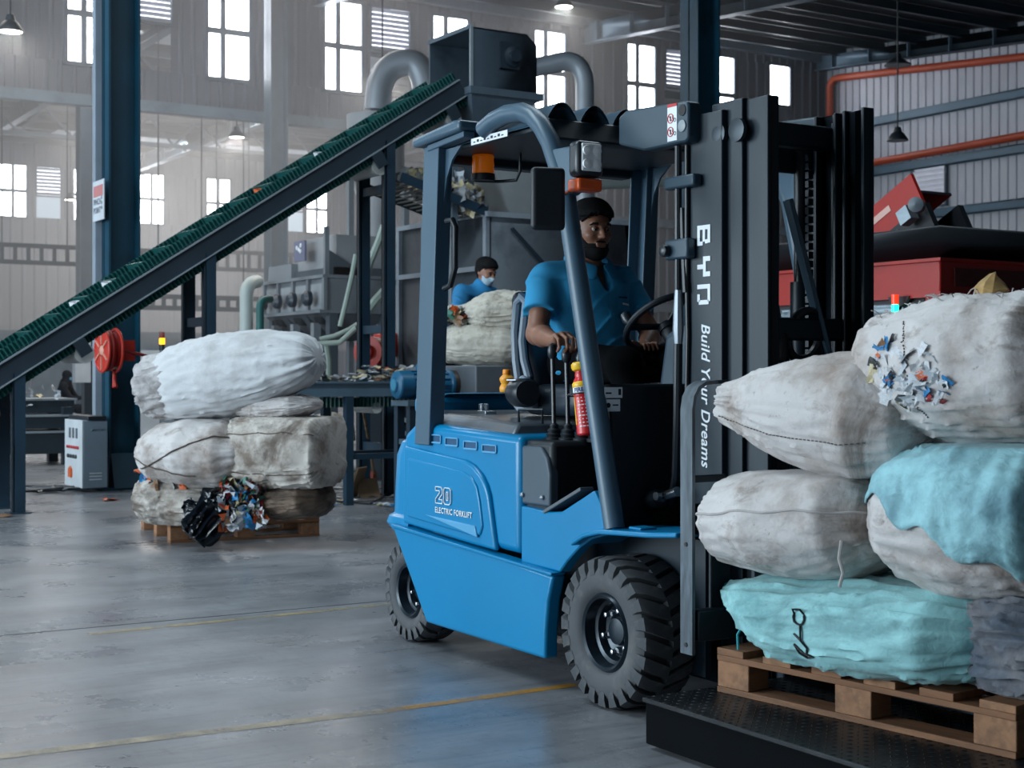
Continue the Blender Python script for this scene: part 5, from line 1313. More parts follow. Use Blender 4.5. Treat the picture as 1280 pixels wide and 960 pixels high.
# the greyer inner bag bulging from the long sack's mouth
q = sack_mesh(sack_fn(at(181, 488, 10.2), at(250, 476, 10.0), [(0, .03, .04), (.06, .15, .15), (.2, .21, .215), (.6, .225, .235), (1, .2, .2)], seed=46, amp=.025, wr=.012, gather=(.012, 0)), nu=60)
ib = q.build('inner_bag', fabric('inner_bag_grey', rgb(176, 172, 172), rgb(106, 98, 96), .5, 5), ttp, angle=80); ib['label'] = 'grey inner bag bulging from the open end'
# black film bag and the bundle of printed packaging
bk = thing('black_bag', 'crumpled black plastic bag hanging over the front of the floor pallet', 'bag', at(258, 650, 9.75) * 1.0, 0, world=True)
q = sack_mesh(sack_fn(at(240, 672, 9.62), at(292, 612, 9.75), [(0, .03, .05), (.1, .06, .10), (.35, .08, .13), (.7, .10, .14), (1, .03, .04)], seed=50, amp=.05, wr=.025, up=(0, 1, .3)), nu=50, nv=50); q.build('film', SBK, bk, angle=60)
q = sack_mesh(sack_fn(at(229, 632, 9.7), at(262, 640, 9.65), [(0, .02, .03), (.2, .05, .07), (.7, .06, .08), (1, .02, .03)], seed=52, amp=.04, wr=.02), nu=40, nv=40); q.build('knot', SBK, bk, angle=60)
pb = thing('packaging_bundle', 'bundle of crumpled colourful printed packaging on the floor pallet', 'bundle', at(300, 655, 9.75), 0, world=True)
q = sack_mesh(sack_fn(at(275, 630, 9.8), at(330, 626, 9.75), [(0, .04, .08), (.3, .10, .15), (.7, .10, .15), (1, .04, .08)], seed=54, amp=.04, wr=.02, zmin=.15), nu=40, nv=40); q.build('core', SCM[6], pb, angle=30)
rr = random.Random(11)
cs = [at(rr.uniform(279, 326), rr.uniform(602, 655), 9.62 + rr.uniform(0, .08)) for _ in range(60)]
scraps(pb, cs, .085, [0, 0, 9, 2, 1, 8, 5, 4, 9, 2, 7, 3], 120, spread=.01, rnd=rr)
# ================================================================= inclined belt conveyor (runs along y, rising)
CVD = mat('conveyor_dark_paint', rgb(34, 46, 56), .45, 0, .15, 3)
CVL = mat('conveyor_edge_pale', rgb(150, 160, 168), .4, .3, .1)  # paler tone puts the edge highlight into the colour
BELTG = mat('green_belt_rubber', rgb(10, 72, 70), .5, 0, .15, 8)
DRUM = mat('pale_roller', rgb(176, 178, 176), .5)
cvx0, cvx1 = -8.35, -8.95
def cvz(y): return 1.14 + (y + .75) * .642            # centre line of the side channel
cv = thing('belt_conveyor', 'long inclined conveyor with a dark green cleated belt and head chute', 'conveyor', (-8.65, 1.2, 0), world=True)
ya, yb = -1.7, 3.62; sl = math.atan(.642); dy, dz = math.cos(sl), math.sin(sl); nrm = Vector((0, -dz, dy))
def cp(y, off, x): return Vector((x, y, cvz(y))) + nrm * off
for x, s_ in ((cvx0, 1), (cvx1, -1)):
    q = MB()
    q.bar(cp(ya, 0, x), cp(yb, 0, x), .02, .16, nrm)
    ch = q.build('side_channel', CVD, cv)
    MB().bar(cp(ya, .083, x + s_ * .012), cp(yb, .083, x + s_ * .012), .045, .012, nrm).build('channel_flange', CVL, cv)
    MB().bar(cp(ya, -.083, x + s_ * .012), cp(yb, -.083, x + s_ * .012), .045, .010, nrm).build('channel_flange', CVL, cv)
    # corrugated belt sidewalls, carrying run above and return run below
    for off, hh in ((.135, .085), (-.13, .07)):
        q = MB(); n = 1300
        def wv(u, v, off=off, hh=hh, x=x, s_=s_):
            y = ya + (yb - ya) * u; w_ = .016 * math.sin(u * 160 * 6.2832)
            return cp(y, off - hh / 2 + hh * v, x - s_ * .03 + w_)
        q.grid(wv, n, 2); q.build('belt_sidewall', BELTG, cv)
MB().bar(cp(ya, .10, -8.65), cp(yb, .10, -8.65), .54, .012, nrm).build('carrying_belt', BELTG, cv)
MB().bar(cp(ya, -.10, -8.65), cp(yb, -.10, -8.65), .54, .012, nrm).build('return_belt', BELTG, cv)
cl = MB().b2((-.25, -.006, 0), (.25, .006, .07)).mesh('cleat', BELTG)
y = ya + .1
while y < yb:
    o = link('cleat', cl, cv); o.location = cp(y, .106, -8.65) - Vector(cv.location); o.rotation_euler = (sl, 0, 0); y += .24
for y in (-.95, -.17, 2.62, 3.42):
    b_ = MB().box(cp(y, -.16, cvx0 + .035), (.03, .11, .14), Euler((sl, 0, 0)).to_matrix()).build('roller_bracket', CVD, cv)
    MB().lathe([(.0001, 0), (.085, 0), (.085, .55), (.0001, .55)], cp(y, -.22, cvx0 - .02), (-1, 0, 0), 20).build('return_roller', DRUM, cv)
# legs
LEGM = mat('conveyor_leg_blue', rgb(24, 48, 64), .5, 0, .15, 3)
def legs(y, foot=True, tie=None):
    for x in (cvx0 - .03, cvx1 + .03):
        zt_ = cvz(y) - .08
        q = MB(); q.b2((x - .05, y - .05, 0), (x + .05, y - .038, zt_)); q.b2((x - .05, y - .05, 0), (x - .038, y + .05, zt_)); q.b2((x + .038, y - .05, 0), (x + .05, y + .05, zt_)); q.build('leg', LEGM, cv)
        MB().b2((x - .09, y - .09, 0), (x + .09, y + .09, .012)).build('foot_plate', LEGM, cv)
    for z in tie or ():
        MB().b2((cvx1, y - .03, z - .04), (cvx0, y + .03, z + .04)).build('cross_tie', LEGM, cv)
legs(-.6); legs(1.05, tie=(1.62,)); legs(2.83, tie=(.45, 1.58, 2.92))
# head chute: open box, hopper below
HDX, HDB = -8.25, -9.1
HM = mat('head_chute_grey', rgb(80, 94, 106), .5, 0, .15, 2, dirt=rgb(56, 66, 76), damt=.35, dscale=2)
q = MB(); t_ = .015; y0, y1, z0, z1 = 3.66, 4.42, 3.93, 4.53
q.b2((HDX - t_, y0, z0), (HDX, y1 - .12, z1)); q.b2((HDB, y0, z0), (HDB + t_, y1, z1)); q.b2((HDB, y0, z1 - t_), (HDX, y1 - .12, z1))
q.add([(HDX, y1 - .12, z1), (HDB, y1 - .12, z1), (HDB, y1, z1 - .10), (HDX, y1, z1 - .10)], [(0, 1, 2, 3)]); q.b2((HDB, y1 - t_, z0), (HDX, y1, z1 - .10)); q.prism([(y1 - .12, z0), (y1, z0), (y1, z1 - .1), (y1 - .12, z1)], 'x', HDX - t_, HDX)
head = q.build('head_box', HM, cv)
MB().b2((HDX - .01, y0 - .012, z0 + .02), (HDX + .012, y0 + .018, z1 + .02)).build('box_edge', CVL, cv)
MB().b2((HDB, y0 - .012, z1 - .02), (HDX, y0 + .018, z1 + .02)).build('box_edge', HM, cv)
MB().b2((HDB - .03, y0 - .02, z0 - .05), (HDX + .03, y1 + .06, z0 + .02)).build('box_flange', HM, cv)
q = MB(); q.add([(HDX + .01, y0, z0 - .05), (HDX + .01, y1, z0 - .05), (HDB, y1, z0 - .05), (HDB, y0, z0 - .05), (HDX - .15, y0 + .12, z0 - .38), (HDX - .15, y1 - .30, z0 - .38), (HDB + .2, y1 - .3, z0 - .38), (HDB + .2, y0 + .12, z0 - .38)], [(0, 1, 5, 4), (1, 2, 6, 5), (2, 3, 7, 6), (3, 0, 4, 7)])
q.build('hopper', HM, cv)
q = MB(); q.lathe([(.10, 0), (.10, .05), (.06, .06), (.06, .10)], (HDX, 4.12, 4.28), (1, 0, 0), 18); q.b2((HDX, 3.98, 4.16), (HDX + .03, 4.20, 4.42)); q.build('drive_bearing', CVD, cv)
MB().b2((-8.75, 3.78, 2.75), (-8.6, 3.9, 3.6)).build('chute_leg', HM, cv)
for p in ((-8.45, 3.58), (-8.85, 3.58)):
    MB().b2((p[0] - .03, p[1] - .03, 2.6), (p[0] + .03, p[1] + .03, 3.6)).build('chute_post', HM, cv)
MB().tube([at(330, 283, 14.6), at(440, 222, 14.7), at(540, 140, 14.8)], .010, 6).build('stay_cable', CVD, cv)
# litter riding on the belt
lt = [('plastic_film', 'scrap of clear plastic film riding on the lower belt', 110, 408), ('paper_scrap', 'pale paper scrap lying on the belt beside the hose reel column', 150, 396), ('paper_scrap', 'pinkish scrap riding halfway up the belt', 338, 232), ('paper_scrap', 'small pale scrap riding near the top of the belt', 412, 188)]
for nm, lb, px, py in lt:
    p = on(px, py + 4, x=-8.5); p = cp(p.y, .14, -8.5)
    o = link(nm, scrap_mesh(2, 0 if 'pink' not in lb else 1), None); o.location = p + nrm * .02; o.scale = (.12, .14, .12); o.rotation_euler = (sl, 0, 1); tag(o, lb, 'scrap')

# ================================================================= grey collecting bin under the head chute
BINM = mat('bin_grey_steel', rgb(132, 140, 148), .5, .0, .15, 1.5, dirt=rgb(92, 100, 110), damt=.4, dscale=2.5)
bn = thing('collecting_bin', 'large grey ribbed steel bin below the conveyor head', 'bin', (-9.2, 4.8, 0), world=True)
X0, X1, Y0, Y1, ZB, ZT = -10.25, -8.34, 3.92, 5.66, .6, 2.75
q = MB(); q.b2((X0, Y0, ZB), (X1, Y0 + .02, ZT)); q.b2((X0, Y1 - .02, ZB), (X1, Y1, ZT)); q.b2((X0, Y0, ZB), (X0 + .02, Y1, ZT)); q.b2((X1 - .02, Y0, ZB), (X1, Y1, ZT)); q.b2((X0, Y0, ZB), (X1, Y1, ZB + .02)); q.build('shell', BINM, bn)
for z in (ZT - .02, 2.2, 1.2, ZB + .05): MB().b2((X0, Y0 - .05, z - .025), (X1 + .01, Y0, z + .025)).build('rib', BINM, bn)
for x in (X0 + .03, -9.65, -9.05, X1 - .02): MB().b2((x - .03, Y0 - .045, ZB), (x + .03, Y0, ZT)).build('rib', BINM, bn)
MB().b2((X1, Y0 - .05, ZT - .05), (X1 + .05, Y1 + .1, ZT)).build('rim', BINM, bn)
MB().bar((X1 + .015, Y0 + .25, 2.6), (X1 + .015, Y0 + 1.2, 1.75), .02, .06, (1, 0, 0)).build('diagonal_stiffener', CVD, bn)
MB().bar((X1 + .015, Y0 + 1.0, 2.7), (X1 + .015, Y0 + 1.5, 2.2), .02, .06, (1, 0, 0)).build('diagonal_stiffener', CVD, bn)
q = MB(); q.add([(X1, Y1 - .1, ZT), (X1, Y1 + .12, ZT - .0), (X1, Y1 - .05, ZT - .32), (X1 - .6, Y1 - .1, ZT), (X1 - .6, Y1 + .12, ZT), (X1 - .6, Y1 - .05, ZT - .32)], [(0, 1, 2), (3, 5, 4), (0, 3, 4, 1), (1, 4, 5, 2), (2, 5, 3, 0)]); q.build('flared_lip', CVD, bn)
for x in (X0 + .06, X1 - .06):
    for y in (Y0 + .06, Y1 - .06): MB().b2((x - .05, y - .05, 0), (x + .05, y + .05, ZB)).build('leg', CVD, bn)
q = MB(); q.add([(-8.55, 4.02, 3.5), (-8.55, 4.62, 3.5), (-9.0, 4.62, 3.5), (-9.0, 4.02, 3.5), (-8.4, 4.2, 2.75), (-8.4, 5.0, 2.75), (-9.1, 5.0, 2.75), (-9.1, 4.2, 2.75)], [(0, 1, 5, 4), (1, 2, 6, 5), (2, 3, 7, 6), (3, 0, 4, 7)]); q.build('feed_chute', mat('chute_pale_grey', rgb(136, 140, 142), .5), bn)
# slatted tray with paper scrap beside the bin
tr = thing('slatted_tray', 'slatted steel tray heaped with scrap paper above the grey bin', 'tray', at(530, 265, 14.0), 0, world=True)
A_, B_, C_, D_ = at(466, 236, 14.2), at(600, 268, 13.9), at(560, 305, 14.2), at(500, 268, 14.6)
A_, B_, D_, C_ = Vector((-9.2, 2.95, 3.0)), Vector((-8.35, 2.95, 3.0)), Vector((-9.2, 3.9, 2.72)), Vector((-8.35, 3.9, 2.72))
TRM = mat('tray_slat_steel', rgb(110, 108, 102), .5, .2)
for k in range(13):
    t_ = (k + .5) / 13; a, b = A_.lerp(D_, t_), B_.lerp(C_, t_); MB().bar(a, b, .035, .012).build('slat', TRM, tr)
for a, b in ((A_, D_), (B_, C_)): MB().bar(a + Vector((0, 0, .03)), b + Vector((0, 0, .03)), .02, .09).build('side_rail', LEGM, tr)
r1 = random.Random(17)
cs = [B_.lerp(A_, r1.random() * .8).lerp(C_.lerp(D_, r1.random() * .8), r1.uniform(.3, 1.0)) + Vector((0, 0, r1.uniform(.05, .22))) for _ in range(60)]
scraps(tr, cs, .15, [4, 4, 0, 6, 6, 4, 9], 110, spread=.03, rnd=r1)
scraps(tr, [B_.lerp(C_, r1.uniform(.5, 1.0)) + Vector((-.1, 0, r1.uniform(.04, .22))) for _ in range(30)], .15, [4, 4, 0, 6, 9, 6, 6], 70, spread=.04, rnd=r1)

# ================================================================= low sorting belt behind the forklift
sb = thing('sorting_conveyor', 'low horizontal sorting conveyor with a green belt behind the forklift', 'conveyor', (-7.75, 2.0, 0), world=True)
SBM = mat('sorting_frame_steel', rgb(84, 104, 118), .45, .2, .15, 3)
for x in (-7.62, -8.10):
    q = MB(); q.b2((x - .01, .85, .96), (x + .01, 3.25, 1.08)); q.b2((x - .01, .85, 1.07), (x + .04, 3.25, 1.085)); q.b2((x - .01, .85, .955), (x + .04, 3.25, .967)); q.build('side_frame', SBM, sb)
    for y in (1.0, 2.05, 3.1):
        MB().b2((x - .035, y - .035, 0), (x + .035, y + .035, .96)).build('leg', LEGM, sb)
    MB().b2((x - .025, 1.0, .40), (x + .025, 3.1, .45)).build('lower_rail', LEGM, sb)
MB().b2((-8.09, .85, 1.06), (-7.63, 3.25, 1.07)).build('belt', BELTG, sb)
q = MB(); n = 500
q.grid(lambda u, v: (-7.66 + .012 * math.sin(u * 60 * 6.2832), .85 + 2.4 * u, .86 + .085 * v), n, 2); q.build('return_sidewall', BELTG, sb)
for y in (1.3, 2.35): MB().lathe([(.0001, 0), (.05, 0), (.05, .4), (.0001, .4)], (-7.66, y, .85), (-1, 0, 0), 16).build('return_roller', DRUM, sb)
r2 = random.Random(23)
heap = [Vector((r2.uniform(-8.05, -7.65), r2.uniform(.95, 3.1), 1.09 + r2.uniform(0, .04))) for _ in range(70)] + [Vector((r2.uniform(-8.05, -7.65), r2.uniform(2.25, 2.75), 1.1 + r2.uniform(0, .12))) for _ in range(30)]
sc_ = thing('scrap_heap', 'layer of plastic scrap lying along the low sorting belt', 'scrap', (-7.85, 2.0, 1.07), 0, world=True)
scraps(sc_, heap, .09, [4, 0, 0, 1, 6, 9, 8, 4, 0], 150, spread=.02, rnd=r2, flat=True)
# blue drive motor
MOT = mat('motor_blue', rgb(18, 92, 128), .4, 0, .08, 3)
mt_ = thing('drive_motor', 'blue electric drive motor with a dark gearbox beside the forklift rear post', 'motor', (-5.79, 1.62, 0), world=True)
c = at(492, 481, 11.2)
body = MB().lathe([(.0001, 0), (.055, 0), (.062, .01), (.10, .02), (.108, .03), (.108, .13), (.10, .14), (.10, .45), (.115, .46), (.115, .48), (.0001, .48)], c, (.0, 1, 0), 26).build('motor_body', MOT, mt_)
for k in range(14):
    a = 2 * PI * k / 14; p = c + Vector((math.cos(a) * .102, .29, math.sin(a) * .102)); MB().box(p, (.018, .30, .006), (0, -a, 0)).build('cooling_fin', MOT, body)
MB().box(c + Vector((.02, .28, .12)), (.12, .14, .07)).build('terminal_box', MOT, body)
MB().lathe([(.0001, .46), (.09, .46), (.11, .50), (.11, .62), (.07, .66), (.05, .78), (.09, .80), (.09, .88), (.0001, .88)], c, (0, 1, 0), 22).build('gearbox', mat('gearbox_rust', rgb(58, 48, 44), .5, .3, .3, 8), mt_)
MB().lathe([(.0001, -.004), (.045, -.004), (.045, .006), (.0001, .006)], c, (0, 1, 0), 20).build('fan_grille', mat('motor_blue_light', rgb(60, 130, 160), .4), body)
stp = MB(); stp.b2((c.x - .14, c.y + .05, c.z - .16), (c.x + .14, c.y + 1.2, c.z - .12)); stp.build('mounting_plate', SBM, mt_)
for y in (.1, 1.1):
    for x in (-.1, .1): MB().b2((c.x + x - .03, c.y + y - .03, 0), (c.x + x + .03, c.y + y + .03, c.z - .16)).build('leg', LEGM, mt_)
MB().b2((c.x - .13, c.y + .08, .62), (c.x + .13, c.y + .12, .66)).build('cross_tie', SBM, mt_)
# ================================================================= the second worker, his bench of sacks, the white chair
bx = thing('feed_box', 'grey steel feed box under the two white sacks behind the forklift', 'box', (-5.6, 2.6, 0), world=True)
cB = at(612, 470, 11.6)
MB().b2((cB.x - .38, cB.y - .30, .0), (cB.x + .30, cB.y + .65, 1.22)).build('shell', mat('feed_box_grey', rgb(92, 98, 104), .5, .1, .2, 3), bx, .01)
MB().b2((cB.x + .30, cB.y - .05, .3), (cB.x + .305, cB.y + .60, 1.1)).build('side_plate', mat('feed_box_plate', rgb(76, 82, 88), .5, .1), bx)
GS = 'white sacks on the feed box'
tg, fg = sack('lower cream sack on the feed box, behind the driver seat', at(552, 431, 11.75), at(672, 430, 11.45),
   [(0, .06, .08), (.04, .18, .13), (.3, .26, .165), (.75, .26, .165), (.96, .16, .11), (1, .04, .04)], SW4, GS, seed=61, n=2.8, amp=.02, wr=.006, zmin=1.225, zmax=1.54)
tg2, fg2 = sack('upper cream sack with scrap showing at its tied end, behind the driver seat', at(556, 396, 11.75), at(668, 388, 11.4),
   [(0, .05, .05), (.08, .09, .07), (.2, .11, .075), (.32, .14, .09), (.5, .22, .15), (.65, .25, .17), (.9, .2, .15), (1, .05, .05)], SW4, GS, seed=63, amp=.02, wr=.008, gather=(.02, .01), zmin=1.50)
scraps(tg2, [at(565, 398, 11.6), at(575, 396, 11.5), at(570, 392, 11.5), at(580, 402, 11.5)], .075, [4, 0, 8, 7, 1, 6, 3], 34, spread=.03, rnd=r2)
pc_ = thing('plastic_chair', 'white plastic chair with a lattice back near the masked worker', 'chair', at(560, 465, 12.3).xy.to_3d(), math.radians(-20))
WPL = mat('white_plastic', rgb(196, 200, 202), .45)
for x in (-.2, .2):
    MB().bar((x, .2, 0), (x, .17, .85 + .6), .035, .035).build('back_leg', WPL, pc_); MB().bar((x, -.2, 0), (x, -.18, .9), .035, .035).build('leg', WPL, pc_)
MB().b2((-.23, -.22, .88), (.23, .2, .91)).build('seat', WPL, pc_)
for z in (1.08, 1.45): MB().b2((-.22, .165, z - .02), (.22, .195, z + .02)).build('back_rail', WPL, pc_)
for k in range(9):
    u0 = -.4 + k * .1
    for sg_ in (1, -1):
        a = Vector((u0 * sg_, .18, 1.09)); b = Vector(((u0 + .35) * sg_, .18, 1.44))
        if abs(a.x) > .2: 
            t_ = (abs(a.x) - .2) / .35; a = a.lerp(b, t_) if a.x * sg_ < 0 else None
        if a is None: continue
        if abs(b.x) > .2 and b.x * sg_ > 0:
            t_ = (.2 - a.x * sg_) / ((b.x - a.x) * sg_); 
            if t_ <= 0: continue
            b = a.lerp(b, t_)
        MB().bar(a, b, .012, .016, (0, 1, 0)).build('lattice_bar', WPL, pc_)
# platform he stands on
wp_ = thing('work_platform', 'low steel work platform behind the feed box', 'platform', (-7.1, 3.2, 0), world=True)
MB().b2((-7.6, 2.6, .60), (-6.6, 3.8, .64)).build('deck', SBM, wp_)
for x in (-7.55, -6.65):
    for y in (2.65, 3.75): MB().b2((x - .03, y - .03, 0), (x + .03, y + .03, .6)).build('leg', LEGM, wp_)
W2 = thing('person', 'worker in a blue long-sleeved shirt and pale face mask bending over sacks', 'person', (-7.2, 3.2, .64), world=True)
h2 = at(607, 340, 13.2); yw = math.radians(18)
fwd = Vector((math.cos(yw), math.sin(yw), 0)); lft = Vector((-fwd.y, fwd.x, 0))
nk = h2 - fwd * .05 - Vector((0, 0, .13)); ch_ = nk - fwd * .16 - Vector((0, 0, .20)); pv = nk - fwd * .36 - Vector((0, 0, .50))
sR, sL = nk - fwd * .06 - lft * .19 - Vector((0, 0, .07)), nk - fwd * .06 + lft * .19 - Vector((0, 0, .07))
eR, eL = at(572, 388, 12.7), sL + Vector((0, 0, -.24)) + fwd * .10; wR, wL = at(590, 408, 12.3), eL + fwd * .22 - Vector((0, 0, .06))
B2 = Field(tuple(min(a) for a in zip(h2 - Vector((.45,) * 3), pv - Vector((.3, .3, .2)), wR - Vector((.15,) * 3))), tuple(max(a) for a in zip(h2 + Vector((.4, .4, .2)), wR + Vector((.15,) * 3), wL + Vector((.15,) * 3))), .009)
head_sdf(B2, h2, yw, .35); B2.cap(nk - Vector((0, 0, .03)), h2 - Vector((0, 0, .06)), .058, .052, .02); B2.cap(ch_, pv, .13, .13, .05); B2.cap(sR, sL, .06, .06, .03)
for a, b, c_ in ((sR, eR, wR), (sL, eL, wL)):
    B2.cap(a, b, .045, .04, .02); B2.cap(b, c_, .038, .028, .02); d_ = (c_ - b).normalized(); side = d_.cross(Vector((0, 0, 1))).normalized()
    K = [c_ + d_ * .08 + side * (i - 1.5) * .02 for i in range(4)]; hand_sdf(B2, c_, K, [[k + d_ * .03 - Vector((0, 0, .015)), k + d_ * .045 - Vector((0, 0, .04))] for k in K], [c_ + d_ * .03 + side * .03, c_ + d_ * .06 + side * .045, c_ + d_ * .08 + side * .04], rp=.024, rf=.0095)
link('body', B2.mesh('body', SKIN2), W2)
S2 = Field(tuple(B2.lo), tuple(B2.lo + B2.h * (B2.n - 1)), .010)
S2.cap(ch_, pv + Vector((0, 0, .05)), .155, .16, .05); S2.cap(sR, sL, .085, .085, .03); S2.cap(nk - Vector((0, 0, .05)), ch_, .10, .14, .05)
for a, b, c_ in ((sR, eR, wR), (sL, eL, wL)): S2.cap(a, b, .072, .06, .03); S2.cap(b, c_, .06, .045, .02)
S2.cap(nk - Vector((0, 0, .01)), nk + fwd * .02 + Vector((0, 0, .02)), .072, .070, .02)
S2.d += folds(np.stack(np.meshgrid(*[S2.lo[i] + S2.h * np.arange(S2.n[i], dtype=np.float32) for i in range(3)], indexing='ij'), -1), 16, .008, 1.3)
link('work_shirt', S2.mesh('work_shirt', POLO2), W2)
ms2, f2, R2 = hair_mesh(tuple(h2), yw, .35, 1.0, .006, 'hair', beard=False)
for n_, me_ in ms2: link(n_, me_, W2)
for s_ in (-1, 1):
    MB().tube([f2(.089, s_ * .014, .019), f2(.0935, s_ * .027, .024), f2(.080, s_ * .050, .018)], [.003, .005, .002], 6).build('eyebrow', HAIRM, W2)
    MB().lathe([(.010 * math.sin(PI * k / 6) + 1e-5, -.010 * math.cos(PI * k / 6)) for k in range(7)], f2(.083, s_ * .031, .003), (0, 0, 1), 10).build('eye', EYED, W2)
MK = Field(np.array(h2) - .16, np.array(h2) + .16, .006)
MK.ell(f2(.020, 0, -.02), npv(.082, .069, .090), .02, R=R2); MK.ell(f2(.040, 0, -.075), npv(.056, .052, .048), .03, R=R2); MK.cap(f2(.098, 0, -.02), f2(.106, 0, -.04), .014, .017, .02)
Pm = np.stack(np.meshgrid(*[MK.lo[i] + MK.h * np.arange(MK.n[i], dtype=np.float32) for i in range(3)], indexing='ij'), -1); qm = (Pm - np.array(h2, np.float32)) @ np.array(R2, np.float32)
MK.d = np.maximum(MK.d, np.maximum(np.maximum(qm[..., 2] + .022, -.105 - qm[..., 2]), .028 - qm[..., 0])); link('face_mask', MK.mesh('face_mask', mat('mask_pale_blue', rgb(172, 196, 210), .8)), W2)
T2 = Field(tuple(pv - Vector((.25, .25, pv.z - .62))), tuple(pv + Vector((.25, .25, .15))), .014)
for s_ in (-1, 1): T2.cap(pv + lft * s_ * .09, pv + lft * s_ * .1 + fwd * .1 + Vector((0, 0, -.42)), .09, .065, .04); T2.cap(pv + lft * s_ * .1 + fwd * .1 + Vector((0, 0, -.42)), Vector((pv.x, pv.y, .70)) + lft * s_ * .1, .06, .05, .03)
T2.cap(pv - lft * .06, pv + lft * .06, .12, None, .04); link('trousers', T2.mesh('trousers', TROUS), W2)

# ================================================================= hose reel, notice, electric cabinet by the blue column
hr = thing('hose_reel', 'red fire hose reel mounted on the blue column', 'hose reel', (COLX, COLY, 0), world=True)
RED = mat('hose_reel_red', rgb(186, 44, 30), .4, 0, .08); REDH = mat('red_rubber_hose', rgb(150, 30, 24), .55)
c = at(128, 438, 14.3)
axr = Vector((.05, -1, 0)).normalized()
for off in (0, .13):
    q = MB(); o_ = c - axr * off
    u1 = Vector((0, 0, 1)); v1 = axr.cross(u1)
    q.tube([o_ + (u1 * math.cos(a) + v1 * math.sin(a)) * .205 for a in [2 * PI * k / 40 for k in range(40)]], .014, 8, closed=True)
    q.lathe([(.055, -.006), (.205, -.003), (.205, .003), (.055, .006)], o_, axr, 36, close=True); q.build('disc', RED, hr)
q = MB()
for k in range(6):
    a = 2 * PI * k / 6; q.bar(c + axr * .008 + (u1 * math.cos(a) + v1 * math.sin(a)) * .06, c + axr * .008 + (u1 * math.cos(a) + v1 * math.sin(a)) * .19, .012, .02, axr)
q.lathe([(.0001, .02), (.03, .02), (.05, .008), (.05, 0)], c, axr, 16); q.build('spokes', mat('spoke_pale', rgb(206, 150, 130), .5), hr)
q = MB(); q.tube([c - axr * (.02 + .10 * k / 140) + (u1 * math.cos(a) + v1 * math.sin(a)) * (.16 + .03 * math.sin(k * .045)) for k, a in [(k, 2 * PI * k / 20) for k in range(141)]], .018, 7); q.build('hose', REDH, hr)
e_ = c - axr * .12 - u1 * .18; MB().tube([e_, e_ + Vector((0, 0, -.12)), e_ + Vector((.02, 0, -.18))], [.02, .02, .03], 8).build('nozzle', RED, hr)
MB().tube([c - axr * .22, c - axr * .22 + Vector((.05, .2, -.05)), c - axr * .22 + Vector((.05, .30, -.24)), c - axr * .2 + Vector((.06, .42, -.42))], .018, 7).build('hose_tail', REDH, hr)
MB().b2((c.x - .16, c.y + .12, c.z - .10), (c.x + .0, c.y + .32, c.z + .10)).build('valve_box', RED, hr)
MB().bar(c - axr * .1, Vector((COLX, COLY, c.z)), .05, .05).build('arm', RED, hr)
sg_ = thing('notice_board', 'small white notice with a red header on the blue column', 'sign', (COLX, COLY, 0), world=True)
pT, pB = at(122, 222, 14.75), at(139, 276, 14.75)
sx0, sx1, sy = COLX - .10, COLX + .28, COLY - .245
zs1, zs0 = 1.17 + (465 - 226) / 1850 * 14.75, 1.17 + (465 - 276) / 1850 * 14.75
MB().b2((sx0, sy, zs0), (sx1, sy + .008, zs1)).build('board', mat('notice_white', rgb(196, 200, 206), .5), sg_)
MB().b2((sx0 + .03, sy - .002, zs1 - .16), (sx1 - .03, sy, zs1 - .05)).build('header', mat('notice_red', rgb(186, 118, 118), .6), sg_)
text_mesh('lettering', 'PINCH\nPOINT', .085, mat('notice_ink', rgb(110, 114, 124), .6), sg_, Matrix.Translation(Vector((sx0 + .03, sy - .002, zs0 + .16)) - Vector(sg_.location) * 0) @ Mdec, offset=.001).location = -Vector(sg_.location)
q = MB()
for k in range(3): q.lathe([(.02, 0), (.02, .002)], (sx1 - .07, sy, zs0 + .12 + k * .05), (0, -1, 0), 8)
q.build('pictogram', mat('notice_ink', rgb(110, 114, 124), .6), sg_)
ec = thing('electric_cabinet', 'leaning pale grey electric control cabinet beside the blue column', 'cabinet', on(104, 616, z=0), math.radians(0))
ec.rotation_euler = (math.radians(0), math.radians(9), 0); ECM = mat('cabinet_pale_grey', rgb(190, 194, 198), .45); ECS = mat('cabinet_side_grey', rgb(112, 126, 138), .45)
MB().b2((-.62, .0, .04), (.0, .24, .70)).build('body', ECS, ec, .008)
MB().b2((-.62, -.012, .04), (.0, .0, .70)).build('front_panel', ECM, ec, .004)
MB().b2((-.66, .04, .70), (.02, .22, .74)).build('top_cover', BLACK, ec, .006)
ec.rotation_euler = (0, 0, 0)
q = MB()
for x in (-.42, -.30, -.18): MB().b2((x - .025, -.02, .52), (x + .025, -.012, .62)).build('meter', mat('meter_grey', rgb(90, 96, 102), .4), ec)
for k in range(6): MB().lathe([(.016, 0), (.016, .012), (.01, .016)], (-.50 + k * .075, -.012, .43), (0, -1, 0), 10).build('indicator', mat('indicator_red', rgb(170, 30, 34), .4), ec)
for k in range(4): MB().lathe([(.02, 0), (.02, .012), (.012, .02)], (-.47 + k * .09, -.012, .34), (0, -1, 0), 10).build('knob', BLACKS, ec)
MB().prism([(-.44, .13), (-.34, .13), (-.34, .21), (-.39, .24), (-.44, .21)], 'y', -.03, -.012).build('main_switch', mat('switch_orange', rgb(206, 90, 34), .4), ec)
for k in range(3): MB().b2((.0, .06, .12 + k * .03), (.006, .18, .13 + k * .03)).build('louvre', ECM, ec)
MB().tube([(.004, .08, .60), (.02, .08, .62), (.02, .17, .62), (.004, .17, .60)], .006, 6).build('handle', ECS, ec)
cbl = thing('power_cable', 'tangle of black power cable on the floor below the electric cabinet', 'cable', on(60, 612, z=0), 0, world=True)
r3 = random.Random(4); b0 = on(85, 613, z=0)
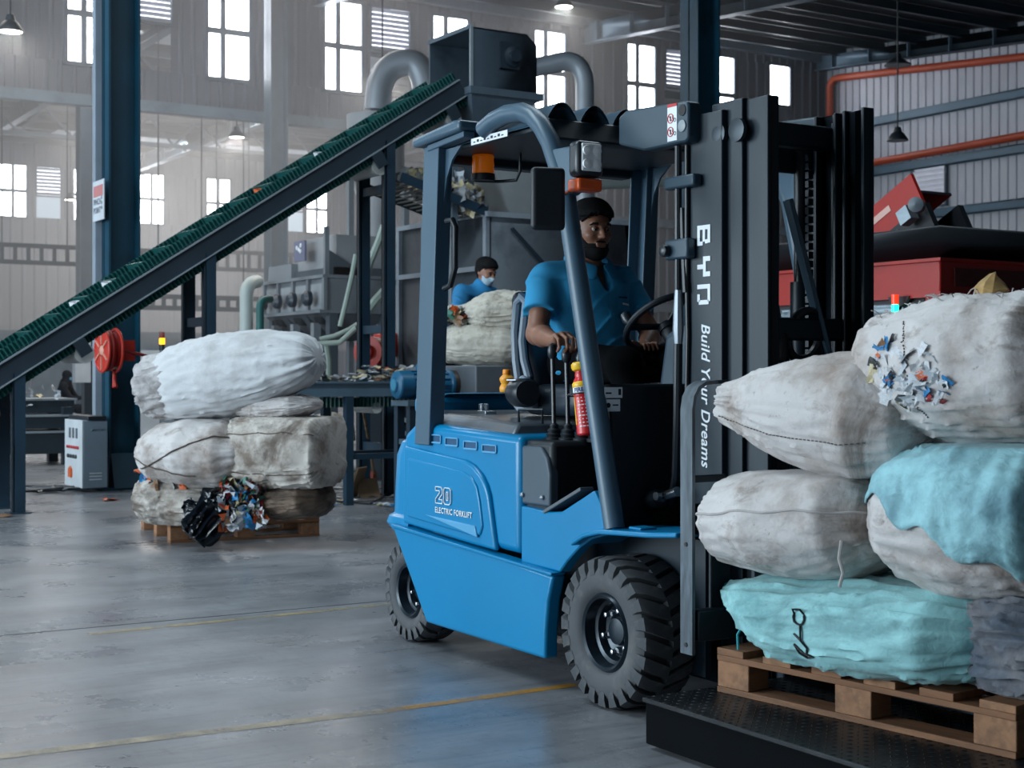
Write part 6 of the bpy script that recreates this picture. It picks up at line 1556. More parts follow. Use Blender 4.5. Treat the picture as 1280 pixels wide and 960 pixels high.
pts = [b0 + Vector((r3.uniform(-.4, .4), r3.uniform(-.55, .25), .015 + .03 * r3.random())) for _ in range(26)]
pts = [pts[i].lerp(pts[i + 1], t_) + Vector((0, 0, .0)) for i in range(25) for t_ in (0, .5)]
MB().tube(pts, .012, 6).build('cable', BLACKS, cbl)
# white switch cabinets with a stack light
p = at(195, 540, 24.0); sw_ = thing('switch_cabinet', 'tall pale grey switch cabinet with a lit stack light behind the sack pile', 'cabinet', (p.x, p.y, 0), 0, world=True); WC = mat('switch_cabinet_white', rgb(178, 184, 190), .5); WC2 = mat('switch_cabinet_blue_grey', rgb(122, 136, 146), .5)
zt_ = 1.17 + (465 - 438) / 1850 * 24
MB().b2((p.x - .3, p.y - .42, .1), (p.x + .1, p.y + .95, zt_)).build('body', WC2, sw_)
MB().b2((p.x + .1, p.y - .42, .1), (p.x + .12, p.y + .02, zt_)).build('door', WC, sw_); MB().b2((p.x + .1, p.y + .04, .1), (p.x + .12, p.y + .95, zt_)).build('door', WC2, sw_)
MB().b2((p.x - .3, p.y - .42, 0), (p.x + .1, p.y + .95, .1)).build('plinth', BLACK, sw_); MB().b2((p.x + .12, p.y - .05, .9), (p.x + .14, p.y - .02, 1.05)).build('handle', BLACK, sw_)
zz = zt_
for nm, cc, es in (('base', rgb(30, 34, 38), 0), ('amber_lens', rgb(240, 170, 20), 3.0), ('red_lens', rgb(120, 20, 16), .0)):
    MB().lathe([(.0001, 0), (.045, 0), (.045, .10), (.0001, .10)], (p.x, p.y + .1, zz), (0, 0, 1), 12).build(nm, mat('stack_' + nm, cc, .4, emit=cc if es else None, estr=es), sw_); zz += .10
# ================================================================= hazy machinery in the second bay
HZ = mat('machine_grey_paint', rgb(126, 132, 138), .55, 0, .12, 1.2, dirt=rgb(92, 98, 104), damt=.4, dscale=1.5)
HZD = mat('machine_dark_grey', rgb(74, 82, 90), .55, 0, .15, 1.2)
DUCT = mat('galvanised_duct', rgb(150, 156, 164), .45, .3, .12, 1.5)
DUCTP = mat('pale_plastic_pipe', rgb(170, 182, 180), .5, 0, .08, 1.5)
dx_ = 19.0
ex = thing('extraction_machine', 'hazy grey separating machine with a row of round inspection fans', 'machine', at(375, 430, dx_).xy.to_3d(), 0, world=True)
# its long face looks -y: corner nearest the camera at photograph x = 408
K = at(408, 345, dx_); kx, ky = K.x, K.y
def zz_(py, d=dx_): return 1.17 + (465 - py) / 1850 * d
ln = 2.0
MB().b2((kx - ln, ky, zz_(388)), (kx, ky + .9, zz_(347))).build('fan_housing', HZ, ex, .01)
MB().b2((kx - ln - .02, ky - .06, zz_(347)), (kx + .02, ky + .92, zz_(343))).build('top_flange', HZ, ex)
MB().b2((kx - ln - .02, ky - .10, zz_(391)), (kx + .02, ky + .92, zz_(387))).build('bottom_flange', HZ, ex)
for k in range(5):
    x = kx - ln + .0 + ln * k / 4; MB().b2((x - .03, ky - .05, zz_(388)), (x + .03, ky, zz_(347))).build('rib', HZ, ex)
for k in range(4):
    x = kx - ln + ln * (k + .5) / 4; z = (zz_(388) + zz_(347)) / 2 - .03
    MB().b2((x - .17, ky - .03, z - .16), (x + .17, ky, z + .17)).build('hatch', mat('hatch_grey', rgb(146, 152, 158), .5), ex)
    o = MB().lathe([(.0001, -.10), (.06, -.10), (.10, -.06), (.10, 0)], (x, ky - .12, z - .02), (0, 1, 0), 16).build('inspection_fan', mat('fan_dark_blue', rgb(30, 44, 58), .4), ex)
q = MB(); zb_, zt2 = zz_(425), zz_(391)
for k in range(3):
    xa, xb = kx - ln + ln * k / 3, kx - ln + ln * (k + 1) / 3; xm = (xa + xb) / 2
    q = MB(); q.add([(xa, ky, zt2), (xb, ky, zt2), (xb, ky + .9, zt2), (xa, ky + .9, zt2), (xm - .1, ky + .35, zb_), (xm + .1, ky + .35, zb_), (xm + .1, ky + .55, zb_), (xm - .1, ky + .55, zb_)], [(0, 1, 5, 4), (1, 2, 6, 5), (2, 3, 7, 6), (3, 0, 4, 7)])
    q.build('hopper', HZD, ex)
    MB().lathe([(.0001, 0), (.09, 0), (.13, .10), (.0001, .1)], (xm, ky + .1, zt2 - .14), (0, 0, 1), 12).build('slide_gate', BLACK, ex)
    MB().b2((xm - .05, ky - .05, 0), (xm + .05, ky + .05, zt2 - .12)).build('leg', HZ, ex)
for x in (kx - ln + .05, kx - .05):
    for y in (ky + .1, ky + .85): MB().b2((x - .06, y - .06, 0), (x + .06, y + .06, zt2)).build('leg', HZD, ex)
MB().b2((kx - ln - .05, ky + .05, zz_(343)), (kx - ln + .75, ky + .7, zz_(322))).build('inlet_box', HZ, ex)
MB().b2((kx - ln + .75, ky + .1, zz_(343)), (kx, ky + .85, zz_(333))).build('inlet_box', HZD, ex)
MB().b2((kx - ln + .75, ky + .15, zz_(333)), (kx - .02, ky + .8, zz_(292))).build('upper_casing', mat('casing_pale', rgb(150, 152, 156), .55), ex)
MB().b2((kx - .05, ky - .02, zz_(345)), (kx + .0, ky + .04, zz_(283))).build('corner_post', HZ, ex)
q = MB(); q.prism([(ky + .04, zz_(343)), (ky + .60, zz_(343)), (ky + .04, zz_(312))], 'x', kx - .04, kx); q.build('gusset', HZD, ex)
MB().b2((kx - .95, ky - .04, zz_(322)), (kx - .60, ky - .01, zz_(296))).build('name_plate', mat('plate_violet_grey', rgb(112, 114, 138), .5), ex)
q = MB()
for a, b in ((-.84, .62), (-.71, .72), (-.77, .52), (-.72, .42)): q.lathe([(.03, 0), (.03, .01)], (kx + a, ky - .042, zz_(322) + .26 * b + .02), (0, -1, 0), 8)
q.build('plate_emblem', DECALW, ex)
# loose hoses and pipes beside it
def pipe(name, label, pts, r, m, cat='pipe', n=12):
    base = Vector(pts[0]); t = thing(name, label, cat, (base.x, base.y, max(0, min(p[2] for p in pts) - r)), 0, world=True)
    MB().tube(pts, r, n).build('run', m, t); return t
def arc(p0, p1, p2, n=10): 
    p0, p1, p2 = Vector(p0), Vector(p1), Vector(p2); return [p0 * (1 - t) ** 2 + p1 * 2 * t * (1 - t) + p2 * t * t for t in [k / n for k in range(n + 1)]]
pipe('dust_pipe', 'pale vertical pipe left of the hazy separating machine', [at(308, 530, 20).xy.to_3d()] + arc(at(308, 370, 20), at(308, 352, 20), at(322, 352, 20.3), 6), .09, DUCTP)
pipe('dust_pipe', 'thin green pipe standing before the hazy separating machine', [at(325, 520, 18.5).xy.to_3d()] + arc(at(325, 385, 18.5), at(325, 374, 18.5), at(338, 374, 18.7), 6), .05, mat('green_pipe', rgb(10, 92, 90), .5))
rh = random.Random(6)
HS = mat('pale_hose', rgb(150, 164, 156), .55, 0, .1)
for k, (lb, pts, rr_) in enumerate((
    ('pale slack hose looping low before the hazy machine', [(368, 425), (395, 430), (425, 428), (445, 410)], .030),
    ('pale hose rising steeply beside the tower post', [(425, 408), (432, 380), (440, 345), (445, 318)], .030),
    ('pale hose hanging in a low loop right of the hazy machine', [(400, 424), (418, 420), (436, 412), (452, 402)], .026),
    ('pale hose climbing behind the conveyor tower', [(452, 372), (462, 330), (474, 300), (480, 282)], .045),
    ('thick pale hose sloping behind the conveyor tower', [(455, 395), (470, 375), (484, 360), (496, 345)], .055),
    ('short pale hose standing before the hazy machine', [(411, 470), (411, 450), (408, 432), (404, 420)], .035))):
    P = [at(a, b, 16.5 + .15 * k) for a, b in pts]; cc = []
    for i in range(3):
        for t_ in (0, .25, .5, .75): cc.append(P[i].lerp(P[i + 1], t_))
    cc.append(P[3]); cc = ([P[0].xy.to_3d()] if k in (0, 4, 5) else []) + cc; pipe('slack_hose', lb, cc, rr_, HS, 'hose', 8)
rm = thing('red_valve_motor', 'red gear motor on the machinery behind the conveyor tower', 'motor', at(472, 440, 16.0), 0, world=True)
c = at(468, 440, 16.0); MB().lathe([(.0001, 0), (.16, 0), (.17, .02), (.17, .16), (.0001, .18)], c, (.6, -.8, 0), 20).build('flange', RED, rm); MB().lathe([(.0001, .18), (.08, .18), (.08, .24), (.03, .25), (.0001, .25)], c, (.6, -.8, 0), 16).build('boss', RED, rm)
MB().box(c + Vector((-.12, .25, .08)), (.2, .34, .26)).build('gearcase', RED, rm, .03); MB().b2((c.x - .25, c.y - .1, 0), (c.x + .0, c.y + .4, c.z - .15)).build('pedestal', HZD, rm)
# silo-like vessel and big ducts
si = thing('dust_cyclone', 'tall hazy cyclone with a conical bottom behind the conveyor tower', 'cyclone', at(470, 440, 21).xy.to_3d(), 0, world=True)
c = at(470, 300, 21.0); zc0 = zz_(290, 21)
MB().lathe([(.16, zz_(300, 21)), (.16, zz_(275, 21)), (.40, zz_(215, 21)), (.42, zz_(145, 21)), (.0001, zz_(138, 21))], (c.x, c.y, 0), (0, 0, 1), 28).build('vessel', mat('cyclone_pale', rgb(158, 160, 164), .5, 0, .08, 1), si)
MB().lathe([(.0001, zz_(318, 21)), (.2, zz_(318, 21)), (.2, zz_(300, 21)), (.0001, zz_(300, 21))], (c.x, c.y, 0), (0, 0, 1), 20).build('outlet_valve', HZD, si)
for a in (.7, 2.8, 4.9): MB().b2((c.x + .45 * math.cos(a) - .04, c.y + .45 * math.sin(a) - .04, 0), (c.x + .45 * math.cos(a) + .04, c.y + .45 * math.sin(a) + .04, zz_(215, 21))).build('leg', HZ, si)
d_ = 21.0
pipe('duct_elbow', 'large hazy duct arching over the cyclone left of the head chute', [at(472, 138, d_)] + arc(at(474, 112, d_), at(480, 78, d_), at(512, 78, d_)) + arc(at(512, 78, d_), at(528, 80, d_), at(532, 110, d_)) + [at(532, 160, d_)], .19, DUCT, 'duct', 20)
pipe('duct_elbow', 'large grey duct elbow to the right of the head chute', [at(660, 86, 19.5)] + arc(at(690, 80, 19.5), at(732, 66, 19.5), at(731, 112, 19.5), 12) + [at(731, 200, 19.5), at(731, 330, 19.5).xy.to_3d()], .125, DUCT, 'duct', 20)
pipe('duct_pipe', 'horizontal pale pipe behind the driver between the rear post and the mast', [at(690, 233, 19.0), at(900, 226, 21.0)], .065, DUCTP, 'pipe', 14)
# girder and cable trays across the far bay
def tray(label, a, b, h, npost, m):
    a, b = Vector(a), Vector(b); t = thing('cable_tray', label, 'cable tray', ((a + b) / 2).xy.to_3d() + Vector((0, 0, a.z)), 0, 'cable trays across the far bay', world=True)
    MB().bar(a, b, .08, .10).build('rail', m, t); MB().bar(a + Vector((0, 0, h)), b + Vector((0, 0, h)), .08, .10).build('rail', m, t)
    for k in range(npost):
        p = a.lerp(b, (k + .5) / npost); MB().b2((p.x - .03, p.y - .04, p.z), (p.x + .03, p.y + .04, p.z + h)).build('rung', m, t)
    for k in range(3):
        p = a.lerp(b, (k + .5) / 3); MB().b2((p.x - .012, p.y - .012, p.z + h), (p.x + .012, p.y + .012, 8.9)).build('hanger_rod', m, t)
    return t
TRD = mat('tray_dark_steel', rgb(40, 52, 62), .5)
def yat(px, x): return on(px, 465, x=x).y
xg = -30.0; dg = at(60, 465, 33).x
tray('dark ladder-like cable tray left of the blue column', (xg, yat(-40, xg), on(60, 329, x=xg).z), (xg, yat(200, xg), on(60, 329, x=xg).z), .38, 15, TRD)
tray('dark ladder-like cable tray behind the conveyor legs', (-26, yat(170, -26), on(250, 386, x=-26).z), (-26, yat(330, -26), on(250, 386, x=-26).z), .24, 12, TRD)
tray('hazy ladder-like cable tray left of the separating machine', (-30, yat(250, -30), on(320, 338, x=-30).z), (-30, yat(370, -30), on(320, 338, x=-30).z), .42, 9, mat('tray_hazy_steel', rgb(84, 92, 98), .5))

# ================================================================= benches and the third worker, far left
wbn = thing('roller_bench', 'dark steel work bench under the lower end of the conveyor', 'bench', at(45, 560, 19).xy.to_3d(), 0, world=True)
bd = 19.0; BZ = mat('bench_dark_steel', rgb(30, 40, 48), .5); BZL = mat('bench_edge_steel', rgb(142, 150, 156), .4, .3)
p0, p1 = at(-40, 520, bd), at(93, 520, bd)
x_ = p1.x; ya_, yb_ = p1.y - 2.4, p1.y
for z, h, m, dx in ((zz_(508, bd), .16, BZ, 0), (zz_(527, bd), .15, BZ, .25), (zz_(552, bd), .26, BZ, .3)):
    MB().b2((x_ - .7 + dx, ya_, z - h / 2), (x_ + dx, yb_, z + h / 2)).build('rail', m, wbn)
    MB().b2((x_ - .7 + dx, ya_, z + h / 2), (x_ + .03 + dx, yb_ + .03, z + h / 2 + .025)).build('edge_strip', BZL, wbn)
for y in (ya_ + .2, yb_ - .15):
    for x in (x_ - .5, x_ + .2): MB().b2((x - .06, y - .06, 0), (x + .06, y + .06, zz_(508, bd))).build('leg', BZ, wbn)
MB().b2((x_ + .28, ya_, zz_(600, bd)), (x_ + .36, yb_ - .7, zz_(592, bd))).build('lower_shelf', mat('shelf_blue', rgb(60, 90, 110), .4), wbn)
scraps(wbn, [Vector((x_ + .1, yb_ - u * .12 - .1, zz_(505, bd) + .13)) for u in range(10)], .09, [4, 0, 6, 9], 22, spread=.05, rnd=rh)
W3 = thing('person', 'worker in dark clothes and pale mask seated at the far left bench', 'person', at(85, 520, 29).xy.to_3d(), 0, world=True)
h3 = at(84, 470, 29.0); fw3 = Vector((sT, cT, 0)); yw3 = math.atan2(fw3.y, fw3.x); up3 = Vector((0, 0, 1)); lf3 = Vector((-fw3.y, fw3.x, 0))
B3 = Field(tuple(h3 - Vector((.8, .8, 1.15))), tuple(h3 + Vector((.9, .9, .2))), .017)
head_sdf(B3, h3, yw3, .25); nk3 = h3 - up3 * .13 - fw3 * .03; pv3 = nk3 - up3 * .50 - fw3 * .12; B3.cap(nk3, h3, .055, .055, .02)
B3.cap(nk3 - up3 * .02, pv3, .12, .15, .05); B3.cap(nk3 - up3 * .07 - lf3 * .17, nk3 - up3 * .07 + lf3 * .17, .085, None, .04)
for s_ in (-1, 1):
    s0 = nk3 - up3 * .08 + lf3 * s_ * .19; e0 = s0 - up3 * .22 + fw3 * .16; w0 = e0 + fw3 * .24 + up3 * .0; B3.cap(s0, e0, .065, .05, .03); B3.cap(e0, w0, .045, .035, .02); B3.cap(w0, w0 + fw3 * .13, .035, .022, .02)
    k0 = pv3 + lf3 * s_ * .12 + fw3 * .42; B3.cap(pv3 + lf3 * s_ * .09, k0, .10, .075, .04); B3.cap(k0, Vector((k0.x, k0.y, .06)), .07, .05, .03)
    B3.cap(Vector((k0.x, k0.y, .05)), Vector((k0.x, k0.y, .05)) + fw3 * .16, .05, .04, .02)
DKC = mat('dark_work_clothes', rgb(20, 26, 34), .85)
link('body', B3.mesh('body', DKC), W3)
MKD = Field(np.array(h3) - .16, np.array(h3) + .16, .012); f3, R3 = head_local(h3, yw3, .25); MKD.ell(f3(.03, 0, -.04), npv(.085, .07, .075), .02, R=R3)
Pm = np.stack(np.meshgrid(*[MKD.lo[i] + MKD.h * np.arange(MKD.n[i], dtype=np.float32) for i in range(3)], indexing='ij'), -1); qm = (Pm - np.array(h3, np.float32)) @ np.array(R3, np.float32)
MKD.d = np.maximum(MKD.d, np.maximum(np.maximum(qm[..., 2] + .0, -.1 - qm[..., 2]), .03 - qm[..., 0])); link('face_mask', MKD.mesh('face_mask', mat('mask_blue', rgb(110, 160, 190), .8)), W3)
st3 = thing('stool', 'small stool under the seated far worker', 'stool', Vector((pv3.x, pv3.y, 0)))
MB().lathe([(.0001, 0), (.17, 0), (.18, .02), (.18, .04), (.0001, .04)], (0, 0, pv3.z - .17 - .02), (0, 0, 1), 18).build('seat', BZ, st3)
for a in (.8, 2.4, 3.9, 5.5): MB().bar((.2 * math.cos(a), .2 * math.sin(a), 0), (.1 * math.cos(a), .1 * math.sin(a), pv3.z - .18), .03, .03).build('leg', BZ, st3)
# wall-mounted boxes and partition behind him
dcp = thing('machine_frame', 'tall dark machine frame with a pale box behind the seated worker', 'machine', at(108, 520, 27).xy.to_3d(), 0, world=True)
c = at(100, 450, 27)
MB().b2((c.x, c.y - .14, zz_(478, 27)), (c.x + .2, c.y + .14, zz_(425, 27))).build('pale_box', WC, dcp)
c2 = at(112, 500, 27); MB().b2((c2.x - .1, c2.y - .12, 0), (c2.x + .1, c2.y + .12, zz_(380, 27))).build('upright', BZ, dcp)
MB().b2((c2.x - .1, c2.y + .1, zz_(486, 27)), (c2.x + .1, c2.y + 1.0, zz_(480, 27))).build('arm', BZ, dcp)
MB().b2((c2.x - .1, c2.y + .3, 0), (c2.x, c2.y + .95, zz_(490, 27))).build('cabinet', WC2, dcp)
cw_ = thing('partition_panels', 'pale grey partition panels behind the far left bench', 'partition', at(60, 520, 34).xy.to_3d(), 0, world=True)
pA = at(-30, 500, 34); 
for k in range(5):
    MB().b2((pA.x, pA.y + k * 1.25, 0), (pA.x + .06, pA.y + k * 1.25 + 1.2, zz_(412, 34))).build('panel', mat('partition_grey', rgb(128, 138, 146), .55), cw_)

# ================================================================= red shredder line on the right
RM = mat('red_machine_paint', rgb(158, 28, 18), .4, 0, .1, 2, dirt=rgb(104, 20, 16), damt=.3, dscale=2)
RMD = mat('shredder_black', rgb(16, 22, 28), .5, 0, .15, 2)
SSL = mat('brushed_steel', rgb(150, 162, 170), .3, .8, .1, 3, stretch=(1, 1, 10))
rd = thing('shredder', 'red shredder with a black feed hopper behind the sacks on the right', 'shredder', (-2.6, 4.4, 0), world=True)
RX, RY = -2.09, 3.384
z = lambda py, d=9.0: 1.17 + (465 - py) / 1850 * d
MB().b2((RX - 1.7, RY, z(366)), (RX, RY + 2.2, z(325))).build('collar', RM, rd, .01)
MB().b2((RX, RY + .12, z(357)), (RX + .012, RY + 2.1, z(334))).build('shadow_panel', mat('shaded_red', rgb(74, 14, 12), .5), rd)  # darker red paints the shade of the recessed upper band
MB().b2((RX - 1.72, RY - .02, z(326)), (RX + .02, RY + 2.22, z(322))).build('collar_rim', RM, rd)
MB().b2((RX - 1.72, RY - .02, z(371)), (RX + .02, RY + 2.22, z(364))).build('collar_rim', RM, rd)
q = MB(); zt3, zh = z(325), z(286)
q.add([(RX - .12, RY + .12, zt3), (RX - .12, RY + 2.1, zt3), (RX - 1.6, RY + 2.1, zt3), (RX - 1.6, RY + .12, zt3), (RX + .05, RY - .05, zh), (RX + .05, RY + 2.3, zh), (RX - 1.75, RY + 2.3, zh), (RX - 1.75, RY - .05, zh)], [(0, 1, 5, 4), (1, 2, 6, 5), (2, 3, 7, 6), (3, 0, 4, 7)]); ho = q.build('feed_hopper', RMD, rd); so_ = ho.modifiers.new('thick', 'SOLIDIFY'); so_.thickness = .02
MB().b2((RX - .12, RY, 0), (RX, RY + .25, z(366))).build('leg', RM, rd, .006); MB().b2((RX - .12, RY + 1.9, 0), (RX, RY + 2.15, z(384))).build('leg', RM, rd, .006)
MB().b2((RX - 1.7, RY, 0), (RX - 1.58, RY + .25, z(384))).build('leg', RM, rd, .006)
MB().b2((RX - 1.55, RY + .3, .5), (RX - .14, RY + 2.0, z(384))).build('cutting_chamber', RMD, rd)
MB().lathe([(.0001, 0), (.10, 0), (.10, 1.45), (.0001, 1.45)], (RX - 1.6, RY + .11, z(385)), (1, 0, 0), 28).build('drum', SSL, rd)
MB().b2((RX - 1.65, RY + .05, z(470)), (RX - .15, RY + .3, z(408))).build('side_cover', mat('cover_pale', rgb(140, 150, 156), .5), rd)
MB().prism([(RX - .40, z(368)), (RX - .22, z(368)), (RX - .25, z(377)), (RX - .30, z(381)), (RX - .31, z(396)), (RX - .32, z(381)), (RX - .38, z(376))], 'y', RY - .03, RY - .01).build('hook', BLACK, rd)
for k in range(4): MB().lathe([(.012, 0), (.012, .01)], (RX - .2 - k * .4, RY - .02, z(381)), (0, -1, 0), 8).build('bolt', CHROME, rd)
zz2 = z(403, 8.85); cS = Vector((RX - .28, RY - .04, 0))
for nm, cc, es in (('stack_clear', rgb(190, 200, 196), 0), ('stack_green', rgb(20, 220, 170), 4.0), ('stack_red', rgb(240, 60, 30), 1.2)):
    MB().lathe([(.0001, 0), (.022, 0), (.022, .06), (.0001, .06)], (cS.x, cS.y - .05, zz2), (0, 0, 1), 14).build(nm + '_lens', mat(nm, cc, .3, emit=cc if es else None, estr=es), rd); zz2 += .062
MB().tube([(cS.x, cS.y - .05, 0), (cS.x, cS.y - .05, z(403, 8.85))], .012, 8).build('stack_pole', CHROME, rd)
rc = thing('red_conveyor', 'red inclined feed conveyor with a motor at its upper end', 'conveyor', (-4.0, 4.5, 0), world=True)
yc = 3.9
P0, P1 = on(930, 420, y=yc), on(1148, 236, y=yc); dr = (P1 - P0).normalized(); nr = Vector((-dr.z, 0, dr.x)); nr = nr if nr.z > 0 else -nr
for yy in (yc,): MB().bar(P0 + Vector((0, yy - yc, 0)), P1 + Vector((0, yy - yc, 0)), .03, .24, nr).build('side_guard', RM, rc)
for yy in (yc, yc + .32): MB().bar(P0 + Vector((0, yy - yc, 0)) - nr * .24, P1 + Vector((0, yy - yc, 0)) - nr * .24 + dr * .02, .05, .24, nr).build('side_frame', RMD, rc)
gp = P0.lerp(P1, .68) - nr * .24 + Vector((0, -.03, 0)); MB().bar(gp, gp + dr * .38, .012, .17, nr).build('guard_mesh', mat('grille_steel', rgb(110, 120, 128), .5, .4, .5, 120), rc)
MB().bar(P0.lerp(P1, .70) + nr * .02 + Vector((0, -.018, 0)), P0.lerp(P1, .87) + nr * .02 + Vector((0, -.018, 0)), .004, .045, nr).build('name_strip', mat('strip_pale', rgb(200, 160, 150), .5), rc)
MB().bar(P0 + Vector((0, .16, 0)) - nr * .02, P1 + Vector((0, .16, 0)) - nr * .02, .29, .02, nr).build('belt', BLACK, rc)
cM = P1 - nr * .16 + Vector((0, -.10, 0)); MB().lathe([(.0001, 0), (.045, 0), (.05, .02), (.05, .12), (.0001, .14)], cM + dr * .02, (0.55, -.8, 0), 18).build('motor', mat('small_motor_grey', rgb(90, 100, 108), .45), rc)
MB().box(cM - dr * .09, (.10, .08, .10), Euler((0, -math.atan2(dr.z, dr.x), 0)).to_matrix()).build('motor_mount', SSL, rc)
for t_ in (.15, .75):
    p = P0.lerp(P1, t_) - nr * .3
    for yy in (0, .32): MB().b2((p.x - .04, yc + yy - .04, 0), (p.x + .04, yc + yy + .04, p.z)).build('leg', RM, rc)
MB().bar(P0 + Vector((.25, .1, -.5)), P0 + Vector((.9, .1, .1)), .3, .22).build('transfer_chute', mat('chute_green', rgb(60, 140, 116), .5), rc)

# ================================================================= orange pipes on the gable wall, pendant lamps
ORP = mat('orange_pipe', rgb(198, 84, 52), .4, 0, .06, 1)
def wy(px, py): return on(px, py, y=YR - .25)
e0 = wy(1037, 140); pipe('sprinkler_pipe', 'upper orange pipe bending down at the corner of the gable wall', [wy(1037, 190), wy(1037, 118)] + arc(wy(1037, 112), wy(1037, 98), wy(1050, 97), 6) + [wy(1280, 71), wy(1400, 58)], .085, ORP, 'pipe', 14)
pipe('sprinkler_pipe', 'lower orange pipe running level along the gable wall', [wy(1000, 216), wy(1088, 204), wy(1280, 169), wy(1400, 147)], .085, ORP, 'pipe', 14)
LSH = mat('lamp_shade_dark', rgb(30, 40, 48), .45)
def lamp(label, px, py, d, on_=True, r=.17, power=60, ztop=8.2):
    p = at(px, py, d); t = thing('pendant_lamp', label, 'lamp', (p.x, p.y, p.z), 0, 'high-bay pendant lamps')
    MB().lathe([(.0001, .22), (.05, .22), (.07, .14), (.10, .12), (r, .02), (r, 0), (r - .015, 0), (.09, .10), (.0001, .11)], (0, 0, 0), (0, 0, 1), 22).build('shade', LSH, t)
    MB().lathe([(.0001, .015), (r - .02, .015), (r - .02, .005), (.0001, .005)], (0, 0, 0), (0, 0, 1), 20).build('diffuser', mat('lamp_glow', (.9, .9, .9, 1), .4, emit=(1, .97, .92, 1), estr=9.0) if on_ else mat('lamp_off', rgb(120, 124, 128), .4), t)
    ztop = (zc(p.x) if p.x > XP else 9.0)
    MB().tube([(0, 0, .22), (0, 0, ztop - p.z)], .012, 6).build('cable', LSH, t)
    if on_ and power:
        ld = bpy.data.lights.new('bulb', 'AREA'); ld.shape = 'DISK'; ld.size = r * 1.6; ld.energy = power; ld.color = (1, .95, .88)
        lo = bpy.data.objects.new('bulb', ld); COL.objects.link(lo); lo.parent = t; lo.location = (0, 0, -.01)
    return t
lamp('lit pendant lamp in the top left corner', 13, 40, 19)
lamp('lit pendant lamp hanging in the haze above the middle of the belt', 296, 172, 30, power=90)
lamp('lit pendant lamp left of the head chute', 478, 97, 22, power=90)
lamp('lit pendant lamp close under the roof above the head chute', 705, 9, 26, power=90)
lamp('unlit pendant lamp hanging low before the gable wall', 1122, 176, 24, on_=False)
lamp('unlit pendant lamp high before the gable wall', 1122, 82, 27, on_=False, r=.24)
lamp('lit pendant lamp right of the blue column over the far bay', 172, 220, 42, r=.22, power=90)
lamp('lit pendant lamp left of the blue column over the far bay', 88, 250, 44, r=.2, power=0)
# ================================================================= floor litter, sacks on the floor behind, debris
r9 = random.Random(31)
dbg = []
def litter(label, px, py, sz, mi, k):
    p = on(px, py, z=0); o = link('floor_scrap', scrap_mesh(k % 6, mi), None); o.location = p + Vector((0, 0, sz * .10)); o.scale = (sz, sz, sz * .35); o.rotation_euler = (0, 0, r9.uniform(0, 6)); tag(o, label, 'scrap', 'scraps of litter on the floor')
litter('orange and white scrap lying before the blue column', 136, 626, .16, 1, 1)
litter('dark scrap on the floor at the far left edge', 4, 632, .14, 3, 2)
litter('brownish scrap on the floor left of the conveyor foot', 8, 646, .14, 8, 3)
for k in range(24):
    mi = r9.choice([0, 4, 6, 9, 8, 2]); nm = {0: 'white', 4: 'cream', 6: 'grey', 9: 'silvery', 8: 'brown', 2: 'blue'}[mi]; px_ = r9.uniform(412, 500); py_ = r9.uniform(606, 634)
    where = ('close to the floor pallet' if px_ < 440 else 'before the tower foot' if px_ < 472 else 'beside the forklift rear') + (', nearer row' if py_ > 620 else ', farther row')
    litter('%s scrap on the floor %s' % (nm, where), px_, py_, r9.uniform(.05, .15), mi, k)
cbd = thing('cardboard_piece', 'folded brown cardboard piece leaning on the tower post', 'cardboard', on(446, 622, z=0), .5)
MB().box((0, 0, .14), (.02, .26, .30), (0, .35, .3)).build('flap', mat('brown_card', rgb(168, 138, 108), .8, 0, .15, 9), cbd); MB().box((.06, .1, .08), (.02, .2, .2), (0, -.5, -.6)).build('flap', mat('brown_card', rgb(168, 138, 108), .8, 0, .15, 9), cbd)
GF = 'sacks lying on the floor behind the tower'
z_ = .0
p0, p1 = on(402, 596, z=0), on(482, 596, z=0)
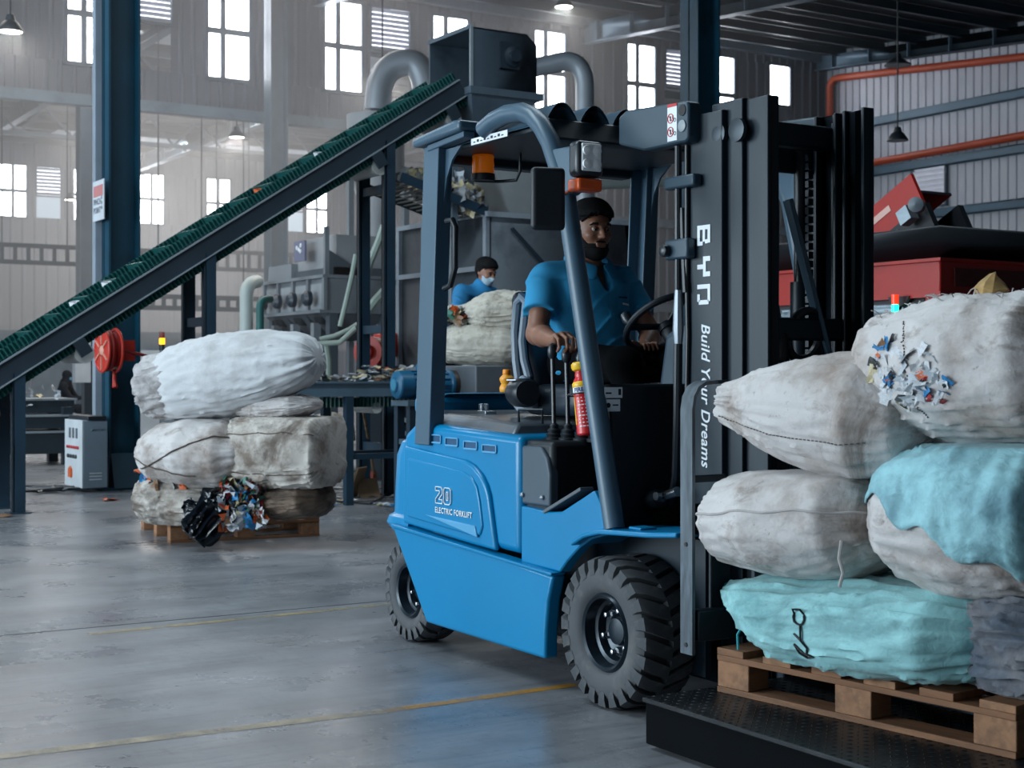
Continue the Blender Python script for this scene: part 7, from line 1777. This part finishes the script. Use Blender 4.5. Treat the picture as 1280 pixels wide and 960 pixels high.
sack('white sack lying on the floor under the low sorting belt', p0 + Vector((0, 0, .17)), p1 + Vector((0, 0, .20)), [(0, .05, .08), (.08, .2, .15), (.5, .26, .2), (.9, .22, .18), (1, .06, .06)], SW1, GF, seed=71, amp=.03, wr=.012, zmin=.0)
p0, p1 = on(388, 588, z=0) , on(452, 588, z=0)
sack('brownish sack slumped behind the pile, left of the tower', p0 + Vector((-.6, .2, .40)), p1 + Vector((-.6, .2, .30)), [(0, .05, .08), (.1, .22, .25), (.5, .28, .34), (.9, .2, .25), (1, .05, .06)], SW4, GF, seed=73, amp=.03, wr=.012, zmin=.0)
brm = thing('broom', 'broom with a worn wooden handle leaning under the low sorting belt', 'broom', on(466, 600, z=0), 0, world=True)
b0 = on(468, 600, z=0); MB().tube([b0 + Vector((0, 0, .05)), at(452, 500, 13.2)], .014, 8).build('handle', mat('worn_broom_handle', rgb(132, 104, 74), .7, 0, .4, 12), brm)
MB().box(b0 + Vector((0, 0, .05)), (.06, .16, .10), (0, 0, .6)).build('head', mat('broom_red_brown', rgb(140, 62, 48), .8), brm)
wf_ = pipe('floor_cable', 'thin black cable lying on the floor beside the tower foot', [on(500, 600, z=.02), on(488, 612, z=.02), on(478, 622, z=.01), on(462, 630, z=.01), on(425, 627, z=.01), on(405, 622, z=.01)], .008, BLACKS, 'cable', 6)
# ================================================================= dust haze hanging in the far half of the hall
def haze(name, lo, hi, dens, col):
    m = bpy.data.materials.new(name); m.use_nodes = True; nt = m.node_tree; nt.nodes.clear()
    out = nt.nodes.new('ShaderNodeOutputMaterial'); sc = nt.nodes.new('ShaderNodeVolumeScatter'); sc.inputs['Color'].default_value = col; sc.inputs['Density'].default_value = dens; sc.inputs['Anisotropy'].default_value = .35
    nt.links.new(sc.outputs[0], out.inputs['Volume'])
    o = MB().b2(lo, hi).build(name, m); tag(o, 'dust haze hanging in the air of the far bays', 'haze', kind='stuff'); return o
haze('dust_haze', (XF + .1, -2.5, 1.7), (-12.0, 13.5, 8.55),   .021, (.88, .89, .92, 1))
